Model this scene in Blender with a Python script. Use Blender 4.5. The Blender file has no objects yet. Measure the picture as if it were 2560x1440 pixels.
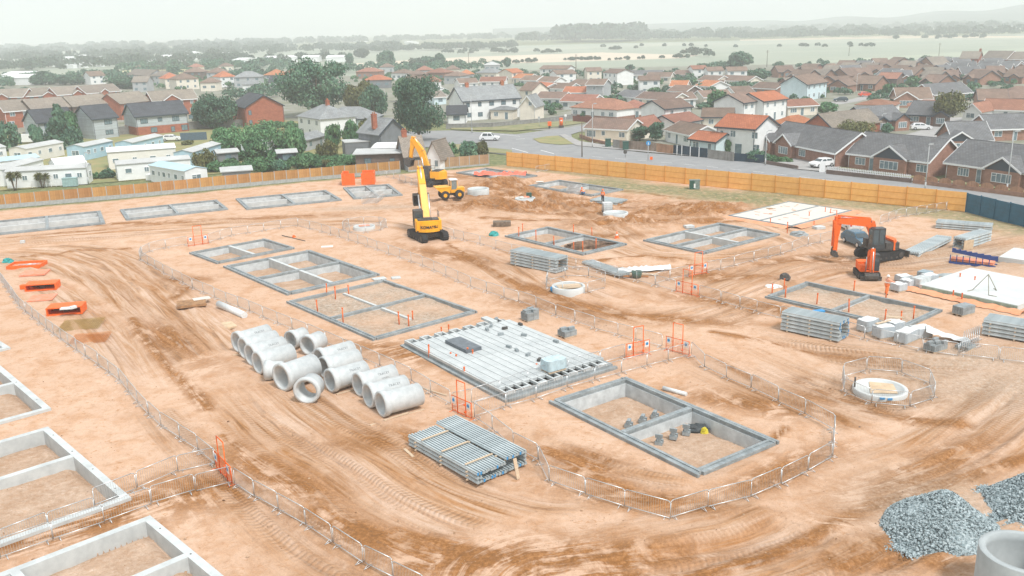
import bpy, math, random, numpy as np
from mathutils import Vector, Matrix
random.seed(7); RNG = np.random.default_rng(11)
S = bpy.context.scene; COL = S.collection
R = math.radians

# ------------------------------------------------------------------ camera, world, sun, exposure
CAMH = 23.5; FPX = 2280.0; PITCH = math.atan((720-72)/FPX); ROLL = R(-1.4)
_f = np.array([0, math.cos(PITCH), -math.sin(PITCH)]); _u0 = np.array([0, math.sin(PITCH), math.cos(PITCH)]); _r0 = np.array([1., 0, 0])
_rt = math.cos(ROLL)*_r0+math.sin(ROLL)*_u0; _up = -math.sin(ROLL)*_r0+math.cos(ROLL)*_u0
cam = bpy.data.cameras.new('camera'); camo = bpy.data.objects.new('camera', cam); COL.objects.link(camo)
cam.sensor_width = 36; cam.lens = 36*FPX/2560; cam.clip_start = .5; cam.clip_end = 30000
camo.matrix_world = Matrix(((_rt[0], _up[0], -_f[0], 0), (_rt[1], _up[1], -_f[1], 0), (_rt[2], _up[2], -_f[2], CAMH), (0, 0, 0, 1)))
S.camera = camo
SUN_EL, SUN_AZ = R(56), R(142)      # azimuth clockwise from +Y
W = bpy.data.worlds.new('World'); S.world = W; W.use_nodes = True
nt = W.node_tree; bg = nt.nodes['Background']
sky = nt.nodes.new('ShaderNodeTexSky'); sky.sky_type = 'NISHITA'; sky.sun_disc = False
sky.sun_elevation = SUN_EL; sky.sun_rotation = SUN_AZ; sky.air_density = 1.0; sky.dust_density = 6.0; sky.ozone_density = 1.0
hs = nt.nodes.new('ShaderNodeHueSaturation'); hs.inputs['Saturation'].default_value = .22
mxw = nt.nodes.new('ShaderNodeMix'); mxw.data_type = 'RGBA'; mxw.inputs[0].default_value = .72
mxw.inputs[7].default_value = (11.6, 12.5, 13.1, 1)        # the even cloud layer, in the sky texture's own units
nt.links.new(sky.outputs[0], hs.inputs['Color']); nt.links.new(hs.outputs[0], mxw.inputs[6])
nt.links.new(mxw.outputs[2], bg.inputs['Color']); bg.inputs['Strength'].default_value = .10
sl = bpy.data.lights.new('sun', 'SUN'); sl.energy = 3.5; sl.angle = R(10); sl.color = (1, .97, .93)
so = bpy.data.objects.new('sun', sl); COL.objects.link(so)
sd = Vector((math.sin(SUN_AZ)*math.cos(SUN_EL), math.cos(SUN_AZ)*math.cos(SUN_EL), math.sin(SUN_EL)))
so.rotation_euler = sd.to_track_quat('Z', 'Y').to_euler(); so.location = (0, 0, 200)
S.view_settings.view_transform = 'Standard'; S.view_settings.look = 'None'; S.view_settings.exposure = -0.06; S.view_settings.gamma = 1
S.cycles.max_bounces = 7; S.cycles.diffuse_bounces = 3; S.cycles.glossy_bounces = 2; S.cycles.transparent_max_bounces = 8
S.cycles.volume_bounces = 5; S.cycles.use_denoising = True

def G(x, y, z=0.0):
    """point of the plane at height z seen at photo pixel x, y"""
    d = _f*FPX+_rt*(x-1280)-_up*(y-720)
    t = (z-CAMH)/d[2]
    return np.array([d[0]*t, d[1]*t])
def ppm(x, y):          # photo pixels per metre at a ground point
    g = G(x, y); return FPX/math.sqrt(g[0]**2+g[1]**2+CAMH**2)*1.0
def hgt(x, yb, yt):     # height of something standing at x,yb whose top shows at yt
    g = G(x, yb); lo, hi = 0, 60
    for _ in range(40):
        m = (lo+hi)/2; q = np.array([g[0], g[1], m-CAMH]); v = 720-FPX*(q@_up)/(q@_f)
        if v > yt: lo = m
        else: hi = m
    return lo

# ------------------------------------------------------------------ materials
MATS = {}
def mat(name, col, rough=.8, var=.12, scale=3., metal=0., col2=None, bump=0., bscale=None, spec=.3, kind='noise', stretch=None, detail=4, objrand=0., emit=None):
    if name in MATS: return MATS[name]
    m = bpy.data.materials.new(name); m.use_nodes = True; n = m.node_tree; L = n.links; N = n.nodes
    b = N['Principled BSDF']; b.inputs['Roughness'].default_value = rough; b.inputs['Metallic'].default_value = metal
    b.inputs['Specular IOR Level'].default_value = spec
    tc = N.new('ShaderNodeTexCoord'); mp = N.new('ShaderNodeMapping'); L.new(tc.outputs['Object'], mp.inputs[0])
    if stretch: mp.inputs['Scale'].default_value = stretch
    nz = N.new('ShaderNodeTexNoise'); nz.inputs['Scale'].default_value = scale; nz.inputs['Detail'].default_value = detail
    nz.inputs['Roughness'].default_value = .62
    L.new(mp.outputs[0], nz.inputs['Vector'])
    c2 = col2 or tuple(c*(1-2.2*var) for c in col); c1 = col if col2 else tuple(min(1, c*(1+var)) for c in col)
    rp = N.new('ShaderNodeValToRGB'); rp.color_ramp.elements[0].position = .32; rp.color_ramp.elements[1].position = .68
    rp.color_ramp.elements[0].color = (*c2, 1); rp.color_ramp.elements[1].color = (*c1, 1)
    L.new(nz.outputs[0], rp.inputs[0]); out = rp.outputs[0]; hgtn = nz.outputs[0]
    if kind in ('brick', 'tile', 'plank', 'block', 'slat'):
        bt = N.new('ShaderNodeTexBrick'); mp2 = N.new('ShaderNodeMapping'); L.new(tc.outputs['UV'], mp2.inputs[0]); L.new(mp2.outputs[0], bt.inputs['Vector'])
        bt.inputs['Scale'].default_value = 1
        wv = {'brick': (.45, .15, .02), 'tile': (.5, .34, .035), 'plank': (.15, 3.2, .012), 'block': (.45, .225, .015), 'slat': (30, .16, .02)}[kind]
        bt.inputs['Brick Width'].default_value = wv[0]; bt.inputs['Row Height'].default_value = wv[1]; bt.inputs['Mortar Size'].default_value = wv[2]
        bt.inputs['Mortar Smooth'].default_value = .3
        bt.inputs['Color1'].default_value = (1, 1, 1, 1); bt.inputs['Color2'].default_value = (.78, .76, .74, 1)
        k = {'brick': .9, 'tile': .55, 'plank': .55, 'block': .7, 'slat': .7}[kind]; bt.inputs['Mortar'].default_value = (k, k, k, 1)
        mm = N.new('ShaderNodeMix'); mm.data_type = 'RGBA'; mm.blend_type = 'MULTIPLY'; mm.inputs[0].default_value = 1
        L.new(out, mm.inputs[6]); L.new(bt.outputs[0], mm.inputs[7]); out = mm.outputs[2]; hgtn = bt.outputs[0]
        bump = bump or .3
    if objrand:
        oi = N.new('ShaderNodeObjectInfo'); mr = N.new('ShaderNodeMapRange'); mr.inputs[3].default_value = 1-objrand; mr.inputs[4].default_value = 1+objrand
        L.new(oi.outputs['Random'], mr.inputs[0]); h2 = N.new('ShaderNodeHueSaturation'); L.new(out, h2.inputs['Color']); L.new(mr.outputs[0], h2.inputs['Value'])
        h3 = N.new('ShaderNodeMapRange'); h3.inputs[3].default_value = .5-objrand*.04; h3.inputs[4].default_value = .5+objrand*.04
        ma = N.new('ShaderNodeMath'); ma.operation = 'FRACT'; mu = N.new('ShaderNodeMath'); mu.operation = 'MULTIPLY'; mu.inputs[1].default_value = 7.3
        L.new(oi.outputs['Random'], mu.inputs[0]); L.new(mu.outputs[0], ma.inputs[0]); L.new(ma.outputs[0], h3.inputs[0]); L.new(h3.outputs[0], h2.inputs['Hue'])
        out = h2.outputs[0]
    L.new(out, b.inputs['Base Color'])
    if bump:
        bp = N.new('ShaderNodeBump'); bp.inputs['Strength'].default_value = bump; bp.inputs['Distance'].default_value = .03
        L.new(hgtn, bp.inputs['Height']); L.new(bp.outputs[0], b.inputs['Normal'])
    MATS[name] = m; return m

# ------------------------------------------------------------------ mesh helpers
class MB:
    def __init__(s): s.v = []; s.f = []; s.uv = []; s.sm = []
    def face(s, pts, uv=None, smooth=False):
        i = len(s.v); s.v += [tuple(p) for p in pts]; s.f.append(tuple(range(i, i+len(pts))))
        if uv is None:
            p = [Vector(q) for q in pts]; n = (p[1]-p[0]).cross(p[2]-p[1])
            if n.length < 1e-9 and len(p) > 3: n = (p[2]-p[0]).cross(p[3]-p[0])
            n.normalize() if n.length else None
            if abs(n.z) > .93: uv = [(q.x, q.y) for q in p]
            else:
                t = Vector((-n.y, n.x, 0)).normalized(); w = n.cross(t); uv = [(q.dot(t), q.dot(w)) for q in p]
        s.uv.append(uv); s.sm.append(smooth); return s
    def box(s, x0, y0, z0, x1, y1, z1, M=None):
        P = [(x0, y0, z0), (x1, y0, z0), (x1, y1, z0), (x0, y1, z0), (x0, y0, z1), (x1, y0, z1), (x1, y1, z1), (x0, y1, z1)]
        return s.hexa(P, M)
    def hexa(s, P, M=None):
        if M is not None: P = [M @ Vector(p) for p in P]
        for q in ((0, 3, 2, 1), (4, 5, 6, 7), (0, 1, 5, 4), (1, 2, 6, 5), (2, 3, 7, 6), (3, 0, 4, 7)): s.face([P[i] for i in q])
        return s
    def bx(s, c, d, rz=0, rx=0, ry=0):
        M = Matrix.Translation(c) @ Matrix.Rotation(rz, 4, 'Z') @ Matrix.Rotation(ry, 4, 'Y') @ Matrix.Rotation(rx, 4, 'X')
        return s.box(-d[0]/2, -d[1]/2, -d[2]/2, d[0]/2, d[1]/2, d[2]/2, M)
    def prism(s, prof, a0, a1, axis='y', M=None):
        """closed profile extruded from a0 to a1; prof in (x,z) for axis y, (y,z) for axis x, (x,y) for axis z"""
        def P(p, a):
            q = {'y': (p[0], a, p[1]), 'x': (a, p[0], p[1]), 'z': (p[0], p[1], a)}[axis]
            return M @ Vector(q) if M is not None else q
        n = len(prof); A = [P(p, a0) for p in prof]; B = [P(p, a1) for p in prof]
        area = sum(prof[i][0]*prof[(i+1) % n][1]-prof[(i+1) % n][0]*prof[i][1] for i in range(n))
        fl = (area > 0) == (a1 > a0)
        if axis == 'y': fl = not fl
        if not fl: A, B = B, A
        s.face(A[::-1]); s.face(B)
        for i in range(n): s.face([A[i], A[(i+1) % n], B[(i+1) % n], B[i]])
        return s
    def tube(s, p0, p1, r, n=8, r1=None, caps=True, smooth=True):
        p0 = Vector(p0); p1 = Vector(p1); d = p1-p0
        if d.length < 1e-6: return s
        z = d.normalized(); x = z.orthogonal().normalized(); y = z.cross(x); r1 = r if r1 is None else r1
        A = [p0+(x*math.cos(6.28318*i/n)+y*math.sin(6.28318*i/n))*r for i in range(n)]
        B = [p1+(x*math.cos(6.28318*i/n)+y*math.sin(6.28318*i/n))*r1 for i in range(n)]
        for i in range(n): s.face([A[i], A[(i+1) % n], B[(i+1) % n], B[i]], smooth=smooth)
        if caps: s.face(A[::-1]); s.face(B)
        return s
    def path(s, pts, r, n=6):
        for a, b in zip(pts, pts[1:]): s.tube(a, b, r, n)
        return s
    def lathe(s, prof, n=24, M=None):
        for (r0, z0), (r1, z1) in zip(prof, prof[1:]):
            for i in range(n):
                a, b = 6.28318531*i/n, 6.28318531*(i+1)/n
                P = [(r0*math.cos(a), r0*math.sin(a), z0), (r0*math.cos(b), r0*math.sin(b), z0), (r1*math.cos(b), r1*math.sin(b), z1), (r1*math.cos(a), r1*math.sin(a), z1)]
                if r0 < 1e-6: P = P[1:]
                elif r1 < 1e-6: P = P[:3]
                if M is not None: P = [M @ Vector(p) for p in P]
                s.face(P, smooth=True)
        return s
    def mesh(s, name, m):
        me = bpy.data.meshes.new(name); me.from_pydata(s.v, [], s.f)
        ul = me.uv_layers.new(name='UVMap'); flat = [c for u in s.uv for p in u for c in (p[0], p[1])]
        ul.data.foreach_set('uv', flat); me.polygons.foreach_set('use_smooth', s.sm); me.materials.append(m)
        if any(s.sm):
            import bmesh
            b = bmesh.new(); b.from_mesh(me); bmesh.ops.remove_doubles(b, verts=b.verts, dist=1e-4); b.to_mesh(me); b.free()
        me.update(); return me
    def build(s, name, m, parent=None):
        return put(name, s.mesh(name, m), parent)
def put(name, me, parent=None, loc=(0, 0, 0), rz=0, sc=None):
    o = bpy.data.objects.new(name, me); COL.objects.link(o); o.parent = parent; o.location = loc; o.rotation_euler = (0, 0, rz)
    if sc: o.scale = sc
    return o
def tag(o, label=None, cat=None, group=None, kind=None):
    if label: o['label'] = label
    if cat: o['category'] = cat
    if group: o['group'] = group
    if kind or cat: o['kind'] = kind or 'thing'
    return o
def thing(name, label, cat, loc=(0, 0, 0), rz=0, group=None):
    o = bpy.data.objects.new(name, None); COL.objects.link(o); o.location = loc if len(loc) == 3 else (loc[0], loc[1], 0)
    o.rotation_euler = (0, 0, rz); o.empty_display_size = .2
    return tag(o, label, cat, group)
KIDS = {}
def dup(root, loc, rz=0, label=None, group=None, sc=None):
    r = root.copy(); COL.objects.link(r); r.location = loc if len(loc) == 3 else (loc[0], loc[1], 0); r.rotation_euler = (0, 0, rz)
    if sc: r.scale = sc
    if label: r['label'] = label
    if group: r['group'] = group
    def rec(src, dst):
        for ch in KIDS[src.name]:
            c = ch.copy(); COL.objects.link(c); c.parent = dst
            if ch.name in KIDS: rec(ch, c)
    if root.name not in KIDS: reg(root)
    rec(root, r); return r
def reg(o):
    KIDS[o.name] = list(o.children)
    for c in o.children:
        if len(c.children): reg(c)
ORD = ['first', 'second', 'third', 'fourth', 'fifth', 'sixth', 'seventh', 'eighth', 'ninth', 'tenth', 'eleventh', 'twelfth', 'thirteenth', 'fourteenth', 'fifteenth', 'sixteenth', 'seventeenth', 'eighteenth', 'nineteenth', 'twentieth']
def ang(a, b): return math.atan2(b[1]-a[1], b[0]-a[0])
# ------------------------------------------------------------------ foundations laid out (corners seen at their top)
def rect(L, T, Rr, B, z=.15):
    q = [G(*p, z) for p in (L, T, Rr, B)]; c = sum(q)/4
    a = ((q[1]-q[0])+(q[2]-q[3]))/2; b = ((q[0]-q[3])*-1+(q[2]-q[1]))/2     # a: L->T, b: L->B
    th = math.atan2(b[1], b[0]); ua = np.array([math.cos(th), math.sin(th)]); va = np.array([-ua[1], ua[0]])
    return dict(c=c, u=ua, v=va, lu=float(np.linalg.norm(b)), lv=float(abs(a@va)), th=th)
FND = []   # u runs from the far-left edge to the near-right edge, v from the near-left side to the far-right side
def F(lab, q, us=(), vs=(), pit=.85, w=.5, style='block', h=.0, hv=0., part=None, zt=.15): FND.append(dict(lab=lab, r=rect(*q, z=zt), us=us, vs=vs, pit=pit, w=w, style=style, zt=zt, part=part, vl=hv))
F('grey block foundation with small block piles inside, nearest the camera on the right', ((1371, 999), (1566, 940), (1950, 1100), (1743, 1185)), us=(.5,), pit=.8)
F('small two-bay grey foundation at the left end of the fenced central plot', ((470, 628), (665, 596), (738, 617), (540, 655)), vs=(.5,), pit=.6, w=.35)
F('four-bay grey foundation behind the one filled with rubble and orange pipes', ((555, 660), (778, 626), (955, 683), (712, 733)), us=(.5,), vs=(.5,), pit=.85)
F('shallow foundation filled with rubble, with seven orange pipes standing in it', ((714, 751), (962, 697), (1197, 777), (929, 844)), us=(.5,), pit=.12, w=.38)
F('four-bay grey foundation in front of the white insulated floor', ((1609, 598), (1797, 555), (1950, 583), (1760, 631)), us=(.5,), vs=(.5,), pit=.7)
F('foundation with orange pipes and a dark heap of earth in its right bay', ((1262, 587), (1370, 565), (1567, 607), (1458, 634)), us=(.5,), pit=.45)
F('shallow rubble-filled foundation beside the orange mini digger', ((1910, 737), (2020, 703), (2365, 773), (2250, 817)), us=(.5,), pit=.16, w=.4)
F('grey foundation nearest the photo left edge in the row along the timber fence', ((-30, 586), (-28, 553), (250, 525), (264, 556)), us=(.5,), vs=(.5,), pit=.8)
F('second grey foundation from the left in the row along the timber fence', ((313, 548), (301, 522), (542, 498), (570, 520)), us=(.5,), vs=(.5,), pit=.8)
F('grey foundation third from the left in the row along the timber fence', ((618, 521), (587, 495), (812, 474), (857, 497)), us=(.5,), vs=(.5,), pit=.8)
F('grey foundation just in front of the orange trench boxes by the fence', ((890, 493), (852, 469), (955, 459), (1025, 485)), us=(.5,), vs=(.5,), pit=.6)
F('far grey foundation with orange safety mesh along its near side', ((1140, 430), (1217, 418), (1340, 437), (1270, 450)), us=(.5,), pit=.45)
F('grey foundation near the far fence with the stack of barriers at its near side', ((1320, 463), (1397, 448), (1548, 470), (1490, 489)), us=(.5,), pit=.6)
F('two-bay floor of white insulation inside a grey block edge', ((1817, 538), (1972, 502), (2132, 525), (1980, 565)), us=(.5,), pit=-.02, w=.35)
# the pale precast beam foundations at the left, laid out from their top corner
def F2(lab, T, Rr, lv, us, vs, **k):
    t, r = G(*T, .15), G(*Rr, .15); b = r-t; lu = float(np.linalg.norm(b)); u = b/lu; v = np.array([-u[1], u[0]])
    if v[1] > 0 and False: pass
    c = t+b/2-v*lv/2
    FND.append(dict(lab=lab, r=dict(c=c, u=u, v=v, lu=lu, lv=lv, th=math.atan2(u[1], u[0])), us=us, vs=vs, pit=.5, w=.42, style='beam', zt=.15, part=None, vl=0))
_a = G(375, 1288, .15); _b = G(560, 1440, .15); _d = (_b-_a)/np.linalg.norm(_b-_a); _e = _a+_d*13.2
def PX(w, z=.15):
    q = np.array([w[0], w[1], z-CAMH]); return (1280+FPX*(q@_rt)/(q@_f), 720-FPX*(q@_up)/(q@_f))
F2('pale precast beam foundation in the bottom corner, nearest the camera', (375, 1288), PX(_e), 11.2, (.37,), (.42,))
F2('pale precast beam foundation crossed by two runs of barriers', (120, 1066), (328, 1243), 11.2, (.42,), (.42,))
F2('pale precast beam foundation half out of the photo, behind the other two pale ones', (-60, 862), (128, 1020), 11.2, (.62,), (.42,))
F2('end of a pale precast beam foundation at the photo edge beside the barriers', (-150, 760), (26, 868), 11.2, (.5,), (.42,))

# ------------------------------------------------------------------ ground
GX0, GX1, GY0, GY1, GS = -92., 74., 28., 174., .2
def vnoise(x, y, sc, seed, oct=4, rough=.5):
    out = np.zeros_like(x); amp = 1; tot = 0
    for o in range(oct):
        rg = np.random.default_rng(seed+o*13); n = 257; lat = rg.random((n, n))
        fx, fy = x*sc+50, y*sc+50; ix = np.floor(fx).astype(int); iy = np.floor(fy).astype(int); tx, ty = fx-ix, fy-iy
        tx = tx*tx*(3-2*tx); ty = ty*ty*(3-2*ty); ix %= 256; iy %= 256
        v = (lat[ix, iy]*(1-tx)+lat[ix+1, iy]*tx)*(1-ty)+(lat[ix, iy+1]*(1-tx)+lat[ix+1, iy+1]*tx)*ty
        out += v*amp; tot += amp; amp *= rough; sc *= 2.03
    return out/tot
gx = np.arange(GX0, GX1+.01, GS); gy = np.arange(GY0, GY1+.01, GS)
XX, YY = np.meshgrid(gx, gy); NX, NY = len(gx), len(gy)
TR = [  # wheel tracks: points of the photo they run through, half width in metres, depth
 ([(-150, 640), (60, 625), (220, 650), (340, 760), (480, 900), (640, 1050), (800, 1180), (960, 1300), (1150, 1380), (1400, 1420), (1700, 1400), (2000, 1300), (2250, 1170), (2640, 1040)], 7.5, 1.),
 ([(600, 930), (760, 1080), (900, 1150), (1050, 1260), (1300, 1335), (1600, 1355), (1900, 1290), (2120, 1150), (2350, 1050), (2640, 990)], 5, .8),
 ([(1090, 560), (1230, 640), (1400, 745), (1600, 815), (1850, 870), (2100, 910), (2640, 960)], 6, 1.),
 ([(-100, 612), (300, 580), (600, 560), (900, 545), (1050, 555), (1130, 590)], 5, .8),
 ([(1050, 520), (1180, 490), (1350, 520), (1550, 545), (1750, 530), (1900, 505), (2060, 500)], 9, 1.5),
 ([(1560, 810), (1740, 780), (1880, 710), (2050, 655), (2200, 665), (2330, 650), (2640, 590)], 6, .8),
 ([(1760, 870), (1930, 950), (2080, 1010), (2250, 1060), (2640, 1060)], 5.5, 1.1),
 ([(1230, 1075), (1400, 1150), (1560, 1215), (1750, 1240), (1880, 1205), (1990, 1130), (1980, 1060)], 2.6, 1.0),
 ([(1230, 600), (1330, 640), (1500, 680), (1680, 740)], 3.5, .7),
 ([(1700, 1500), (1900, 1400), (2080, 1330), (2200, 1300), (2400, 1150)], 5, 1.1),
 ([(1130, 460), (1240, 455), (1400, 510), (1640, 600)], 5, 1.1),
 ([(1100, 620), (1200, 640), (1330, 720), (1500, 800), (1660, 830)], 3, 1.2),
 ([(1250, 560), (1500, 560), (1600, 640), (1850, 640), (2060, 590)], 4, .9),
 ([(2640, 1110), (2400, 1180), (2200, 1250), (2000, 1360), (1700, 1440), (1400, 1480)], 6, 1.3),
 ([(2640, 930), (2400, 1130), (2230, 1200), (2090, 1230)], 4, .9),
 ([(380, 1000), (300, 870), (180, 740), (60, 690)], 2.2, .8),
 ([(1850, 545), (2000, 600), (2060, 640)], 3, .8),
]
fs = XX*.8+YY*.6; fd = YY*.8-XX*.6; trk = np.zeros_like(XX); strg = np.zeros_like(XX)
for ti, (pp, hw, dep) in enumerate(TR):
    P = np.array([G(*p) for p in pp]); K = np.full(XX.shape, 9.); fsi = np.zeros_like(XX); fdi = np.zeros_like(XX)
    for _ in range(3):      # smooth the line
        Q = [P[0]]
        for a, b in zip(P[:-1], P[1:]): Q += [a*.75+b*.25, a*.25+b*.75]
        Q.append(P[-1]); P = np.array(Q)
    s0 = 0
    for a, b in zip(P[:-1], P[1:]):
        L = np.linalg.norm(b-a); u = (b-a)/L; m = hw*1.6
        i0, i1 = np.searchsorted(gx, [min(a[0], b[0])-m, max(a[0], b[0])+m]); j0, j1 = np.searchsorted(gy, [min(a[1], b[1])-m, max(a[1], b[1])+m])
        if i1 > i0 and j1 > j0:
            sl_ = (slice(j0, j1), slice(i0, i1)); X, Y = XX[sl_]-a[0], YY[sl_]-a[1]
            t = np.clip(X*u[0]+Y*u[1], 0, L); dx, dy = X-u[0]*t, Y-u[1]*t; d = np.hypot(dx, dy); sg = np.sign(u[0]*dy-u[1]*dx)
            k = d/hw; bt = k < K[sl_]; K[sl_] = np.where(bt, k, K[sl_]); fsi[sl_] = np.where(bt, s0+t+ti*40, fsi[sl_]); fdi[sl_] = np.where(bt, d*sg+ti*17, fdi[sl_])
        s0 += L
    own = np.clip(2.2-K*2.2, 0, 1); own = own*own*(3-2*own)*np.clip((fsi-ti*40)/9, 0, 1)*np.clip((s0-(fsi-ti*40))/9, 0, 1); fade = np.clip((K-1)/.22, 0, 1)
    trk = np.where(K < 1, own, trk*fade); fs = np.where(K < 1, fsi, fs); fd = np.where(K < 1, fdi, fd); strg = np.where(K < 1, dep, strg)
wob = (vnoise(fs, fs*0, .05, 3, 2)-.5)*2.5
n1 = vnoise(fd*1.0+wob, fs*.03, .9, 21, 3); n2 = vnoise(fd, fs*.12, 1.4, 31, 3)
big = vnoise(XX, YY, .12, 5, 4); med = vnoise(XX, YY, .7, 8, 3)
ZZ = (big-.5)*.22+(med-.5)*.07
rut = (n1-.5)*.8*strg+(n2-.5)*.42*strg
ZZ = ZZ*(1-.4*trk)+trk*rut-.03*trk
# churned earth around the two yellow diggers
def blob(px, py, rx, ry, rot=0):
    c = G(px, py); dx, dy = XX-c[0], YY-c[1]; ca, sa = math.cos(rot), math.sin(rot)
    q = ((dx*ca+dy*sa)/rx)**2+((-dx*sa+dy*ca)/ry)**2
    return np.exp(-q*1.2)
dark = np.zeros_like(XX); grass = np.zeros_like(XX); gravel = np.zeros_like(XX)
for b_ in ((1265, 470, 11, 4.5), (1400, 515, 16, 4), (1560, 560, 9, 2.5), (1220, 520, 9, 3), (1700, 535, 12, 3), (1300, 490, 8, 3), (1750, 520, 8, 3)):
    k = blob(*b_); ZZ += k*(vnoise(XX, YY*1.8, .40, 77, 5)-.42)*1.9; dark = np.maximum(dark, k*.9)
for px, py, rx, ry, h in ((1262, 462, 5.5, 2.0, 1.1), (1190, 478, 3, 1.6, .5), (1340, 512, 6, 1.2, .5), (1240, 445, 3, 1.5, .6), (1500, 555, 5, 1, .35), (1610, 650, 5, .8, .35), (1690, 655, 4, .8, .3)):
    ZZ += blob(px, py, rx, ry)*h*(.6+.8*vnoise(XX, YY, .8, 9, 3))
for b_ in ((1480, 590, 8, 1.5), (1800, 690, 9, 2.5, -.3), (1990, 650, 9, 2.2, .4), (1640, 795, 10, 1.6, -.3), (1130, 640, 8, 2.5, -.7), (700, 1190, 8, 2, -.7), (430, 850, 9, 2, -.9), (1000, 1100, 6, 2), (1500, 1390, 9, 1.8), (2330, 1170, 9, 2, .6), (1330, 505, 16, 5), (1180, 440, 9, 5), (1750, 530, 14, 5), (540, 1225, 5, 3), (300, 1270, 9, 2.2, .35), (120, 1330, 8, 2, .35), (1450, 1155, 4, 2, -.5), (1640, 1250, 6, 1.6, -.3), (1880, 1010, 6, 1.6, -.5), (2120, 990, 7, 2.5, -.1), (1430, 770, 7, 2, -.4), (1860, 760, 9, 2.2, -.5), (870, 1330, 6, 1.8, -.6), (1200, 1400, 9, 2.5), (1950, 1180, 6, 1.5, .6), (1000, 880, 6, 2, -.6), (1250, 490, 8, 4), (300, 560, 20, 1.5, .1), (650, 545, 14, 1.3, .1), (2100, 650, 6, 3), (470, 700, 3, 1.5), (2250, 1380, 5, 2)):
    dark = np.maximum(dark, blob(*b_)*.8)
dark = np.clip(dark*1.4, 0, 1)
ridge = 1-np.abs(vnoise(XX*.8, YY*2.2, .55, 91, 4)-.5)*6; churn = np.maximum.reduce([blob(1330, 505, 17, 6), blob(1750, 532, 15, 5), blob(1540, 560, 12, 4)]); ZZ += churn*np.clip(ridge, 0, 1)*.32
# grass strips by the fences
def strip(arr, pts, wd, val=1., seed=1):
    P = [G(*p) for p in pts]; D = np.full(XX.shape, 99.)
    for a, b in zip(P, P[1:]):
        L = np.linalg.norm(b-a); u = (b-a)/L; t = np.clip((XX-a[0])*u[0]+(YY-a[1])*u[1], 0, L)
        D = np.minimum(D, np.hypot(XX-a[0]-u[0]*t, YY-a[1]-u[1]*t))
    k = np.clip(1.5-D/(wd*(.5+vnoise(XX, YY, .35, seed, 3))), 0, 1)
    np.maximum(arr, k*val, out=arr)
strip(grass, [(-300, 550), (0, 522), (355, 492), (640, 464), (1020, 431), (1242, 412)], 1.5, 1., 4)
strip(grass, [(1250, 415), (1497, 441), (1560, 450)], 1.6, .7, 5)
strip(grass, [(1500, 455), (1620, 470), (1720, 480), (1900, 500)], 4.2, .85, 6)
strip(grass, [(1900, 484), (2120, 506), (2411, 540), (2660, 585)], 4.0, .75, 7)
for pts, wd in (([(1000, 1325), (1120, 1365), (1250, 1398), (1420, 1412), (1600, 1408)], .45), ([(800, 1285), (930, 1340), (1050, 1375), (1180, 1430)], .8), ([(1370, 1125), (1440, 1160), (1520, 1205), (1600, 1238)], .6), ([(1300, 715), (1400, 745), (1500, 770), (1570, 795)], .8), ([(2020, 955), (2120, 1000), (2250, 1045), (2400, 1062)], .7), ([(1800, 905), (1900, 960), (2000, 1010), (2110, 1050)], .35),
    ([(1130, 515), (1250, 528), (1400, 535), (1520, 530)], .9), ([(1210, 545), (1330, 550), (1450, 552)], .7), ([(1540, 525), (1700, 520), (1900, 528)], .8), ([(1580, 548), (1720, 555), (1860, 552)], .9), ([(0, 596), (250, 575), (450, 556), (700, 545)], .35), ([(60, 642), (200, 628), (330, 622)], .4), ([(1120, 610), (1200, 660), (1300, 712)], .4), ([(1640, 648), (1700, 655), (1760, 668)], .6), ([(1500, 655), (1560, 645), (1620, 640)], .5),
    ([(2640, 1120), (2400, 1200), (2200, 1255), (2060, 1320), (1900, 1390), (1700, 1440)], .4), ([(2100, 1400), (2250, 1350), (2330, 1400)], .8), ([(1780, 830), (1900, 850), (2040, 880), (2300, 905)], .35), ([(1150, 1450), (1400, 1440), (1600, 1450)], .8), ([(560, 1090), (680, 1180), (780, 1250)], .35), ([(330, 800), (420, 920), (520, 1020)], .4), ([(1250, 470), (1330, 480), (1420, 500)], 1.0), ([(1560, 478), (1640, 488), (1720, 500)], .5), ([(1860, 770), (1950, 780), (2040, 800)], .6), ([(430, 700), (470, 712), (440, 745)], .5), ([(1830, 1140), (1900, 1120), (1960, 1075)], .3)):
    strip(dark, pts, wd*1.3, 1., 11); bb = np.zeros_like(XX); strip(bb, pts, wd*1.6, 1., 12); ZZ += bb*.16*(vnoise(XX, YY, 1.1, 14, 3)-.25)
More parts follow.
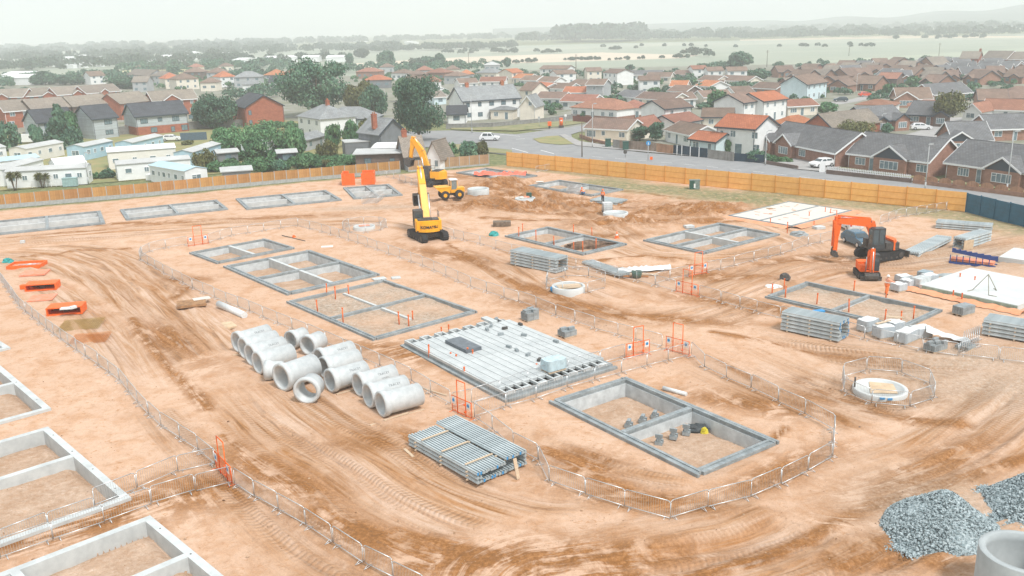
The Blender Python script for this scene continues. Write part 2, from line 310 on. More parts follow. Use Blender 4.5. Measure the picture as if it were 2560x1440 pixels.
# beyond the fences there is grass and gardens
fl = [G(-300, 548), G(0, 522), G(640, 464), G(1242, 411), G(1497, 437), G(1920, 481), G(2411, 529), G(2800, 588)]
fx = np.array([p[0] for p in fl]); fy = np.array([p[1] for p in fl]); yb = np.interp(XX, fx, fy)
out_ = YY > yb+.15; grass[out_] = 1; trk[out_] = 0; dark[out_] = 0; ZZ[out_] = ZZ[out_]*.3
for px, py, rx, ry in ((2440, 900, 9, 5), (2500, 960, 12, 5), (2470, 640, 12, 8), (930, 520, 9, 2), (2350, 1270, 5, 4)):
    gravel = np.maximum(gravel, .6*blob(px, py, rx, ry))
pitmask = np.zeros_like(XX)
for f in FND:
    r = f['r']; X, Y = XX-r['c'][0], YY-r['c'][1]; U = np.abs(X*r['u'][0]+Y*r['u'][1]); V = np.abs(X*r['v'][0]+Y*r['v'][1])
    e = np.maximum(U-r['lu']/2, V-r['lv']/2)
    inside = e < -f['w']*.52; near = (e < 1.4)
    ZZ = np.where(near & ~inside, ZZ*np.clip((e)/1.4, 0, 1)-.03-.08*np.clip(1-e/.9, 0, 1)*(f['style'] == 'block'), ZZ)
    ZZ = np.where(inside, -f['pit']+(med-.5)*.22+(big-.5)*.2-.3*np.clip(1-(-e-f['w'])/.45, 0, 1)*(f['pit'] > .3), ZZ); pitmask = np.where(inside, 1, pitmask)
    trk = np.where(near, trk*np.clip(e/1.4, 0, 1), trk)
    if f['pit'] < .2 and f['pit'] > 0: gravel = np.where(inside, .62+.5*(vnoise(XX, YY, .35, 61, 3)-.42)*2, gravel)
    elif f['pit'] > 0: gravel = np.where(inside, .42, gravel); dark = np.where(inside, .3, dark)
ep = np.minimum(np.minimum(XX-GX0, GX1-XX), np.minimum(YY-GY0, GY1-YY)); ZZ *= np.clip(ep/3, 0, 1)
def gz(w):
    i = int(np.clip(round((w[0]-GX0)/GS), 0, NX-1)); j = int(np.clip(round((w[1]-GY0)/GS), 0, NY-1)); return float(ZZ[j, i])
nv = NX*NY; far = 9000.
V = np.empty((nv+8, 3)); V[:nv, 0] = XX.ravel(); V[:nv, 1] = YY.ravel(); V[:nv, 2] = ZZ.ravel()
V[nv:, 2] = 0; V[nv:, :2] = [(GX0, GY0), (GX1, GY0), (GX1, GY1), (GX0, GY1), (-far, -200), (far, -200), (far, far), (-far, far)]
idx = np.arange(nv).reshape(NY, NX); q = np.stack([idx[:-1, :-1], idx[:-1, 1:], idx[1:, 1:], idx[1:, :-1]], -1).reshape(-1, 4)
fr = np.array([(nv+4, nv+5, nv+1, nv), (nv+5, nv+6, nv+2, nv+1), (nv+6, nv+7, nv+3, nv+2), (nv+7, nv+4, nv, nv+3)]); q = np.vstack([q, fr])
me = bpy.data.meshes.new('ground'); me.vertices.add(len(V)); me.vertices.foreach_set('co', V.ravel())
me.loops.add(q.size); me.loops.foreach_set('vertex_index', q.ravel().astype(np.int32))
me.polygons.add(len(q)); me.polygons.foreach_set('loop_start', np.arange(0, q.size, 4, dtype=np.int32)); me.polygons.foreach_set('use_smooth', np.ones(len(q), bool))
uv = me.uv_layers.new(name='flow'); fsv = np.append(fs.ravel(), np.zeros(8)); fdv = np.append(fd.ravel(), np.zeros(8))
uv.data.foreach_set('uv', np.stack([fsv[q.ravel()], fdv[q.ravel()]], -1).ravel())
ca = me.attributes.new('soil', 'FLOAT_COLOR', 'POINT'); cc = np.ones((nv+8, 4)); cc[:nv, 0] = trk.ravel(); cc[:nv, 1] = dark.ravel(); cc[:nv, 2] = grass.ravel(); cc[nv:, :3] = (0, 0, 1)
cc[:nv, 3] = gravel.ravel(); cc[nv:, 3] = 0
ca.data.foreach_set('color', cc.ravel()); me.update(); me.validate()

def soil_material():
    m = bpy.data.materials.new('soil'); m.use_nodes = True; n = m.node_tree; N = n.nodes; L = n.links; b = N['Principled BSDF']
    b.inputs['Roughness'].default_value = .95; b.inputs['Specular IOR Level'].default_value = .15
    at = N.new('ShaderNodeAttribute'); at.attribute_name = 'soil'; sp = N.new('ShaderNodeSeparateColor'); L.new(at.outputs['Color'], sp.inputs[0])
    tk, dk, gr, gv = sp.outputs[0], sp.outputs[1], sp.outputs[2], at.outputs['Alpha']
    uv = N.new('ShaderNodeUVMap'); uv.uv_map = 'flow'; geo = N.new('ShaderNodeNewGeometry')
    def mapping(src, sc):
        q = N.new('ShaderNodeMapping'); q.inputs['Scale'].default_value = sc; L.new(src, q.inputs[0]); return q.outputs[0]
    def noise(src, sc, d=5, r=.6, dist=0):
        q = N.new('ShaderNodeTexNoise'); q.inputs['Scale'].default_value = sc; q.inputs['Detail'].default_value = d; q.inputs['Roughness'].default_value = r; q.inputs['Distortion'].default_value = dist
        L.new(src, q.inputs['Vector']); return q.outputs[0]
    def ramp(src, stops):
        q = N.new('ShaderNodeValToRGB'); e = q.color_ramp.elements
        while len(e) < len(stops): e.new(.5)
        for k, (p, c) in zip(e, stops): k.position = p; k.color = (*c, 1) if not isinstance(c, float) else (c, c, c, 1)
        L.new(src, q.inputs[0]); return q.outputs[0]
    def mix(f, a, c, mode='MIX'):
        q = N.new('ShaderNodeMix'); q.data_type = 'RGBA'; q.blend_type = mode
        for s, k in ((f, 0), (a, 6), (c, 7)):
            if isinstance(s, (int, float)): q.inputs[k].default_value = s
            elif isinstance(s, tuple): q.inputs[k].default_value = (*s, 1)
            else: L.new(s, q.inputs[k])
        return q.outputs[2]
    def mth(op, a, c=0., cl=False):
        q = N.new('ShaderNodeMath'); q.operation = op; q.use_clamp = cl
        for s, k in ((a, 0), (c, 1)):
            if isinstance(s, (int, float)): q.inputs[k].default_value = s
            else: L.new(s, q.inputs[k])
        return q.outputs[0]
    P = geo.outputs['Position']
    big_ = noise(P, .06, 4); med_ = noise(P, .5, 6, .65, .4); fine = noise(P, 5, 5, .7); speck = noise(P, 14, 3, .8)
    streak = noise(mapping(uv.outputs[0], (.12, 1.9, 1)), 1, 7, .67, .8); streak2 = noise(mapping(uv.outputs[0], (.03, .55, 1)), 1, 4, .6, .6)
    LIGHT, MIDC, ORG, DEEP, BRN = (.63, .435, .315), (.55, .355, .24), (.43, .21, .088), (.27, .12, .04), (.17, .082, .036)
    base = ramp(big_, [(.3, MIDC), (.7, LIGHT)])
    patch = ramp(med_, [(.46, 0.), (.72, 1.)]); base = mix(mth('MULTIPLY', patch, .72), base, ORG); scf = ramp(noise(mapping(P, (1, 1.6, 1)), 1.7, 5, .72, 1.2), [(.57, 0.), (.66, 1.)]); base = mix(mth('MULTIPLY', scf, .75), base, ORG)
    stc = ramp(streak, [(.38, BRN), (.45, ORG), (.51, (.49, .31, .20)), (.58, (.62, .45, .345))]); stc2 = ramp(streak2, [(.38, (.36, .18, .075)), (.5, (.50, .33, .22)), (.6, (.62, .45, .345))])
    st = mix(.45, stc, stc2); brk = ramp(noise(P, .33, 4, .6, .8), [(.36, .7), (.55, 1.)]); base = mix(mth('MULTIPLY', mth('MULTIPLY', tk, 1.), brk), base, st); base = mix(.5, base, ramp(noise(P, 2.4, 6, .75), [(.3, (.74, .70, .66)), (.5, (1., 1., 1.)), (.7, (1.12, 1.12, 1.12))]), 'MULTIPLY')
    dn = mth('MULTIPLY', dk, ramp(mix(.5, med_, streak), [(.43, 0.), (.51, 1.)])); base = mix(dn, base, ramp(mix(.5, fine, streak), [(.36, BRN), (.5, DEEP), (.62, ORG)]))
    grv = ramp(noise(P, 3.2, 6, .85), [(.34, (.13, .11, .085)), (.47, (.33, .27, .21)), (.58, (.42, .37, .31)), (.68, (.72, .68, .62))])
    gf = mth('MULTIPLY', gv, ramp(fine, [(.3, .4), (.55, 1.)])); base = mix(gf, base, grv)
    # tyre treads: bars across the line of travel, seen in some of the lanes
    wv = N.new('ShaderNodeTexWave'); wv.wave_type = 'BANDS'; wv.bands_direction = 'X'; wv.inputs['Scale'].default_value = .95; wv.inputs['Distortion'].default_value = 1.2; wv.inputs['Detail'].default_value = 1
    sx = N.new('ShaderNodeSeparateXYZ'); L.new(uv.outputs[0], sx.inputs[0]); cb = N.new('ShaderNodeCombineXYZ')
    frd = mth('FRACT', mth('MULTIPLY', sx.outputs[1], .9)); sk = mth('ABSOLUTE', mth('SUBTRACT', frd, .5))
    L.new(mth('ADD', sx.outputs[0], mth('MULTIPLY', sk, .5)), cb.inputs[0]); L.new(sx.outputs[1], cb.inputs[1]); L.new(cb.outputs[0], wv.inputs['Vector'])
    lane = ramp(noise(mapping(uv.outputs[0], (.045, .75, 1)), 1, 3, .5), [(.50, 0.), (.60, 1.)]); trd = mth('MULTIPLY', mth('MULTIPLY', wv.outputs['Fac'], lane), tk)
    base = mix(mth('MULTIPLY', trd, .30), base, DEEP)
    g1 = ramp(noise(P, .9, 6, .7), [(.3, (.085, .115, .055)), (.5, (.17, .19, .085)), (.72, (.34, .29, .16))])
    gm = mth('MULTIPLY', gr, ramp(noise(P, 1.3, 5, .75), [(.34, .25), (.5, 1.)])); 
    gm = mth('MAXIMUM', gm, mth('GREATER_THAN', gr, .985)); base = mix(gm, base, g1)
    base = mix(.35, base, ramp(speck, [(.3, (.55, .55, .55)), (.5, (1., 1., 1.)), (.75, (1.25, 1.25, 1.25))]), 'MULTIPLY')
    L.new(base, b.inputs['Base Color'])
    h = mth('ADD', mth('MULTIPLY', fine, .35), mth('ADD', mth('MULTIPLY', mth('MULTIPLY', streak, tk), 1.1), mth('MULTIPLY', trd, .55)))
    h = mth('ADD', h, mth('MULTIPLY', med_, .9))
    bp = N.new('ShaderNodeBump'); bp.inputs['Strength'].default_value = .8; bp.inputs['Distance'].default_value = .12; L.new(h, bp.inputs['Height']); L.new(bp.outputs[0], b.inputs['Normal'])
    return m
me.materials.append(soil_material()); gro = put('ground', me); tag(gro, kind='structure')

# ------------------------------------------------------------------ far fields, roads, verges (flat sheets)
def sheet(name, pts, m, z, raw=False, kind='structure'):
    P = [(*(p if raw else G(*p)), z) for p in pts]
    a = sum(P[i][0]*P[(i+1) % len(P)][1]-P[(i+1) % len(P)][0]*P[i][1] for i in range(len(P)))
    if a < 0: P = P[::-1]
    o = MB().face(P, uv=[(p[0], p[1]) for p in P]).build(name, m); tag(o, kind=kind); return o
M_grass = mat('verge_grass', (.31, .27, .15), .95, .2, .35, col2=(.16, .19, .085), detail=8)
M_lawn = mat('lawn', (.20, .23, .10), .95, .2, .25, col2=(.33, .27, .13), detail=8)
M_asph = mat('asphalt', (.30, .30, .30), .9, .08, .4, col2=(.24, .245, .25), detail=8)
M_path = mat('footpath_asphalt', (.36, .35, .34), .9, .08, .5, detail=6)
M_white = mat('white_paint', (.78, .78, .76), .6, .04)
def field(pts, c, c2=None): sheet('field', pts, mat('field_'+str(len(MATS)), c, .95, .15, .012, col2=c2, detail=10), .012+.004*len([k for k in MATS if k.startswith('field_')]))
field([(-900, 205), (-900, 140), (1130, 118), (3600, 60), (3600, 165), (1900, 190), (900, 215)], (.34, .36, .28), (.27, .31, .24))
field([(890, 158), (1150, 143), (1500, 131), (1750, 138), (1700, 146), (1300, 158), (1130, 163), (900, 170)], (.64, .54, .42), (.50, .44, .34))
field([(1180, 127), (1560, 110), (2560, 92), (2560, 97), (1560, 118), (1180, 135)], (.40, .40, .31), (.30, .33, .26))
field([(1850, 99), (2250, 89), (2560, 90), (2560, 94), (2250, 96), (1850, 102)], (.62, .52, .38), (.5, .44, .32))
field([(190, 180), (470, 172), (560, 178), (380, 196), (200, 196)], (.50, .45, .25), (.40, .38, .2))
field([(1700, 175), (2560, 120), (2560, 160), (2300, 165), (2000, 182), (1850, 190)], (.38, .41, .31), (.31, .35, .27))
M_est = mat('estate_lawn', (.16, .17, .10), .95, .2, .16, col2=(.30, .29, .26), detail=8)
sheet('estate_ground', [(-700, 480), (-700, 250), (300, 185), (900, 190), (1500, 170), (2000, 160), (3200, 115), (3200, 480), (2560, 440), (1920, 400), (1450, 330), (1290, 325), (1000, 300), (700, 330), (400, 400)], M_est, .09)
sheet('caravan_park_grass', [(-300, 490), (0, 478), (640, 428), (1000, 398), (1050, 330), (700, 300), (300, 330), (-200, 340)], M_lawn, .10)
ROAD = [(1000, 330), (1130, 327), (1290, 337), (1452, 315), (1520, 303), (1530, 309), (1468, 325), (1428, 337), (1432, 352), (1480, 368), (1600, 382), (1780, 397), (2000, 420), (2300, 460), (2800, 530), (2800, 570), (2420, 505), (1900, 448), (1500, 408), (1290, 391), (1120, 372), (1000, 366)]
sheet('road', ROAD, M_asph, .125)
sheet('grass_island', [(1332, 349), (1365, 343), (1395, 341), (1420, 352), (1437, 362), (1400, 364), (1350, 359)], M_lawn, .20)
sheet('footpath', [(1398, 339), (1412, 337), (1450, 355), (1600, 377), (1780, 392), (2000, 414), (2300, 452), (2800, 520), (2800, 527), (2300, 458), (2000, 419), (1780, 396), (1600, 381), (1440, 366)], M_path, .21)
sheet('grass_verge', [(1480, 352), (1600, 370), (1780, 384), (2000, 408), (2300, 445), (2800, 510), (2800, 516), (2300, 450), (2000, 412), (1780, 389), (1600, 375), (1490, 360)], M_grass, .225)
sheet('grass_green', [(1130, 326), (1120, 316), (1290, 311), (1460, 302), (1462, 309), (1400, 318), (1290, 329)], M_grass, .22)
for i, pts in enumerate([[(1098, 360), (1160, 363), (1230, 372), (1280, 377), (1280, 388), (1160, 378), (1090, 372)]]): sheet('near_verge', pts, M_grass, .20)
for a, b in (((1280, 372), (1320, 383)), ((1352, 377), (1385, 386)), ((1290, 350), (1312, 348)), ((1250, 337), (1300, 342))):
    A, B = G(*a), G(*b); u = (B-A)/np.linalg.norm(B-A); v = np.array([-u[1], u[0]])*.12
    sheet('road_marking', [A-v, B-v, B+v, A+v], M_white, .135, raw=True)
for k in range(16):     # broken white line along the main road
    t = k/16; t2 = t+.03; pa = np.array([(1480, 393), (1700, 411), (1900, 432), (2150, 462), (2400, 494)]); 
    def lp(t): 
        x = 1480+920*t; return (x, np.interp(x, pa[:, 0], pa[:, 1]))
    A, B = G(*lp(t)), G(*lp(t2)); u = (B-A)/np.linalg.norm(B-A); v = np.array([-u[1], u[0]])*.07
    sheet('road_marking', [A-v, B-v, B+v, A+v], M_white, .135, raw=True)
sheet('estate_road', [(2115, 252), (2180, 236), (2205, 237), (2150, 254), (2100, 262), (2060, 258)], M_path, .13)
sheet('estate_road_two', [(2200, 355), (2300, 328), (2330, 296), (2480, 293), (2500, 300), (2370, 305), (2350, 330), (2420, 345), (2300, 372)], M_path, .13)
sheet('driveway', [(1985, 425), (2060, 432), (2120, 415), (2070, 405), (2010, 395), (1925, 400)], M_path, .24)
sheet('driveway_two', [(1470, 352), (1560, 362), (1570, 345), (1470, 336)], mat('sandy_drive', (.6, .47, .33), .9), .24)
# ------------------------------------------------------------------ site materials
M_block = mat('concrete_block', (.38, .42, .435), .9, .08, 1.2, col2=(.25, .285, .30), kind='block')
M_conc = mat('pale_concrete', (.60, .625, .62), .85, .08, 1.2, col2=(.45, .475, .475), bump=.1, detail=8)
M_conc2 = mat('grey_concrete', (.62, .64, .64), .85, .1, 2.0, col2=(.47, .50, .505), bump=.15, detail=8)
M_slabw = mat('slab_concrete', (.63, .65, .64), .9, .05, .6, col2=(.52, .545, .54), detail=9)
M_galv = mat('galvanised_steel', (.66, .68, .69), .38, .08, 6, metal=.7)
M_or = mat('orange_paint', (.92, .155, .02), .5, .1, 4)
M_or2 = mat('orange_paint_faded', (.80, .23, .11), .7, .15, 3, col2=(.68, .33, .24))
M_orp = mat('orange_plastic', (.80, .17, .04), .45, .08, 4)
M_timber = mat('timber', (.62, .48, .34), .85, .12, 3, stretch=(1, 8, 8))
M_ply = mat('plywood', (.60, .45, .30), .85, .1, 2)
M_rust = mat('rusty_steel', (.42, .17, .05), .9, .3, 3)
M_dark = mat('dark_steel', (.09, .085, .08), .6, .2, 4)
M_blk = mat('black_rubber', (.035, .036, .038), .75, .2, 5)
M_yel = mat('yellow_paint', (.92, .42, .012), .42, .05, 2, spec=.5)
M_glass = mat('dark_glass', (.05, .07, .08), .08, .1, 2, spec=.8)
M_wrap = mat('white_plastic_wrap', (.68, .70, .70), .4, .05, 3, bump=.4)
M_blue = mat('blue_plastic', (.05, .30, .62), .5, .1, 3)
M_teal = mat('teal_tarpaulin', (.03, .33, .32), .5, .25, 4, bump=.5)
M_fence = mat('timber_fence', (.56, .31, .115), .85, .1, 1.2, col2=(.46, .235, .08), kind='plank', objrand=.12)
M_fence2 = mat('orange_board', (.93, .52, .17), .75, .06, 1.6, col2=(.82, .41, .11), objrand=.06, detail=8)
M_fence2d = mat('orange_board_rail', (.66, .30, .05), .75, .06, .8)
M_navy = mat('navy_board', (.02, .115, .19), .5, .1, 1)
M_postc = mat('concrete_post', (.42, .43, .42), .9, .1, 3)
M_memb = mat('orange_membrane', (.76, .36, .20), .5, .1, .8, bump=.4, col2=(.68, .28, .14))
M_earth = mat('dark_earth', (.20, .13, .09), .95, .3, 2, bump=.6)
M_aggr = mat('grey_stone', (.44, .48, .49), .8, .15, 1.5, col2=(.27, .31, .32), objrand=.0)
M_txt = mat('black_lettering', (.03, .03, .035), .6, .02)
M_green = mat('green_plastic', (.03, .10, .08), .5, .1, 3)
M_insul = mat('insulation_board', (.64, .60, .54), .8, .03, 1)

# ------------------------------------------------------------------ fences
def walkpath(pts, step):
    """points every `step` metres along the ground line through photo points"""
    P = [np.array(G(*p)) for p in pts]; out = [P[0]]; rest = step
    for a, b in zip(P, P[1:]):
        L = np.linalg.norm(b-a); u = (b-a)/L; t = rest
        while t <= L: out.append(a+u*t); t += step
        rest = t-L
    return out
def panel_fence(label, pts, step, h, board_h, mat_panel, group=None, over=0., vary=.0):
    W_ = walkpath(pts, step); o = W_[0]; root = thing('panel_fence', label, 'fence', (o[0], o[1], 0))
    for a, b in zip(W_, W_[1:]):
        th = ang(a, b); L = np.linalg.norm(b-a); dz = random.uniform(-.04, .04); lx, ly = a-o
        p = MB().box(.06, -.02, board_h, L-.06, .02, h+dz-.05).box(.06, -.035, h+dz-.05, L-.06, .035, h+dz).box(.06, -.03, board_h, L-.06, .03, board_h+.05)
        q = p.build('panel', mat_panel, root); q.location = (lx, ly, 0); q.rotation_euler.z = th
        g = MB().box(.05, -.025, 0, L-.05, .025, board_h-.003).build('gravel_board', M_postc, root); g.location = (lx, ly, 0); g.rotation_euler.z = th
        s = MB().box(-.055, -.055, -.1, .055, .055, h+.03).build('post', M_postc, root); s.location = (lx, ly, 0); s.rotation_euler.z = th
    s = MB().box(-.055, -.055, -.1, .055, .055, h+.03).build('post', M_postc, root); s.location = (*(W_[-1]-o), 0)
    return root
panel_fence('long timber panel fence with concrete posts between the site and the caravans', [(-60, 527), (0, 522), (355, 492), (640, 464), (1020, 430)], 1.95, 2.05, .62, M_fence)
panel_fence('timber panel fence behind the far yellow digger, before the dark grey house', [(1021, 430), (1240, 411)], 1.9, 1.95, .3, mat('timber_fence_weathered', (.50, .33, .19), .85, .1, 1.2, col2=(.40, .26, .15), kind='plank', objrand=.12))
def board_fence(name, label, pts, step, h, mp, mr, rails=(.85, 1.7), postm=None):
    W_ = walkpath(pts, step); o = W_[0]; root = thing(name, label, 'hoarding', (o[0], o[1], 0))
    for i, (a, b) in enumerate(zip(W_, W_[1:])):
        th = ang(a, b); L = np.linalg.norm(b-a); lx, ly = a-o; zt = h+(.04 if i % 2 else 0); q = None
        for k, (z0, z1) in enumerate(zip((0,)+rails, rails+(zt,))):
            y = .004*k
            m = MB().box(.05, -.02-y, z0+.012, L-.05, .02-y, z1-.012)
            if q is None: q = m
            else: q.v, q.f, q.uv, q.sm = q.v+m.v, q.f+[tuple(j+len(q.v) for j in f) for f in m.f], q.uv+m.uv, q.sm+m.sm
        q = q.build('board_panel', mp, root); q.location = (lx, ly, 0); q.rotation_euler.z = th
        r = MB()
        for z in rails: r.box(.05, -.045, z-.03, L-.05, -.022, z+.03)
        r.box(0.05, -.045, .02, L-.05, -.024, .12)
        r = r.build('rail', mr, root); r.location = (lx, ly, 0); r.rotation_euler.z = th
        s = MB().box(-.05, -.10, -.1, .05, .05, zt+.06).build('post', mr, root); s.location = (lx, ly, 0); s.rotation_euler.z = th
    return root
board_fence('orange_hoarding', 'long orange timber hoarding between the site and the main road', [(1268, 415), (1280, 416), (1497, 438), (1705, 460), (1920, 481), (2120, 501), (2414, 530)], 3.62, 2.5, M_fence2, M_fence2d)
board_fence('blue_hoarding', 'dark blue hoarding at the photo edge, continuing the orange one', [(2414, 531), (2560, 568), (2700, 604)], 2.35, 2.45, M_navy, M_navy, rails=(1.2,))

# ------------------------------------------------------------------ foundations
def build_foundation(f):
    r = f['r']; w = f['w']; lu, lv = r['lu'], r['lv']; zt = f['zt']; bot = -max(f['pit'], .1)-.45
    root = thing('foundation', f['lab'], 'foundation', (*r['c'], 0), r['th'])
    m = M_conc if f['style'] == 'beam' else M_block
    def beam(x0, y0, x1, y1, lip=True, top=zt, mm=None):
        b = MB().box(x0, y0, bot, x1, y1, top)
        if f['style'] == 'block' and lip:     # the outer leaf stands a little lower, the cavity shows as a dark line
            pass
        o = b.build('beam', mm or m, root)
        return o
    U, Vv = lu/2, lv/2
    if f['style'] == 'block':
        cavm = mat('cavity_fill', (.14, .15, .16), .95)
        k = .1
        for nm, x0, y0, x1, y1 in (('near', -U, -Vv, U, -Vv+w), ('far', -U, Vv-w, U, Vv), ('l', -U, -Vv+w, -U+w, Vv-w), ('r', U-w, -Vv+w, U, Vv-w)):
            horiz = nm in ('near', 'far')
            b = MB()
            if horiz: b.box(x0, y0, bot, x1, y0+w*.36, zt-(.05 if nm == 'near' else 0)).box(x0+w*.36, y0+w*.36, bot, x1-w*.36, y0+w*.64, zt-.07).box(x0 if nm == 'far' else x0+w*.36, y0+w*.64, bot, x1 if nm == 'far' else x1-w*.36, y1, zt-(.05 if nm == 'far' else 0))
            else: b.box(x0, y0, bot, x0+w*.36, y1, zt-(.05 if nm == 'l' else 0)).box(x0+w*.36, y0, bot, x0+w*.64, y1, zt-.07).box(x0+w*.64, y0, bot, x1, y1, zt-(.05 if nm == 'r' else 0))
            b.build('wall', M_block, root)
        wi = w*.72
        if f['pit'] > .3:      # pale rendered face low on the inside of the walls
            for x0, y0, x1, y1 in ((-U+w, Vv-w-.03, U-w, Vv-w-.002), (-U+w+.002, -Vv+w, -U+w+.03, Vv-w-.03), (U-w-.03, -Vv+w, U-w-.002, Vv-w-.03), (-U+w+.03, -Vv+w+.002, U-w-.03, -Vv+w+.03)): MB().box(x0, y0, bot, x1, y1, zt-.26).build('inner_render', mat('inner_concrete', (.58, .62, .635), .85, .1, 1.5), root)
        for t in f['us']:
            x = -U+t*lu; cwl = MB().box(x-wi/2, -Vv+w+.04, zt-.26, x+wi/2, Vv-w-.04, zt-.003).build('cross_wall', M_block, root); MB().box(x-wi/2-.004, -Vv+w+.04, bot, x+wi/2+.004, Vv-w-.04, zt-.262).build('lower_course', mat('inner_concrete', (.52, .55, .56)), cwl)
        for t in f['vs']:
            y = -Vv+t*lv; xs = [-U+w]+[-U+q*lu for q in f['us']]+[U-w]
            for i in range(len(xs)-1):
                a, b = xs[i]+(wi/2 if i else 0), xs[i+1]-(wi/2 if i < len(xs)-2 else 0); MB().box(a, y-.17, bot+.2, b, y+.17, zt-.06).build('beam', M_conc, root)
    else:
        for x0, y0, x1, y1 in ((-U, -Vv, U, -Vv+w), (-U, Vv-w, U, Vv), (-U, -Vv+w, -U+w, Vv-w), (U-w, -Vv+w, U, Vv-w)): beam(x0, y0, x1, y1)
        for t in f['vs']:
            y = -Vv+t*lv; beam(-U+w, y-w/2, U-w, y+w/2, top=zt-.004)
        for t in f['us']:
            x = -U+t*lu; ys = [-Vv+w]+[-Vv+q*lv for q in f['vs']]+[Vv-w]
            for i in range(len(ys)-1):
                beam(x-w/2, ys[i]+(w/2 if i else 0), x+w/2, ys[i+1]-(w/2 if i < len(ys)-2 else 0), top=zt-.01)
        h = MB()
        for y in (-Vv+w/2, Vv-w/2):
            for i in range(4): h.tube((-U+lu*(i+.5)/4, y, zt+.001), (-U+lu*(i+.5)/4, y, zt+.006), .05, 8)
        h.build('lifting_socket', M_dark, root)
    return root
FO = [build_foundation(f) for f in FND]
# low middle strips in the rubble-filled bay, insulation floor
r = FND[3]['r']; MB().box(-r['lu']/2+1.2, -.12, -.25, -.3, .12, .03).build('screed_strip', M_conc, FO[3]); MB().box(.4, -.12, -.25, r['lu']/2-2.5, .12, .03).build('screed_strip', M_conc, FO[3])
r = FND[13]['r']
for s in (-1, 1):
    x0, x1 = (-r['lu']/2+.4, -.2) if s < 0 else (.2, r['lu']/2-.4)
    MB().box(x0, -r['lv']/2+.4, -.1, x1, r['lv']/2-.4, .11).build('insulation_floor', M_insul, FO[13])
    for k in range(7):
        x, y = random.uniform(x0+.8, x1-.8), random.uniform(-r['lv']/2+1, r['lv']/2-1)
        MB().bx((x, y, .125), (random.uniform(.3, 1.3), .14, .02), random.choice((0, .1, 1.57))).build('joint_tape', M_or2, FO[13])
# ------------------------------------------------------------------ crowd barriers
def barrier_mesh_parts():
    L, H = 2.22, 1.1; fr = MB(); rr = .023
    fr.path([(0, 0, .14), (0, 0, H-.14), (.04, 0, H-.04), (.14, 0, H), (L-.14, 0, H), (L-.04, 0, H-.04), (L, 0, H-.14), (L, 0, .14)], rr, 6)
    fr.tube((0, 0, .17), (L, 0, .17), rr, 6)
    bars = MB()
    for i in range(1, 19): bars.tube((L*i/19, 0, .17), (L*i/19, 0, H), 0.0072, 4, caps=False)
    ft = MB().tube((.25, -.27, .02), (.25, .27, .02), .016, 5).tube((.25, -.27, .02), (.25, 0, .17), .016, 5).tube((.25, .27, .02), (.25, 0, .17), .016, 5)
    ft2 = MB().tube((L-.25, -.27, .02), (L-.25, .27, .02), .016, 5).tube((L-.25, -.27, .02), (L-.25, 0, .17), .016, 5).tube((L-.25, .27, .02), (L-.25, 0, .17), .016, 5)
    return fr.mesh('barrier_frame', M_galv), bars.mesh('barrier_bars', M_galv), ft.mesh('barrier_foot', M_galv), ft2.mesh('barrier_foot', M_galv)
BF = barrier_mesh_parts()
def barrier(loc, rz, label, group, L=2.22, z=0, tilt=0):
    o = thing('crowd_barrier', label, 'barrier', (loc[0], loc[1], z), rz, group)
    for nm, me in zip(('frame', 'infill_bars', 'foot', 'foot'), BF): put(nm, me, o)
    o.scale = (L/2.22, 1, 1); o.rotation_euler.x = tilt
    return o
def run(pts, where, step=2.32, closed=False):
    """barriers end to end along the line; each section between given points is divided evenly"""
    P = [np.array(G(*p)) for p in pts]
    if closed: P.append(P[0])
    grp = 'barriers '+where
    for a, b in zip(P, P[1:]):
        L = np.linalg.norm(b-a); n = max(1, int(round(L/step))); u = (b-a)/n
        for k in range(n):
            p = a+u*k; q = a+u*(k+1); jit = np.array([random.uniform(-.05, .05), random.uniform(-.05, .05)]); p = p+jit*.6; q = q-jit*.6
            barrier(p+(q-p)*.012, ang(p, q), 'galvanised crowd barrier '+where, grp, np.linalg.norm(q-p)*.975, z=gz(p)*.8, tilt=random.gauss(0, .02))
run([(-30, 670), (5, 707), (50, 770), (118, 825), (172, 867), (215, 896), (247, 917), (300, 956), (345, 1012), (403, 1069), (450, 1099), (495, 1129), (540, 1162)], 'beside the lane from the orange trays to the lone orange gate')
run([(585, 1213), (637, 1245), (697, 1279), (765, 1320), (832, 1365), (911, 1414), (985, 1450), (1060, 1490)], 'below the lone orange gate, running to the bottom edge of the photo')
run([(540, 1162), (446, 1183), (345, 1226), (236, 1268), (120, 1308), (0, 1354), (-70, 1378)], 'in the upper of the two rows crossing the pale beam foundations')
run([(583, 1210), (491, 1232), (379, 1266), (262, 1309), (135, 1352), (0, 1399), (-60, 1420)], 'in the lower of the two rows just behind the bottom corner foundation')
run([(352, 655), (410, 688), (482, 722), (567, 760), (625, 782), (694, 811), (770, 840), (860, 880), (950, 918), (1030, 955), (1077, 985), (1126, 1012)], 'behind the concrete pipes, along the near side of the central plot')
run([(352, 655), (356, 641), (375, 632), (415, 622), (470, 613)], 'in the far corner of the central plot by its small gate')
run([(522, 607), (580, 590), (660, 578), (745, 565), (805, 581), (872, 602), (944, 627), (1000, 647), (1057, 666), (1115, 692), (1177, 720), (1217, 732), (1260, 747), (1297, 757), (1340, 772), (1390, 792), (1437, 807), (1487, 824), (1545, 840), (1590, 852), (1655, 869)], 'in the long row from near yellow digger to paired gates')
run([(1186, 1046), (1231, 1078), (1284, 1121), (1345, 1152), (1374, 1207), (1464, 1239), (1561, 1271), (1676, 1303), (1769, 1274), (1877, 1248), (1952, 1216), (2020, 1182), (2080, 1147), (2084, 1080), (2012, 1039), (1945, 1009), (1877, 975), (1816, 949), (1761, 922), (1727, 890)], 'curving round the foundation with the loose block pairs')
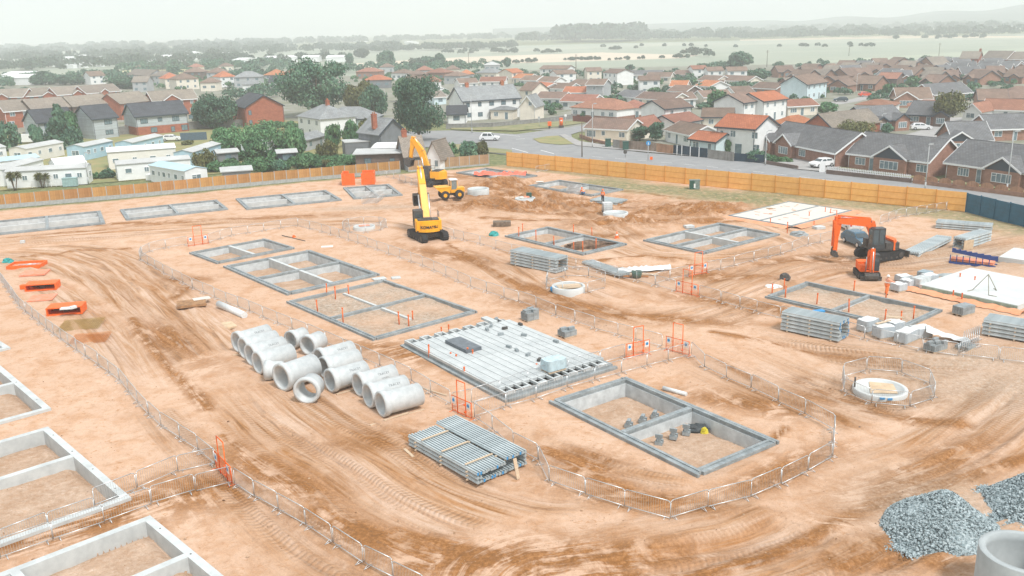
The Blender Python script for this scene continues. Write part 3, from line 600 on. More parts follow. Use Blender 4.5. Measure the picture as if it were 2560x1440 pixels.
run([(1563, 895), (1500, 912), (1420, 931), (1320, 960), (1250, 985), (1179, 1009), (1131, 1020)], 'in the upper row against the plank-covered floor')
run([(1722, 892), (1617, 917), (1554, 934), (1486, 952), (1419, 971), (1340, 999), (1265, 1018), (1186, 1044)], 'in the lower row between the plank-covered floor and the block foundation')
run([(1110, 590), (1160, 602), (1200, 612), (1240, 624), (1280, 634), (1330, 645), (1392, 659), (1440, 672), (1500, 682), (1545, 692), (1592, 702), (1637, 715), (1690, 729)], 'from the teal tarpaulin past the tall beam stack to a gate')
run([(1747, 742), (1802, 757), (1850, 771), (1892, 782), (1950, 797), (2030, 815), (2112, 835), (2160, 850), (2242, 867), (2305, 879), (2395, 893), (2495, 904), (2600, 915)], 'behind which the right-hand beam stacks and wrapped pallets stand')
run([(1765, 681), (1835, 666), (1885, 653), (1920, 645), (1980, 628), (2020, 614), (2080, 600)], 'between the gate by the white tarpaulin and the orange digger')
run([(1637, 712), (1675, 700), (1722, 690)], 'in the short row between two orange gates by the white tarpaulin')
run([(2200, 562), (2240, 547), (2290, 538), (2340, 530), (2390, 522)], 'by the hoarding behind the orange digger')
run([(950, 440), (985, 447), (1030, 462), (1060, 470)], 'between the orange trench boxes and the far yellow digger')
run([(1340, 432), (1385, 424), (1410, 420)], 'lying near the start of the orange hoarding')
def ring_of(pc, rad, n, where, rot=.2, miss=()):
    c = G(*pc); P = [c+rad*np.array([math.cos(rot+6.2832*i/n), math.sin(rot+6.2832*i/n)]) for i in range(n)]
    for i in range(n):
        if i in miss: continue
        a, b = P[i], P[(i+1) % n]; barrier(a, ang(a, b), 'galvanised crowd barrier '+where, 'barriers '+where, np.linalg.norm(b-a)*.97, z=gz(a)*.8)
ring_of((2217, 972), 2.95, 8, 'in the ring round the big white manhole disc', .1)
ring_of((1440, 712), 3.0, 8, 'in the ring round the hollow white manhole', .3, (7,))
ring_of((912, 572), 2.7, 8, 'in the ring round the small manhole left of the near yellow digger', .2)
# stacked barriers
for k in range(9):
    g = G(2412, 880)+np.array([.13*k*math.cos(R(40)), -.0]); th = R(78)
    barrier(G(2404+5*k, 884-2.0*k), R(62), 'galvanised crowd barrier packed upright with others among the block pallets', 'barriers packed upright beside the block pallets', 2.2)
for k in range(7): barrier(G(905+k*3, 512-k*2.2), R(14), 'galvanised crowd barrier packed flat against others before the foundation by the trench boxes', 'barriers packed together behind the far lane', 2.2)
for k in range(6): barrier(G(1416+k*1.5, 488-k*1.7), R(-14), 'galvanised crowd barrier packed against others by the far foundation', 'barriers packed against the far foundation', 1.9)
# ------------------------------------------------------------------ orange gates
def gate(a, b, label, sign2=True, back=False):
    A, B = G(*a), G(*b); L = float(np.linalg.norm(B-A)); rz = ang(A, B)
    o = thing('pedestrian_gate', label, 'gate', (*A, gz(A)), rz, 'orange pedestrian gates between the barriers')
    f = MB(); f.path([(0, 0, .1), (0, 0, 1.1), (L, 0, 1.1), (L, 0, .1), (0, 0, .1)], .028, 6); f.tube((.0, -.25, .02), (0, .25, .02), .02, 5).tube((L, -.25, .02), (L, .25, .02), .02, 5)
    f.build('frame', M_or, o)
    m = MB(); n = max(6, int(L/.11))
    for i in range(1, n): m.tube((L*i/n, 0, .1), (L*i/n, 0, 1.1), .010, 4, caps=False)
    for z in (.4, .75): m.tube((0, 0, z), (L, 0, z), .010, 4)
    m.build('infill_bars', M_or, o)
    h0, h1 = L*.30, L*.72; h = MB(); h.path([(h0, -.03, 0), (h0, -.03, 2.3), (h1, -.03, 2.3), (h1, -.03, 0)], .034, 6)
    h.build('hoop', M_or, o)
    for z in (.35, .85): MB().bx((h1, -.08, z), (.14, .1, .1)).build('latch', M_or, o)
    for k, x in enumerate((L*.13, L*.87) if sign2 else (L*.87,)):
        s = MB().box(x-.17, -.075, .62, x+.17, -.06, 1.08).build('sign', M_white, o)
        MB().tube((x, -.077, .86), (x, -.085, .86), .12, 14).build('blue_disc', M_blue, s)
    return o
gate((541, 1170), (581, 1212), 'lone orange gate between the lower-left barrier runs')
gate((1131, 1026), (1180, 1048), 'orange gate at the corner behind the near metal beam stack')
gate((1565, 896), (1623, 884), 'left one of the two orange gates beyond the plank-covered floor')
gate((1665, 874), (1723, 889), 'right one of the two orange gates beyond the plank-covered floor')
gate((1691, 729), (1745, 742), 'orange gate at the end of the beam-stack barriers, front one of the pair')
gate((1722, 690), (1767, 682), 'orange gate behind the other by the white tarpaulin')
gate((471, 616), (521, 609), 'small orange gate at the far curved corner of the central plot')

# ------------------------------------------------------------------ concrete pipes
def bent_text(txt, size, rad, phi0, x0, name, parent, mt=None):
    cu = bpy.data.curves.new('t', 'FONT'); cu.body = txt; cu.size = size; cu.resolution_u = 2; cu.align_x = 'CENTER'
    t = bpy.data.objects.new('t', cu); COL.objects.link(t); bpy.context.view_layer.update()
    me = bpy.data.meshes.new_from_object(t.evaluated_get(bpy.context.evaluated_depsgraph_get())); bpy.data.objects.remove(t)
    me.materials.clear(); me.materials.append(mt or mat('faint_grey_print', (.20, .21, .22), .7, .05))
    for v in me.vertices:
        x, y = v.co.x, v.co.y
        if rad: p = phi0-y/rad; v.co = (x0+x, -math.cos(p)*rad*-1 if False else math.sin(p)*rad*-1, math.cos(p)*rad)
    me.name = name; return put(name, me, parent)
PIPE_SH = {}
def pipe_meshes(L, r, ri):
    k = (L, r, ri)
    if k not in PIPE_SH:
        M = Matrix.Rotation(R(90), 4, 'Y')
        b = MB().lathe([(r*1.13, 0), (r*1.14, .30), (r*1.10, .38), (r, .48), (r, L), (ri, L), (ri, .2), (ri*1.1, .18), (ri*1.1, 0), (r*1.13, 0)], 36, M)
        PIPE_SH[k] = b.mesh('concrete_pipe', M_conc2)
    return PIPE_SH[k]
def cpipe(a, b, label, L=2.75, r=.74, txt=False, flip=False, name='concrete_pipe'):
    A, B = G(*a), G(*b); rz = ang(A, B)
    o = put(name, pipe_meshes(L, r, r*.80), None, (A[0], A[1], r*1.12+gz(A)*.5), rz); tag(o, label, 'concrete pipe', 'concrete pipes lying beside the dirt lane')
    if txt:
        bent_text('TRACEY', .24, r+.006, R(52), L*.62, 'lettering', o); bent_text('CONCRETE', .10, r+.006, R(72), L*.62, 'lettering', o)
    return o
PL = [((953, 1041), (1050, 1014), 'front right concrete pipe, nearest to the metal beam stack', 0), ((921, 1018), (1015, 992), 'concrete pipe just behind the front right one', 1),
 ((896, 990), (985, 964), 'concrete pipe third back from the front right one', 1), ((826, 980), (918, 952), 'wide concrete pipe just right of the short ring that faces the camera', 1),
 ((811, 948), (903, 921), 'concrete pipe directly behind the one beside the camera-facing ring', 0), ((799, 926), (890, 899), 'concrete pipe last of the right-hand row, closest to the barriers', 1),
 ((594, 880), (676, 856), 'farthest pipe of the left-hand row', 1), ((610, 896), (694, 872), 'left-row pipe second from the far end', 0), ((627, 914), (712, 889), 'left-row pipe third from the far end', 1),
 ((646, 935), (738, 908), 'left-row pipe fourth from the far end, behind the upright stub', 0), ((706, 979), (795, 946), 'largest tilted pipe in the middle of the group', 0)]
for a, b, l, t in PL:
    big_ = 'largest' in l; cpipe(a, b, l, 2.8, .74 if not big_ else .88, bool(t))
cpipe((768, 1012), (790, 990), 'short hollow ring with its open end facing the camera', 1.25, .80)
cpipe((666, 950), (712, 948), 'short pale stub in front of the left-hand row', 1.25, .62)
cpipe((728, 872), (765, 858), 'short pipe behind the left-hand row by the barriers', 1.4, .66)
cpipe((770, 888), (806, 872), 'short pipe with dark mouth between the two rows', 1.5, .72)

# ------------------------------------------------------------------ stacks of precast beams
BM = {}
def stack(p0, p1, nx, nz, label, top=None, bw=.16, bh=.2, gap=.03, blue=0, lab_t=True, z0=.12, depth_m=None, L=None):
    A, B = G(*p0), G(*p1); Ln = L or float(np.linalg.norm(B-A)); rz = ang(A, B); c, s = math.cos(rz), math.sin(rz)
    key = (round(Ln, 1), bw, bh)
    if key not in BM:
        m = MB(); w = bw/2; m.prism([(-w, 0), (w, 0), (w, .06), (w*.6, bh*.6), (w*.6, bh), (-w*.6, bh), (-w*.6, bh*.6), (-w, .06)], 0, Ln, 'x')
        BM[key] = m.mesh('precast_beam', mat('blue_grey_concrete', (.50, .555, .57), .85, .1, 1.6, col2=(.34, .39, .405)))
        m2 = MB(); m2.box(-.015, -w*.66, 0, -.001, w*.66, bh*1.0); BM[key+('b',)] = m2.mesh('blue_end_cap', M_blue)
    def place(name, me, x, y, z, parent=None, dr=0.):
        o = put(name, me, None, (A[0]+c*x-s*y, A[1]+s*x+c*y, z), rz+dr); return o
    rows = [nx]*nz if top is None else [nx]*nz+[top]
    for k, n in enumerate(rows):
        z = z0+k*(bh+.07); off = 0 if k < nz else (nx-n)*(bw+gap)
        for i in range(n):
            if 0 < k < len(rows)-1 and 0 < i < n-1 and (top is None or (k < nz-1 or i >= nx-top)) and i > 1: continue      # beams wholly buried in the stack are not seen
            o = place('precast_beam', BM[key], random.uniform(-.04, .04), off+i*(bw+gap)+bw/2, z, dr=random.uniform(-.001, .001))
            tag(o, 'grey precast beam in the '+label, 'concrete beam', 'beams of the '+label)
            if random.random() < blue:
                q = put('blue_end_cap', BM[key+('b',)], o, (Ln+.016, 0, 0))
        wdt = n*(bw+gap)
        for q in (.12, .5, .87):
            if k == 0 or n == nx or True:
                b = MB().box(-.04, off-.12, -.065, .04, off+wdt+.06, -.003).mesh('timber_spacer', M_timber)
                o = place('timber_spacer', b, Ln*q, 0, z); tag(o, 'timber spacer in the '+label, 'timber batten', 'timber spacers of the '+label)
    return A, rz, Ln
A, rz, Ln = stack((1022, 1117), (1194, 1216), 19, 3, 'large stack in front of the concrete pipes', top=8, bw=.17, bh=.17, gap=.015, blue=.3)
c, s = math.cos(rz), math.sin(rz)
for q, w0 in ((.2, 1.9), (.5, 1.9), (.83, 1.9)):       # loose battens lying on the low side of the stack
    o = MB().box(-.05, 0, 0, .05, w0, .05).build('timber_batten', M_timber); o.location = (A[0]+c*Ln*q-s*.05, A[1]+s*Ln*q+c*.05, .12+3*.24+.0); o.rotation_euler.z = rz+.0
    tag(o, 'timber batten laid across the top of the near beam stack', 'timber batten', 'battens across the near beam stack')
o = MB().box(-.11, -.02, 0, .11, .03, 1.15).build('timber_plank', M_timber); o.location = (*G(1296, 1198), .02); o.rotation_euler = (R(-14), 0, rz+R(90)); tag(o, 'short plank leaning upright against the end of the near beam stack', 'plank')
o = MB().box(-.6, -.08, 0, .6, .08, .08).build('timber_offcut', M_timber); o.location = (*G(1022, 1135), .03); o.rotation_euler.z = R(-60); tag(o, 'short timber offcut on the ground left of the near beam stack', 'timber')
stack((1276, 662), (1390, 686), 9, 5, 'tall stack beside the barriers in the middle of the site', bw=.18, bh=.24)
stack((1455, 660), (1548, 694), 6, 1, 'low pair of long beams leading to the white tarpaulin', bw=.2, bh=.2)
stack((1951, 827), (2096, 858), 8, 5, 'blue-ended stack below the orange mini digger', bw=.2, bh=.24, blue=.45)
stack((2453, 838), (2620, 868), 9, 4, 'stack at the right photo edge behind the packed barriers', bw=.2, bh=.24)
stack((2296, 647), (2378, 605), 7, 2, 'low stack left of the blue stillage', bw=.2, bh=.22)
stack((2412, 626), (2482, 604), 6, 4, 'stack with a wooden end board beyond the blue stillage', bw=.2, bh=.24, L=5.6)
stack((2338, 572), (2478, 583), 8, 3, 'long stack in front of the blue hoarding', bw=.2, bh=.2)
stack((1475, 507), (1540, 515), 9, 2, 'flat stack the worker in orange stands on', bw=.3, bh=.16)
o = MB().bx((0, 0, .55), (1.3, .06, 1.0)).build('wooden_end_board', M_ply); o.location = (*G(2420, 626), .05); o.rotation_euler.z = R(100)-R(80); tag(o, 'square wooden board at the end of a beam stack', 'board')

# ------------------------------------------------------------------ plank-covered ground floor
r = rect((1012, 852), (1255, 790), (1535, 905), (1262, 980), z=.5); U, V_ = r['lu']/2, r['lv']/2
fl_ = thing('precast_floor', 'large floor of grey concrete planks on block walls, covered with small loose items', 'floor structure', (*r['c'], 0), r['th'])
for x0, y0, x1, y1 in ((-U, -V_, U, -V_+.3), (-U, V_-.3, U, V_), (-U, -V_+.3, -U+.3, V_-.3), (U-.3, -V_+.3, U, V_-.3)): MB().box(x0, y0, -.2, x1, y1, .3).build('block_wall', M_block, fl_)
MB().box(-U-.25, -V_-.25, -.2, U+.25, -V_-.003, .10).build('outer_leaf', M_block, fl_); MB().box(-U-.25, -V_-.003, -.2, -U-.003, V_+.2, .10).build('outer_leaf', M_block, fl_)
MB().box(U+.003, -V_-.003, -.2, U+.3, V_+.2, .14).build('outer_leaf', M_block, fl_)
MB().box(-U+.3, -V_+.3, -.1, U-.3, V_-.3, .05).build('oversite', M_dark, fl_); MB().box(-U+.3, -V_+.3, .28, U-.3, V_-.3, .3).build('joint_mortar', M_block, fl_) if False else None
npl = 14; pw = 2*V_/npl
for i in range(npl):
    y = -V_+i*pw; MB().box(-U+.02, y+.005, .302, U-.02, y+pw*.2, .485).build('floor_beam', M_conc, fl_)
    for x0, x1 in ((-U+.95, -.02), (.02, U-.95)): MB().box(x0, y+pw*.2+.03, .31, x1, y+pw-.03, .50).build('floor_plank', mat('plank_concrete', (.55, .575, .575), .85, .1, .9, col2=(.42, .45, .455), detail=8), fl_)
    if i % 2 == 0:
        MB().box(-U+.02, y+pw*.2+.03, .31, -U+.25, y+pw-.03, .497).build('floor_plank', mat('plank_concrete', (.55, .575, .575), .85, .1, .9, col2=(.42, .45, .455), detail=8), fl_); MB().box(U-.25, y+pw*.2+.03, .31, U-.02, y+pw-.03, .497).build('floor_plank', mat('plank_concrete', (.55, .575, .575), .85, .1, .9, col2=(.42, .45, .455), detail=8), fl_)
def at(px, z): return (*G(px[0], px[1], z), z)
for i, p in enumerate(((1228, 817), (1262, 823), (1218, 826), (1252, 838), (1272, 869), (1301, 813), (1390, 856), (1292, 878), (1320, 889), (1348, 902), (1240, 800), (1310, 840))):
    o = MB().bx((0, 0, .1), (.44, .2, .19)).build('concrete_block', M_dark if i % 4 == 1 else M_block); o.location = at(p, .5); o.rotation_euler.z = random.uniform(0, 3); tag(o, 'loose concrete block lying on the plank-covered floor', 'concrete block', 'loose blocks on the plank-covered floor')
o = MB().bx((0, 0, .13), (3.0, 1.35, .26)).build('insulation_pack', mat('charcoal_board', (.16, .18, .20), .7)); o.location = at((1158, 866), .5); o.rotation_euler.z = r['th']; tag(o, 'flat dark grey slab pack lying on the plank-covered floor', 'insulation pack')
o = MB().bx((0, 0, .1), (1.6, .55, .2)).build('concrete_lintel', M_conc); o.location = at((1223, 803), .5); o.rotation_euler.z = r['th']; tag(o, 'pale slab piece lying at the far corner of the plank-covered floor', 'slab piece')
def pallet(p, label, w=1.2, d=1.0, h=.9, m=None, z=0., rz=.6, wrap=False, name='block_pallet', blocks=True, half=0, cat='pallet of blocks'):
    o = thing(name, label, cat, (*G(p[0], p[1], z), z if z else gz(G(*p))*.7), rz)
    b = MB()
    for y in (-d/2+.06, 0, d/2-.06): b.box(-w/2, y-.05, 0, w/2, y+.05, .1)
    for k in range(6): b.box(-w/2+k*w/5.6, -d/2, .1, -w/2+k*w/5.6+.1, d/2, .125)
    b.build('pallet', M_timber, o)
    if wrap:
        m_ = MB(); ms = MB(); n = 5; hh = h; rg = random.Random(int(p[0]))
        P = [[(-w/2+w*i/n, -d/2+d*j/n, .13+hh+rg.uniform(-.05, .03)) for i in range(n+1)] for j in range(n+1)]
        for j in range(n):
            for i in range(n): m_.face([P[j][i], P[j][i+1], P[j+1][i+1], P[j+1][i]], smooth=True)
        for (x0, y0, x1, y1) in ((0, 0, 1, 0), (1, 0, 1, 1), (1, 1, 0, 1), (0, 1, 0, 0)):
            for k in range(n):
                f = lambda t: (int(round((x0+(x1-x0)*t)*n)), int(round((y0+(y1-y0)*t)*n)))
                i0, j0 = f(k/n); i1, j1 = f((k+1)/n); A_, B_ = P[j0][i0], P[j1][i1]; A2 = (A_[0]*1.02, A_[1]*1.02, .14); B2 = (B_[0]*1.02, B_[1]*1.02, .14)
                ms.face([A2, B2, B_, A_], smooth=True)
        ms.build('wrapped_blocks', m or (M_wrap if h < .3 else mat('pale_wrapped_blocks', (.52, .57, .60), .7, .12, 3, col2=(.38, .44, .48))), o)
        m_.build('plastic_cover', m or M_wrap, o)
    else:
        b = MB(); nz = max(1, int(h/.22)); nx = max(2, int(w/.45)); ny = max(2, int(d/.24))
        for k in range(nz):
            for i in range(nx):
                for j in range(ny):
                    if k == nz-1 and half and (i*ny+j) % 3 < half: continue
                    x, y = -w/2+(i+.5)*w/nx, -d/2+(j+.5)*d/ny; b.box(x-w/nx/2+.012, y-d/ny/2+.012, .13+k*.22, x+w/nx/2-.012, y+d/ny/2-.012, .13+k*.22+.21)
        b.build('blocks', m or M_block, o)
    return o
pallet((1325, 800), 'neat cube of grey blocks on a pallet beside the plank-covered floor', h=.9, half=1)
pallet((1418, 840), 'low stepped pallet of grey blocks nearer the paired orange gates', h=.66, half=2)
pallet((1384, 925), 'pale blue bulk bag on the plank-covered floor by its near edge', w=1.5, d=1.0, h=.75, z=.5, wrap=True, m=mat('pale_blue_bag', (.50, .62, .66), .8, .1), name='bulk_bag', cat='bulk bag')
for i, (p, l, kw) in enumerate([
 ((2246, 726), 'white-wrapped pallet just right of the worker in orange trousers', dict(wrap=True, h=.6, w=1.1)), ((2268, 716), 'white-wrapped pallet behind and right of another wrapped one', dict(wrap=True, h=.6, w=1.1)),
 ((2258, 703), 'half-empty wrapped pallet farthest back beside the mini digger', dict(wrap=True, h=.5)), ((2300, 715), 'grey wrapped pallet next to the big white slab', dict(wrap=True, h=.75, m=mat('grey_wrap', (.55, .58, .58), .6), w=1.5)),
 ((2312, 690), 'low blue-grey pallet behind the wrapped ones near the big white slab', dict(h=.5, m=mat('blue_grey_block', (.34, .42, .46), .9))), ((2323, 700), 'small pallet with a torn white sheet on top', dict(wrap=True, h=.45)),
 ((2408, 784), 'lone pallet of grey blocks against the orange membrane edge', dict(h=.75, w=1.6)), ((2168, 826), 'wrapped pallet with blue sides at the left of the front line', dict(wrap=True, h=.85, w=1.5)),
 ((2207, 843), 'white-wrapped pallet with planks on top in the front line', dict(wrap=True, h=.85, w=1.3)), ((2235, 828), 'wrapped pallet at the corner of the rubble-filled foundation', dict(wrap=True, h=.75)),
 ((2265, 853), 'long white-wrapped pallet in the front line behind the barriers', dict(wrap=True, h=.8, w=1.8)), ((2300, 842), 'second long wrapped pallet, with loose sheeting trailing off it', dict(wrap=True, h=.75, w=1.4)),
 ((2337, 876), 'broken pile of dark blocks right behind the barriers', dict(h=.66, half=2, w=1.5)), ((2413, 872), 'small crate of blocks left of the packed barriers', dict(h=.4, w=1.2))]):
    pallet(p, l, rz=.5+.2*math.sin(i*2.1), **kw)
def slabthing(name, p, size, label, cat, m, rz=0., z=None, tilt=0):
    o = MB().bx((0, 0, size[2]/2), size).build(name, m); w = G(*p); o.location = (*w, gz(w)+.01 if z is None else z); o.rotation_euler = (tilt, 0, rz); tag(o, label, cat); return o
slabthing('timber_plank', (2205, 838), (1.6, .2, .06), 'plank on top of the white-wrapped pallet in the front line', 'plank', M_timber, .5, 1.05)
slabthing('timber_plank', (2235, 822), (1.2, .25, .06), 'short plank on the wrapped pallet by the rubble foundation', 'plank', M_timber, -.3, .95)

# big white slabs at the right
A, B = G(2297, 722), G(2543, 776); d_ = (B-A)/np.linalg.norm(B-A); v_ = np.array([-d_[1], d_[0]]); L_ = float(np.linalg.norm(B-A))
ws = thing('concrete_slab', 'big smooth white concrete slab at the right with a lifting chain on it', 'concrete slab', (*A, 0), ang(A, B))
MB().box(0, 0, -.1, L_, 9.0, .42).build('slab', M_slabw, ws)
MB().box(.3, -.05, .1, L_, -.003, .36).build('green_edge_strip', mat('green_membrane', (.28, .42, .36), .6, .15, 2), ws)
m_ = MB(); n = 40; rg = random.Random(5); top = []; mid = []; bot = []
for i in range(n+1):
    x = -.8+(L_+1.6)*i/n; top.append((x, -.08, .10+.08*math.sin(i*.9))); mid.append((x, -.7-rg.uniform(0, .35), .18+.15*rg.random())); bot.append((x, -1.25-rg.uniform(0, .3), .03))
for a, b in ((bot, mid), (mid, top)):
    for i in range(n): m_.face([a[i], a[i+1], b[i+1], b[i]], smooth=True)
m_.build('membrane_skirt', M_memb, ws)
ch = thing('lifting_chain', 'three-leg lifting chain standing in a tent shape on the big white slab', 'lifting chain', (*G(2466, 730, .42), .42), 0)
b = MB()
for a_ in (.3, 2.5, 4.4): b.tube((0, 0, 1.6), (1.1*math.cos(a_), 1.1*math.sin(a_), .03), .035, 5); b.tube((1.1*math.cos(a_), 1.1*math.sin(a_), .03), (1.5*math.cos(a_+.4), 1.5*math.sin(a_+.4), .03), .04, 5)
b.build('chain_leg', mat('chain_steel', (.4, .38, .3), .5, metal=.6), ch)
A, B = G(2496, 652), G(2640, 672); ws2 = thing('concrete_slab', 'second white slab farther back at the photo edge behind the big one', 'concrete slab', (*A, 0), ang(A, B))
MB().box(0, 0, -.1, 9, 5, .42).build('slab', M_slabw, ws2)
# insulated floor's orange membrane
r = FND[13]['r']; m_ = MB(); rg = random.Random(3); n = 34; U, V_ = r['lu']/2, r['lv']/2
for side in (0, 1):
    L0 = []; L1 = []; L2 = []
    for i in range(n+1):
        t = i/n
        if side == 0: p = (-U+2*U*t, -V_-.02); o1 = (0, -1)
        else: p = (U+.02, -V_+2*V_*t); o1 = (1, 0)
        w1, w2 = .5+.25*rg.random(), 1.2+.35*rg.random()
        L0.append((p[0], p[1], .1)); L1.append((p[0]+o1[0]*w1, p[1]+o1[1]*w1, .05+.16*rg.random())); L2.append((p[0]+o1[0]*w2, p[1]+o1[1]*w2, .02))
    for a, b in (((L1, L0), (L2, L1))): pass
    for a, b in ((L1, L0), (L2, L1)):
        for i in range(n): m_.face([a[i], a[i+1], b[i+1], b[i]], smooth=True)
m_.build('membrane_skirt', M_memb, FO[13])

# ------------------------------------------------------------------ pipe stubs
def stub(p, h, label, group, z=0., r=.055, tilt=0):
    w = G(*p, z); o = MB().tube((0, 0, -.2), (0, 0, h), r, 10).tube((0, 0, h-.12), (0, 0, h), r*1.25, 10).build('pipe_stub', M_orp); o.location = (*w, z); o.rotation_euler = (random.gauss(0, .02), tilt+random.gauss(0, .02), 0); tag(o, label, 'drain pipe', group)
for p, h in (((817, 738), 1.15), ((839, 748), 1.25), ((872, 738), 1.0), ((794, 779), 1.1), ((858, 807), 1.35), ((998, 810), 1.1), ((1022, 814), .95), ((1032, 798), .75)):
    stub(p, h, 'upright orange drain pipe in the shallow rubble-filled foundation', 'orange pipes in the central rubble-filled foundation', -.12)
for p, h in (((1307, 581), 1.1), ((1297, 590), 1.1), ((1340, 600), 1.2), ((1385, 610), .9), ((1434, 586), 1.2), ((1480, 589), 1.0), ((1434, 620), .7), ((1457, 627), 1.1), ((1490, 618), 1.0)):
    stub(p, h, 'upright orange drain pipe in the foundation with the dark earth heap', 'orange pipes round the foundation with the earth heap', -.1)
for p, h in (((1930, 736), 1.0), ((1960, 725), 1.1), ((1963, 744), 1.1), ((2042, 760), 1.0), ((2134, 733), 1.2), ((2214, 752), 1.4), ((2122, 778), 1.1), ((2212, 802), 1.0), ((2252, 810), 1.1), ((2283, 800), 1.2)):
    stub(p, h, 'upright orange drain pipe in the foundation beside the mini digger', 'orange pipes in the foundation by the mini digger', -.16)
for p, h in (((1073, 896), 1.1), ((1127, 898), .55), ((1141, 905), .6), ((1162, 942), .75), ((1342, 925), .5), ((1104, 832), .5), ((1122, 826), .5), ((1170, 888), .6), ((1182, 890), .5)):
    stub(p, h, 'short orange drain pipe at the edge of the plank-covered floor', 'orange pipes round the plank-covered floor', .05 if p[1] > 895 else .3)
for p, h in (((2063, 530), .6), ((2076, 533), .6), ((2091, 548), 1.1), ((2023, 540), .5), ((2035, 560), .4), ((1968, 580), 1.2), ((1926, 556), .5)):
    stub(p, h, 'orange drain pipe beside the white insulated floor', 'orange pipes by the insulated floor', .1, r=.05)
for p in ((2383, 735), (2405, 742), (2400, 692), (2437, 700)): stub(p, .35, 'short orange pipe end poking out of the big white slab', 'orange pipe ends in the big white slab', .42)

# ------------------------------------------------------------------ manholes and rings
def manhole(p, r, h, label, m, lid=None, hollow=False, marks=None, z=0):
    o = thing('manhole_ring', label, 'manhole', (*G(*p), gz(G(*p))*.5+z), 0)
    MB().lathe([(r, -.15), (r, h-.02), (r-.02, h), (r*.84, h), (r*.84, h-(.02 if not hollow else .35))] + ([(0, h-.02)] if not hollow else [(r*.84, -.05), (0, -.05)]), 40).build('ring', m, o)
    if lid: lid(o, r, h)
    return o
def lidA(o, r, h):
    MB().prism([(-1.0, -.9), (.7, -1.1), (1.05, .5), (-.35, 1.0)], h+.001, h+.03, 'z').build('plywood_cover', M_ply, o)
    MB().tube((-r+.1, .2, h), (-r+.1, .2, h+.7), .06, 8).build('marker_post', M_dark, o)
    MB().bx((-.5, -r+.13, h-.08), (.32, .2, .12)).bx((-.05, -r+.04, h-.1), (.3, .2, .12)).build('blue_strap', M_blue, o)
manhole((2200, 975), 1.72, .24, 'large flat white manhole disc with a plywood cover, inside an octagon of barriers', M_slabw, lidA)
def lidB(o, r, h):
    MB().bx((.25, .1, h-.06), (1.9, .14, .05), .3).bx((.2, -.3, h-.06), (2.0, .1, .05), .1).bx((.1, .1, h-.10), (2.2, 1.4, .03), .2).build('boards', M_timber, o)
    MB().lathe([(0, .42), (.28, .42), (.3, .1), (.22, 0), (0, 0)], 14, Matrix.Translation((-r+.15, -.1, .05))).build('blue_bucket', M_blue, o)
manhole((1421, 727), 1.55, .55, 'hollow white manhole ring with boards across it and a blue bucket', M_slabw, lidB, hollow=True)
def lidC(o, r, h): MB().bx((0, .1, h+.03), (1.3, .8, .05), .3).build('orange_cover', M_or2, o)
manhole((911, 573), 1.35, .4, 'small white manhole with an orange cover left of the near yellow digger', M_slabw, lidC)
def lidD(o, r, h):
    MB().bx((.2, .2, h+.1), (.7, .6, .2), .3).build('orange_bag', M_or2, o); MB().bx((.55, .6, h+.3), (.7, .5, .6), .2).build('dark_box', M_green, o); MB().bx((-.3, -.1, h+.04), (.9, .9, .08), .5).build('pale_board', M_insul, o)
manhole((1313, 505), 1.45, .5, 'low concrete manhole ring with a dark box and boards on it', M_conc2, lidD)
manhole((1196, 487), 1.6, .85, 'tall pale concrete ring beside the yellow dumper', M_conc)
manhole((1539, 545), 1.6, .55, 'concrete manhole ring in front of the caged water tank', M_conc)
_p = G(2562, 1378, 2.3); manhole(PX(_p, 0.0), 1.72, 2.3, 'upright grey concrete ring cut off by the bottom right corner', mat('plain_grey_concrete', (.42, .45, .455), .85, .1, 1.5, col2=(.35, .38, .385)), hollow=2)

tk_ = thing('water_tank', 'white cube water tank in a wire cage beside a manhole ring', 'water tank', (*G(1518, 536), .3), .15)
MB().bx((0, 0, .75), (1.1, 1.0, 1.05)).build('tank', M_wrap, tk_); MB().bx((0, 0, .1), (1.2, 1.05, .2)).build('pallet', M_dark, tk_)
b = MB()
for i in range(7):
    for y in (-.53, .53): b.tube((-.57+1.14*i/6, y, .2), (-.57+1.14*i/6, y, 1.32), .015, 4)
    for x in (-.58, .58): b.tube((x, -.53+1.06*i/6, .2), (x, -.53+1.06*i/6, 1.32), .015, 4)
for k in range(5):
    z = .2+.27*k
    b.path([(-.58, -.53, z), (.58, -.53, z), (.58, .53, z), (-.58, .53, z), (-.58, -.53, z)], .015, 4)
b.build('cage', M_galv, tk_)

# ------------------------------------------------------------------ small site items
def tray(p, L, w, h, label, rz, m=M_or, extra=True):
    L, w, h = L*1.15, w*1.7, h*1.1
    o = thing('steel_trench_panel', label, 'steel panel', (*G(*p), gz(G(*p))), rz)
    MB().box(-L/2, -w/2, 0, L/2, -w/2+.1, h).box(-L/2, w/2-.1, 0, L/2, w/2, h).box(-L/2, -w/2+.1, 0, -L/2+.1, w/2-.1, h).box(L/2-.1, -w/2+.1, 0, L/2, w/2-.1, h).build('side_frame', m, o)
    MB().box(-L/2+.1, -w/2+.1, .02, L/2-.1, w/2-.1, h*.35).build('panel', M_or2, o)
    if extra: MB().tube((-L/4, -.1, h*.6), (L/4, .12, h*.7), .05, 8).tube((0, -.2, h*.6), (L/3, .2, h*.6), .05, 8).bx((L/5, 0, h*.55), (.3, .3, .2), .5).build('hydraulic_struts', M_galv, o)
    return o
tray((68, 665), 3.0, 1.3, .35, 'faded orange steel tray with struts, next to the teal tarpaulin', R(6))
slabthing('steel_sheet', (88, 686), (2.5, 2.1, .16), 'pale orange flat sheet just below the first tray', 'steel sheet', M_or2, R(10))
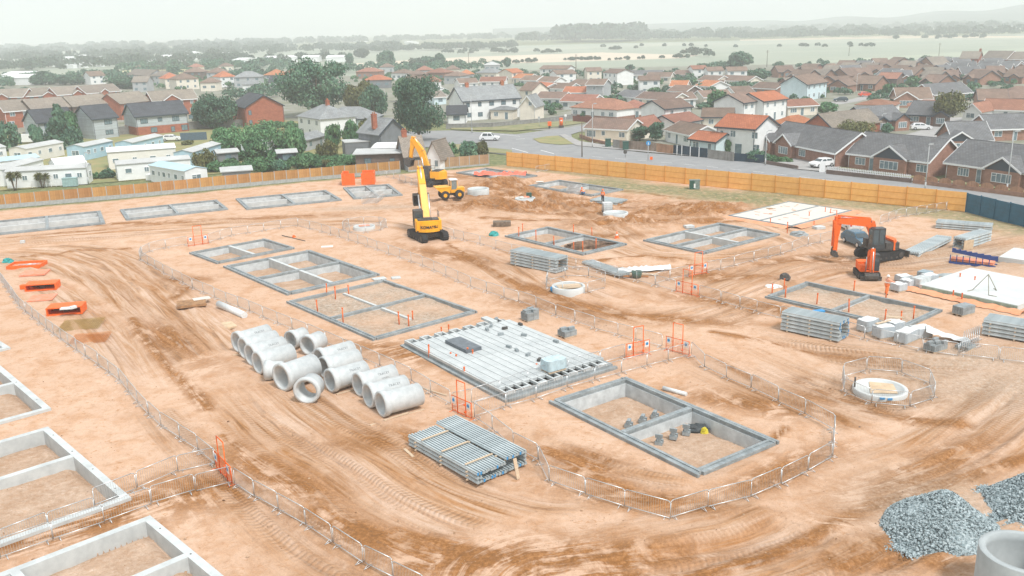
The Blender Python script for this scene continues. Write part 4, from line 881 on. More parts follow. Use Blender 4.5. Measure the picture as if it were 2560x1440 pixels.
def openbox(p, L, w, h, label, rz):
    L, w, h = L*1.15, w*1.75, h*1.05
    o = thing('orange_steel_box', label, 'steel box', (*G(*p), gz(G(*p))), rz)
    MB().box(-L/2, -w/2, h-.08, L/2, w/2, h).build('top_plate', M_or, o); MB().box(-L/2, -w/2, 0, L/2, w/2, .07).build('bottom_plate', M_or, o)
    MB().box(-L/2, w/2-.08, .07, L/2, w/2, h-.08).build('back_plate', M_or, o)
    MB().box(-L/2, -w/2, .07, -L/2+.12, w/2-.08, h-.08).box(L/2-.12, -w/2, .07, L/2, w/2-.08, h-.08).build('end_plate', M_or, o)
    MB().tube((-L/3, -.1, h/2), (L/4, 0, h/2), .06, 8).tube((-L/5, .1, h*.3), (L/3, -.15, h*.4), .05, 8).bx((0, -.1, h*.4), (.5, .3, .25), .4).build('struts_inside', M_dark, o)
    return o
openbox((108, 722), 2.5, .9, .62, 'orange open-fronted steel box, middle one of the row by the barriers', R(10)); slabthing('steel_sheet', (70, 722), (1.3, .5, .4), 'red orange panel jutting out left of the middle steel box', 'steel panel', M_or, R(10))
slabthing('steel_sheet', (106, 745), (2.2, 2.1, .08), 'thin pale orange sheet with a bent bar on it', 'steel sheet', M_or2, R(12))
openbox((168, 780), 2.6, .95, .68, 'orange open-fronted steel box with rubbish on its lid, nearest the camera', R(10))
o = MB().bx((0, 0, .05), (1.1, .6, .1), .2).bx((.5, .1, .1), (.5, .4, .2), .9).build('debris_sheet', M_wrap); o.location = (*G(168, 772, .68), .69); tag(o, 'crumpled pale sheet lying on the lid of the nearest steel box', 'plastic sheet')
def lump(name, p, sx, sy, h, label, cat, m, z=None, seed=1, kind=None, n=16, spike=.25):
    rg = random.Random(seed); b = MB(); rings = []
    for k in range(6):
        t = k/5; rr = math.cos(t*math.pi/2)**.8; rings.append([(sx*rr*(1+rg.uniform(-spike, spike))*math.cos(6.2832*i/n), sy*rr*(1+rg.uniform(-spike, spike))*math.sin(6.2832*i/n), h*math.sin(t*math.pi/2)*(1+rg.uniform(-.12, .12))) for i in range(n)])
    rings[-1] = [(0, 0, h)]*n
    for a, c_ in zip(rings, rings[1:]):
        for i in range(n):
            q = [a[i], a[(i+1) % n], c_[(i+1) % n], c_[i]]; 
            if c_ is rings[-1]: q = q[:3]
            b.face(q)
    w = G(*p); o = b.build(name, m); o.location = (*w, (gz(w)-.04) if z is None else z); tag(o, label, cat, kind=kind); return o
lump('tarpaulin', (20, 655), .65, .5, .55, 'crumpled teal tarpaulin at the left photo edge', 'tarpaulin', M_teal)
lump('tarpaulin', (1234, 588), .6, .5, .6, 'crumpled teal tarpaulin at the corner of the earth-heap foundation', 'tarpaulin', M_teal, seed=2)
lump('dark_bag', (2150, 1065), .1, .1, .05, 'tiny dark scrap on the dirt by the manhole ring', 'scrap', M_dark)
lump('earth_heap', (1475, 610), 2.9, 1.1, .8, 'dark heap of earth inside the right bay of the pipe foundation', 'earth heap', M_earth, seed=3, z=-.45)
lump('black_tarpaulin', (1742, 1046), .8, .4, .45, 'black and yellow sheeting tucked in the inner corner of the block foundation', 'tarpaulin', mat('black_sheet', (.06, .07, .075), .6, .2), z=-.83, seed=4)
lump('yellow_sheet', (1762, 1052), .24, .2, .38, 'yellow plastic bag in the corner of the block foundation', 'bag', mat('yellow_bag', (.65, .55, .05), .5), z=-.83, seed=8)
lump('rubble_bags', (1932, 716), .9, .4, .35, 'white bags of rubble behind the foundation by the mini digger', 'bags', M_wrap, seed=6)
lump('scrap_bucket', (1962, 700), .5, .4, .6, 'dark rusty digger bucket lying behind the white bags', 'bucket', M_dark, seed=7)
lump('scrap_pile', (2298, 628), .8, .5, .6, 'brown basket of scrap left of the low beam stack', 'scrap pile', M_earth, seed=9)
lump('rubble_pile', (2366, 690), 1.2, .5, .25, 'low pile of broken grey lumps behind the big white slab', 'rubble', M_aggr, seed=10)
lump('pallet_scrap', (1995, 588), 1.1, .6, .6, 'grey blocks heaped near the insulated floor', 'block heap', M_block, seed=11)
def roll(a, b, r, label, m, cat='roll'):
    A, B = G(*a), G(*b); L = float(np.linalg.norm(B-A)); o = MB().tube((0, 0, r), (L, 0, r), r, 16).tube((-.02, 0, r), (L+.02, 0, r), r*.4, 10).build('plastic_roll', m); o.location = (*A, gz(A)); o.rotation_euler.z = ang(A, B); tag(o, label, cat)
roll((548, 768), (612, 797), .3, 'long white roll beside the barriers, below the timber pallet', M_wrap)
roll((1658, 972), (1716, 988), .14, 'thin white roll behind the block foundation', M_wrap)
slabthing('plywood_sheet', (568, 812), (2.5, 1.7, .16), 'flat plywood sheet on the ground below the white roll', 'plywood', M_ply, R(25))
slabthing('timber_pallet', (480, 766), (2.5, 1.9, .22), 'brown timber pallet near the white roll, with cream boards on it', 'pallet', mat('brown_pallet', (.36, .20, .10), .9, .2, 3, bump=.4), .35)
slabthing('timber_board', (494, 762), (1.5, 1.1, .07), 'lower cream board on the brown timber pallet', 'board', M_insul, .2, .24)
slabthing('timber_board', (505, 756), (1.5, .9, .06), 'upper cream board lying skewed on the brown timber pallet', 'board', M_insul, .5, .34)
for k, (p, l, c_) in enumerate((((202, 812), 'flat olive and rust coloured steel mesh mat by the barriers', (.42, .28, .09)), ((225, 848), 'bright rust-red steel mesh mat nearest the white barriers', (.62, .22, .04)))):
    b = MB(); Lx, Ly = 3.3-.5*k, 3.1-.7*k
    for i in range(21): b.tube((-Lx/2+Lx*i/20, -Ly/2, .03), (-Lx/2+Lx*i/20, Ly/2, .03), .011, 4, caps=False)
    for i in range(15): b.tube((-Lx/2, -Ly/2+Ly*i/14, .06), (Lx/2, -Ly/2+Ly*i/14, .06), .011, 4, caps=False)
    for i in range(21): b.tube((-Lx/2+Lx*(i+.4)/20, -Ly/2, .09+.03*k), (-Lx/2+Lx*(i+.4)/20, Ly/2, .09+.03*k), .011, 4, caps=False)
    for i in range(15): b.tube((-Lx/2, -Ly/2+Ly*(i+.4)/14, .12+.03*k), (Lx/2, -Ly/2+Ly*(i+.4)/14, .12+.03*k), .011, 4, caps=False)
    o = b.build('steel_mesh_mat', mat('mesh_rust_%d' % k, c_, .95, .1)); o.location = (*G(*p), gz(G(*p))); o.rotation_euler.z = R(12); tag(o, l, 'steel mesh')
slabthing('paving_piece', (990, 695), (.9, .7, .12), 'small pale slab near the corner of the rubble-filled foundation', 'slab', M_conc, .3)
slabthing('paving_piece', (948, 697), (1.3, .8, .1), 'pale board lying between two central foundations', 'board', M_conc, .5)
slabthing('paving_piece', (57, 607), (.5, .5, .3), 'lone pale block left on the far dirt lane', 'block', M_conc, .3)
slabthing('paving_piece', (1722, 570), (1.1, .8, .3), 'grey slab pile left of the four-bay foundation by the insulated floor', 'slab', M_conc2, .3)
slabthing('paving_piece', (2047, 572), (1.2, .9, .3), 'grey slab pile just right of the insulated floor', 'slab', M_conc2, .3)
slabthing('white_debris', (818, 618), (1.3, .5, .1), 'scattered white board pieces behind the small central foundation', 'debris', M_white, .1)
slabthing('white_board', (1345, 458), (1.7, 1.0, .06), 'pale board at the end of the orange safety mesh', 'board', M_insul, .1)
slabthing('pallet_boards', (905, 493), (1.0, .7, .4), 'small pallet of bricks at the corner of the fence-side foundation', 'pallet', M_timber, .1)
slabthing('steel_tray', (1255, 565), (2.2, 1.2, .55), 'brown steel skip tray left of the earth-heap foundation', 'skip', mat('brown_steel', (.20, .15, .11), .7, .2), .0)
for i, (p, q) in enumerate((((705, 589), (763, 603)),)):
    A, B = G(*p), G(*q); o = MB().tube((0, 0, .06), (float(np.linalg.norm(B-A)), 0, .06), .05, 6).build('black_pole', M_dark); o.location = (*A, gz(A)); o.rotation_euler.z = ang(A, B); tag(o, 'thin black pole lying behind the small central foundation', 'pole')
lump('marker_bag', (735, 593), .22, .22, .3, 'small orange lump on the black pole', 'marker', M_or)
# planks under the pipes, plank by the small gate
for a, b, l in (((925, 1062), (1060, 1022), 'long thin plank in front of the nearest concrete pipe'), ((960, 1053), (1022, 1033), 'short plank lying along the longer one by the front pipe'), ((841, 986), (887, 974), 'plank under the concrete pipe right of the camera-facing ring'), ((582, 888), (620, 884), 'wooden wedges at the mouth of the farthest left pipes'), ((1052, 968), (1116, 988), 'plank lying inside the barriers right of the pipes')):
    A, B = G(*a), G(*b); o = MB().box(0, -.06, 0, float(np.linalg.norm(B-A)), .06, .07).build('timber_plank', M_timber); o.location = (*A, gz(A)+.01); o.rotation_euler.z = ang(A, B); tag(o, l, 'plank')
# white tarpaulin with planks and tub
b = MB(); rg = random.Random(4); N_ = 22; L0 = [[], [], [], []]
for i in range(N_+1):
    x = 5.4*i/N_; w = .32+.25*rg.random()
    L0[0].append((x, -w, .05)); L0[1].append((x, -w*.4, .3+.2*rg.random())); L0[2].append((x, w*.4, .3+.2*rg.random())); L0[3].append((x, w, .05))
for a, c_ in zip(L0, L0[1:]):
    for i in range(N_): b.face([a[i], a[i+1], c_[i+1], c_[i]], smooth=True)
o = b.build('white_tarpaulin', M_wrap); o.location = (*G(1545, 682), .08); o.rotation_euler.z = R(9); tag(o, 'long crumpled white tarpaulin lying on planks in the middle', 'tarpaulin')
slabthing('timber_board', (1600, 687), (3.6, .35, .1), 'plank under the white tarpaulin', 'plank', M_timber, R(-8)); slabthing('timber_board', (1590, 693), (2.4, .3, .1), 'brown plank in front of the white tarpaulin', 'plank', M_rust, R(-6))
o = MB().lathe([(0, 0), (.42, 0), (.55, .6), (.5, .6), (.4, .1), (0, .1)], 16).build('black_tub', M_green); o.location = (*G(1592, 694), .03); tag(o, 'black plastic tub in front of the white tarpaulin', 'tub')
# trailing sheet off the pallets
b = MB(); rg = random.Random(9); rows = []
for j in range(5): rows.append([(x*.28, j*.3-.6, .08+.9*max(0, 1-x/9)*(1-abs(j-2)*.2)+.12*rg.random()) for x in range(12)])
for a, c_ in zip(rows, rows[1:]):
    for i in range(11): b.face([a[i], a[i+1], c_[i+1], c_[i]], smooth=True)
o = b.build('plastic_sheet', M_wrap); o.location = (*G(2312, 845), 0); o.rotation_euler.z = R(-20); tag(o, 'crumpled clear sheet trailing off the wrapped pallets', 'plastic sheet')
# blue bits
slabthing('blue_tray', (2047, 778), (.9, .5, .15), 'small bright blue tray beside the rubble-filled foundation', 'tray', M_blue, .2)
# H blocks in the block foundation
for i, p in enumerate(((1572, 1064), (1607, 1052), (1637, 1042), (1648, 1108), (1684, 1093), (1716, 1083))):
    o = thing('block_pair', 'small pile of three grey blocks inside the block foundation, '+['near bay' if i > 2 else 'far bay'][0], 'concrete blocks', (*G(*p, -.72), -.78), R(-20), 'block piles inside the block foundation')
    h = .0 if i > 2 else -.18
    MB().bx((0, -.17, .12), (.45, .2, .24)).build('block', M_block, o); MB().bx((0, .17, .12), (.45, .2, .24)).build('block', M_block, o); MB().bx((0, 0, .36), (.22, .45, .22)).build('block', M_block, o)
    if i > 2: MB().bx((0, -.14, .59), (.45, .12, .22)).build('block', M_block, o)
# cone, electric cabinet, blue stillage
o = thing('traffic_cone', 'orange and white traffic cone on the dirt between two foundations', 'traffic cone', (*G(1542, 595), gz(G(1542, 595))), 0)
MB().lathe([(.24, .03), (.15, .3)], 14).lathe([(.11, .48), (.04, .75), (0, .75)], 14).build('cone', M_or, o); MB().lathe([(.155, .3), (.115, .48)], 14).build('white_band', M_white, o); MB().box(-.28, -.28, 0, .28, .28, .03).build('base', M_or, o)
o = thing('electric_cabinet', 'grey-green metal cabinet standing in grass against the orange hoarding', 'cabinet', (*G(1736, 473), 0), R(-8))
gm = mat('cabinet_green', (.20, .26, .24), .6, .15); MB().box(-.75, -.4, 0, .75, .4, 1.35).build('cabinet', gm, o); MB().box(-.8, -.45, 1.35, .8, .45, 1.42).build('lid', gm, o); MB().box(-.72, -.43, .08, -.02, -.403, 1.3).build('door', M_green, o); MB().box(.02, -.43, .08, .72, -.403, 1.3).build('door', gm, o); MB().box(-.12, -.45, .25, .12, -.432, .9).build('notice', M_white, o)
A, B = G(2372, 655), G(2462, 665); o = thing('pipe_stillage', 'blue steel rack holding orange pipes', 'rack', (*A, gz(A)), ang(A, B)); L_ = 4.2
b = MB().box(0, 0, 0, L_, .1, .2).box(0, 1.1, 0, L_, 1.2, .2)
for i in range(7): b.box(.05+i*L_/7.2, 0, .2, .13+i*L_/7.2, .08, .9)
b.build('rack_frame', mat('stillage_blue', (.03, .08, .28), .5, .1), o)
b = MB()
b.prism([(0, .9), (0, 1.35), (.35, 1.3), (.4, 1.2), (.8, 1.27), (.85, 1.15), (1.3, 1.22), (1.35, 1.1), (1.8, 1.17), (1.85, 1.05), (2.3, 1.12), (2.35, 1.0), (2.9, 1.07), (2.95, .95), (3.5, 1.0), (3.6, .9), (4.2, .95), (4.2, .4), (3.0, .55)], 1.2, 1.28, 'y'); b.build('rack_side', MATS['stillage_blue'], o)
b = MB()
for k in range(12): b.tube((.1, .2+.16*(k % 6), .3+.16*(k//6)), (L_-.2, .2+.16*(k % 6), .3+.16*(k//6)), .07, 8)
b.build('orange_pipes', M_or2, o)
# orange safety mesh, trench boxes
b = MB(); rg = random.Random(2); rows = [[(x*.46, j*.5, .2+.75*rg.random()*(1 if j in (1, 2) else .25)) for x in range(20)] for j in range(5)]
for a, c_ in zip(rows, rows[1:]):
    for i in range(19): b.face([a[i], a[i+1], c_[i+1], c_[i]], smooth=True)
o = b.build('safety_mesh', mat('orange_netting', (.90, .20, .13), .7, .15, 3, bump=.5)); o.location = (*G(1183, 444), .1); o.rotation_euler.z = R(-9); tag(o, 'crumpled orange safety netting heaped by the far foundation', 'safety netting')
tb = thing('trench_box', 'pair of bright orange trench box ends joined by a bar', 'trench box', (*G(893, 459), 0), R(5))
Wd = .2
def uwall(x0, side):
    b = MB(); d = 3.2; w = 2.1
    if side > 0: b.box(x0, -d/2, .05, x0+.12, d/2, 1.9).box(x0+.12, -d/2, .05, x0+w, -d/2+.12, 1.9).box(x0+.12, d/2-.12, .05, x0+w*.45, d/2, 1.9)
    else: b.box(x0-.12, -d/2, .05, x0, d/2, 1.9).box(x0-w, -d/2*1, .05, x0-.12, -d/2+.12, 1.9).box(x0-w, d/2-.12, .05, x0-.12, d/2, 1.9)
    return b
uwall(-2.3, 1).build('wall_panel', M_or, tb); uwall(2.9, -1).build('wall_panel', M_or, tb); MB().tube((-.5, 0, .9), (1.1, 0, .9), .07, 8).build('spreader_bar', M_or, tb)
# gravel heaps
def stones(name, p, rad, h, label, seed, n=3200):
    rg = np.random.default_rng(seed); c = G(*p); b = MB(); rx, ry = rad
    core = []
    for k in range(n):
        a = rg.random()*6.2832; q = math.sqrt(rg.random())*1.1 if k % 12 else 1+abs(rg.normal())*.13; x, y = q*math.cos(a)*rx, q*math.sin(a)*ry
        e = max(0, 1-q**1.35*1.02)+.06*math.sin(x*2.1+seed)*math.cos(y*1.7); z = h*max(0, e)
        s = rg.uniform(.03, .095)*(1 if q < 1 else .8); M = Matrix.Translation((x, y, z+s*.25)) @ Matrix.Rotation(rg.random()*6, 4, Vector(rg.normal(size=3)).normalized()) @ Matrix.Diagonal((s*1.3, s, s*.62, 1))
        P = [M @ Vector(v) for v in ((1, 0, 0), (-.2, 1, .1), (-.9, -.3, 0), (.1, -1, -.1), (0, .1, .9), (.1, 0, -.9))]
        for f in ((0, 1, 4), (1, 2, 4), (2, 3, 4), (3, 0, 4)): b.face([P[i] for i in f], uv=[(0, 0)]*3)
        if k % 3 == 0:
            for f in ((1, 0, 5), (2, 1, 5), (3, 2, 5), (0, 3, 5)): b.face([P[i] for i in f], uv=[(0, 0)]*3)
    n_ = 28
    for k in range(8):
        q0, q1 = k/8, (k+1)/8
        for i in range(n_):
            a0, a1 = 6.2832*i/n_, 6.2832*(i+1)/n_; f = lambda q, a: (q*math.cos(a)*rx, q*math.sin(a)*ry, h*max(0, 1-q**1.35)-.06)
            P = [f(q0, a0), f(q1, a0), f(q1, a1), f(q0, a1)]
            b.face(P if k else P[1:] if False else [P[0], P[1], P[2]], uv=[(0, 0)]*(4 if k else 3))
    o = b.build(name, mat('crushed_stone', (.50, .57, .59), .85, .1, 7, col2=(.18, .235, .25), detail=2)); o.location = (*c, gz(c)); tag(o, label, 'gravel heap', kind='stuff')
stones('gravel_heap', (2352, 1318), (2.9, 2.6), 2.0, 'large grey heap of crushed stone in the bottom right', 1, 13000); stones('gravel_heap', (2582, 1262), (2.4, 2.3), 1.8, 'grey stone heap cut off by the right photo edge', 2, 9000)
# small clods and stones strewn on the dirt
b = MB(); rg = np.random.default_rng(6)
for k in range(1700):
    w = G(rg.uniform(-50, 2610), 480+960*rg.random()**.8); 
    if any(abs((w-f['r']['c'])@f['r']['u']) < f['r']['lu']/2+.5 and abs((w-f['r']['c'])@f['r']['v']) < f['r']['lv']/2+.5 for f in FND[:13:1]): continue
    s = rg.uniform(.02, .05) if rg.random() < .95 else rg.uniform(.06, .11); M = Matrix.Translation((w[0], w[1], gz(w)+s*.2)) @ Matrix.Rotation(rg.random()*6, 4, Vector(rg.normal(size=3)).normalized()) @ Matrix.Diagonal((s*1.2, s, s*.7, 1))
    P = [M @ Vector(v) for v in ((1, 0, 0), (-.2, 1, .1), (-.9, -.3, 0), (.1, -1, -.1), (0, .1, .9), (.1, 0, -.9))]
    for f in ((0, 1, 4), (1, 2, 4), (2, 3, 4), (3, 0, 4)): b.face([P[i] for i in f], uv=[(0, 0)]*3)
tag(b.build('dirt_clods', mat('clod', (.52, .36, .25), .95, .2, .3, col2=(.30, .18, .10))), kind='stuff')
# ------------------------------------------------------------------ diggers
def merge(*mbs):
    q = MB()
    for m in mbs:
        n = len(q.v); q.v += m.v; q.f += [tuple(j+n for j in f) for f in m.f]; q.uv += m.uv; q.sm += m.sm
    return q
def rbox(x0, y0, z0, x1, y1, z1, r=.15):
    """box with rounded upright corners"""
    P = []
    for cx, cy, a0 in ((x1-r, y1-r, 0), (x0+r, y1-r, 90), (x0+r, y0+r, 180), (x1-r, y0+r, 270)):
        for k in range(5): a = R(a0+k*22.5); P.append((cx+r*math.cos(a), cy+r*math.sin(a)))
    m = MB(); m.prism(P, z0, z1, 'z'); return m
def digger(loc, trk_rz, up_rz, label, paint, pts, sc=1., cabm=None, tail=2.2, bucket=(.9, .95), blade=None, text=None, cab_h=2.0, black_body=False, boom_w=.72, bk_ang=0, cab_col=None, guard=False, eng_h=1.18):
    o = thing('excavator', label, 'excavator', (loc[0], loc[1], loc[2] if len(loc) > 2 else 0), trk_rz)
    s = sc; g = 1.2*s; tl = 2.15*s; th = .92*s; sw = .3*s
    for sd in (-1, 1):
        prof = []; rr = th/2
        for k in range(9): a = R(-90+k*22.5); prof.append((tl-rr+rr*math.cos(a), rr+rr*math.sin(a)))
        for k in range(9): a = R(90+k*22.5); prof.append((-tl+rr+rr*math.cos(a), rr+rr*math.sin(a)))
        m = MB().prism(prof, sd*g-sw, sd*g+sw, 'y')
        n = 24
        for k in range(n):      # shoes standing proud along the top and bottom
            x = -tl+rr+(2*tl-2*rr)*(k+.5)/n
            m.box(x-.035*s, sd*g-sw-.02, th-.005, x+.035*s, sd*g+sw+.02, th+.035*s); 
        for x, zz, ang_ in ((tl-rr, rr, 0),):
            for k in range(7):
                for cx, a in ((tl-rr, R(-80+k*27)), (-tl+rr, R(100+k*27))):
                    M = Matrix.Translation((cx+rr*math.cos(a), sd*g, rr+rr*math.sin(a))) @ Matrix.Rotation(-a, 4, 'Y'); m.box(-.01, -sw-.02, -.035*s, .035*s, sw+.02, .035*s, M)
        t = m.build('track', M_blk, o)
        w = MB()
        for x in (-tl+rr, tl-rr): w.tube((x, sd*(g+sw)-.02*(sd < 0)-.0, rr), (x, sd*(g+sw+.03), rr), rr*.62, 14)
        for k in range(4): x = -tl*.5+k*tl*.33; w.tube((x, sd*(g+sw), rr*.6), (x, sd*(g+sw+.03), rr*.6), rr*.3, 10)
        w.build('wheels', M_dark, t)
    MB().box(-1.1*s, -g+sw, .35*s, 1.1*s, g-sw, .8*s).tube((0, 0, .7*s), (0, 0, 1.06*s), .75*s, 20).build('undercarriage', M_dark, o)
    if blade:
        b = MB(); x = blade*tl*1.28; b.prism([(x, .05), (x+.1*blade, .1), (x+.06*blade, .35*s), (x+.16*blade, .72*s), (x-.02*blade, .72*s)], -1.5*s, 1.5*s, 'y'); b.bx((x-.5*blade*s, .5*s, .3*s), (1.0*s, .12, .14)).bx((x-.5*blade*s, -.5*s, .3*s), (1.0*s, .12, .14)); b.build('dozer_blade', M_dark, o)
    ur = up_rz-trk_rz
    def up(m, nm, mt, par=None):
        q = m.build(nm, mt, par or o)
        if par is None: q.rotation_euler.z = ur
        return q
    z0 = 1.07*s; body = M_dark if black_body else paint
    up(merge(MB().box(-1.5*s, -1.3*s, z0, 1.5*s, 1.3*s, z0+.18*s)), 'deck', paint if sc < .8 else M_dark)
    # counterweight: curved tail
    P = [(-.9*s, -1.38*s)]
    for k in range(9): a = R(180+60-15*k); P.append((-.5*s+(tail*s-.5*s)*math.cos(a), 1.36*s*math.sin(a)/math.sin(R(60))*1.0))
    P.append((-.9*s, 1.38*s))
    P = [(p[0], max(-1.38*s, min(1.38*s, p[1]))) for p in P]
    cw = merge(MB().prism(P, z0+.02, z0+.95*s, 'z'), MB().prism([(p[0]*.96, p[1]*.97) for p in P], z0+.95*s, z0+1.12*s, 'z'))
    c_ = up(cw, 'counterweight', paint)
    up(rbox(-1.6*s, -1.34*s, z0+.19*s, .0, 1.34*s, z0+eng_h*s, .12*s), 'engine_cover', body)
    if guard: up(MB().box(-1.45*s, -1.1*s, z0+1.185*s, -.2*s, 1.1*s, z0+1.27*s).box(-1.1*s, -.4*s, z0+1.27*s, -.5*s, .5*s, z0+1.38*s), 'engine_grille', M_dark)
    up(rbox(.05*s, -1.34*s, z0+.19*s, 1.35*s, -.45*s, z0+.95*s, .1*s), 'side_tank', body)
    if guard:
        b = MB()
        for x in (0.1, .7, 1.3): b.tube((x*s, -1.3*s, z0+.95*s), (x*s, -1.3*s, z0+1.75*s), .025, 5)
        b.tube((.1*s, -1.3*s, z0+1.75*s), (1.3*s, -1.3*s, z0+1.75*s), .025, 5).tube((.1*s, -1.3*s, z0+1.35*s), (1.3*s, -1.3*s, z0+1.35*s), .025, 5)
        up(b, 'hand_rail', M_dark)
    # cab
    x0, x1, y0, y1, zc, zt = .1*s, 1.55*s, .38*s, 1.36*s, z0+.19*s, z0+cab_h*s
    cb = cab_col or M_dark
    fr = MB().box(x0, y0, zc, x1, y1, zc+.55*s)
    fr.prism([(x0, zt-.14*s), (x1-.25*s, zt-.14*s), (x1-.1*s, zt-.1*s), (x1-.3*s, zt), (x0, zt)], y0, y1, 'y')
    for x, y in ((x0, y0), (x0, y1-.09*s), (x1-.1*s, y0), (x1-.1*s, y1-.09*s), ((x0+x1)/2-.1*s, y1-.09*s)): fr.box(x, y, zc+.55*s, x+.09*s, y+.09*s, zt-.13*s)
    cab = up(fr, 'cab', cb)
    up(MB().box(x0+.03*s, y0+.03*s, zc+.55*s, x1-.03*s, y1-.03*s, zt-.145*s), 'cab_glass', M_glass, cab)
    # boom, stick, bucket in the x-z plane
    foot, elb, tip, st, bk = [(p[0]*s, p[1]*s) for p in pts]
    def limb(a, ha, b, hb, w, nm, mt, y=0., par=None):
        ax, az = a; bx_, bz = b; d = math.hypot(bx_-ax, bz-az); nx, nz = -(bz-az)/d, (bx_-ax)/d
        prof = [(ax+nx*ha/2, az+nz*ha/2), (bx_+nx*hb/2, bz+nz*hb/2), (bx_-nx*hb/2, bz-nz*hb/2), (ax-nx*ha/2, az-nz*ha/2)]
        return MB().prism(prof, y-w/2, y+w/2, 'y')
    w = boom_w*s
    bm = merge(limb(foot, .62*s, elb, .95*s, w, '', None), limb(elb, .95*s, tip, .58*s, w*.996, '', None)); bo = up(bm, 'boom', paint)
    sk = limb((tip[0]+.12*s*(tip[0]-st[0])/3, tip[1]+.45*s), .52*s, st, .42*s, w*.78, '', None); sk = merge(sk, limb((tip[0], tip[1]), .9*s, ((tip[0]+st[0])/2, (tip[1]+st[1])/2), .55*s, w*.77, '', None)); so_ = up(sk, 'stick', paint)
    cyl = MB(); mid = ((elb[0]*.75+foot[0]*.25), (elb[1]*.75+foot[1]*.25))
    for yy in (-w*.72, w*.72): cyl.tube((foot[0]+.55*s, yy, foot[1]-.35*s), (mid[0]+.1*s, yy, mid[1]), .09*s, 8)
    e2 = ((elb[0]+tip[0])/2, (elb[1]+tip[1])/2); cyl.tube((elb[0], 0, elb[1]+.48*s), (tip[0]+.0*s, 0, tip[1]+.55*s), .085*s, 8)
    cyl.tube((tip[0]+.42*s, 0, tip[1]+.1*s), (st[0]+.35*s, 0, st[1]+.55*s), .075*s, 8)
    up(cyl, 'hydraulic_cylinders', M_galv if not black_body else paint)
    hz_ = MB(); hz_.path([(foot[0]+.3*s, w*.4, foot[1]+.45*s), (elb[0], w*.4, elb[1]+.42*s), (tip[0], w*.4, tip[1]+.3*s)], .035*s, 5); up(hz_, 'hoses', M_blk)
    lk = MB().tube((st[0]+.25*s, 0, st[1]+.45*s), (st[0]+.38*s, 0, st[1]+.1*s), .06*s, 6).bx((st[0]+.1*s, 0, st[1]), (.4*s, w*.9, .16*s)); up(lk, 'bucket_linkage', M_dark)
    bl, bw_ = bucket; ca_, sa_ = math.cos(bk_ang), math.sin(bk_ang)
    prof = [(-.35, 0), (.35, .05), (.55, -.3), (.5, -.75), (.15, -1.05), (-.45, -1.1), (-.62, -.95)]
    pr = [(st[0]+(p[0]*ca_-p[1]*sa_)*bl*s, st[1]-.1*s+(p[0]*sa_+p[1]*ca_)*bl*s) for p in prof]
    hw = bw_*s*.62; bkt = MB().prism(pr, -hw, -hw+.05, 'y').prism(pr, hw-.05, hw, 'y')
    q = pr[:7]
    for a, b in zip(q[:-1], q[1:]):
        d = math.hypot(b[0]-a[0], b[1]-a[1]); n_ = ((b[1]-a[1])/d*.04, -(b[0]-a[0])/d*.04); bkt.prism([a, b, (b[0]+n_[0], b[1]+n_[1]), (a[0]+n_[0], a[1]+n_[1])], -hw+.05, hw-.05, 'y')
    e = pr[-1]; f_ = pr[-2]; dx, dz = e[0]-f_[0], e[1]-f_[1]
    for k in range(4): y = -hw+.1+k*(2*hw-.25)/3; bkt.hexa([(e[0], y, e[1]), (e[0]+dx*1.2, y+.03, e[1]+dz*1.2), (e[0]+dx*1.2, y+.06, e[1]+dz*1.2), (e[0], y+.1, e[1]), (e[0], y, e[1]+.05), (e[0]+dx*1.2, y+.03, e[1]+dz*1.2+.01), (e[0]+dx*1.2, y+.06, e[1]+dz*1.2+.01), (e[0], y+.1, e[1]+.05)])
    up(bkt, 'bucket', M_dark)
    if text:
        cu = bpy.data.curves.new('lettering', 'FONT'); cu.body = text; cu.size = .40*s; cu.extrude = .012; cu.offset = .012; cu.align_x = 'CENTER'
        t = bpy.data.objects.new('t', cu); COL.objects.link(t); bpy.context.view_layer.update()
        me_ = bpy.data.meshes.new_from_object(t.evaluated_get(bpy.context.evaluated_depsgraph_get())); bpy.data.objects.remove(t); me_.materials.clear(); me_.materials.append(M_txt)
        # bend round the tail
        for v in me_.vertices:
            u = v.co.x/ (1.36*s/math.sin(R(60))); a = math.asin(max(-1, min(1, u))); rr = (tail*s-.5*s); v.co = (-.5*s-(rr+.03+v.co.z)*math.cos(a)*1.0, -v.co.x, z0+.42*s+v.co.y)
        put('lettering', me_, c_)
    return o
w = G(1070, 596)
digger((*w, gz(w)), R(118), R(102), 'big yellow excavator with its back to the camera, bucket raised beyond the cab', M_yel, ((.5, 1.9), (2.9, 5.2), (4.3, 6.7), (4.7, 4.1), (0, 0)), 1.1, bucket=(1.05, 1.45), text='KOMATSU', guard=True, bk_ang=R(10), tail=1.95)
w = G(1083, 462)
digger((*w, gz(w)), R(120), R(163), 'yellow excavator farthest back, reaching over the timber fence line', M_yel, ((.5, 1.9), (1.7, 5.2), (2.9, 7.0), (3.5, 4.2), (0, 0)), 1.02, bucket=(1.1, 1.3), guard=True, tail=2.3, bk_ang=R(30))
w = G(2196, 650)
digger((*w, gz(w)), R(200), R(184), 'tall orange excavator with black cab, arm stretched to the left and hanging down', M_or, ((.4, 1.6), (1.35, 4.0), (5.0, 4.35), (5.1, 1.0), (0, 0)), .92, tail=1.65, bucket=(.55, .6), blade=-1, black_body=True, cab_h=2.5, eng_h=.85, boom_w=.56, cab_col=mat('black_cab', (.06, .065, .07), .4, .1))
w = G(2166, 688)
digger((*w, gz(w)), R(262), R(262), 'small orange mini digger with folded arm, in front of the taller orange one', M_or, ((.9, 1.5), (1.6, 4.0), (2.5, 4.4), (2.75, 1.3), (0, 0)), .64, tail=1.75, bucket=(1.0, 1.5), blade=1, black_body=False, cab_h=2.6, cab_col=MATS['black_cab'])
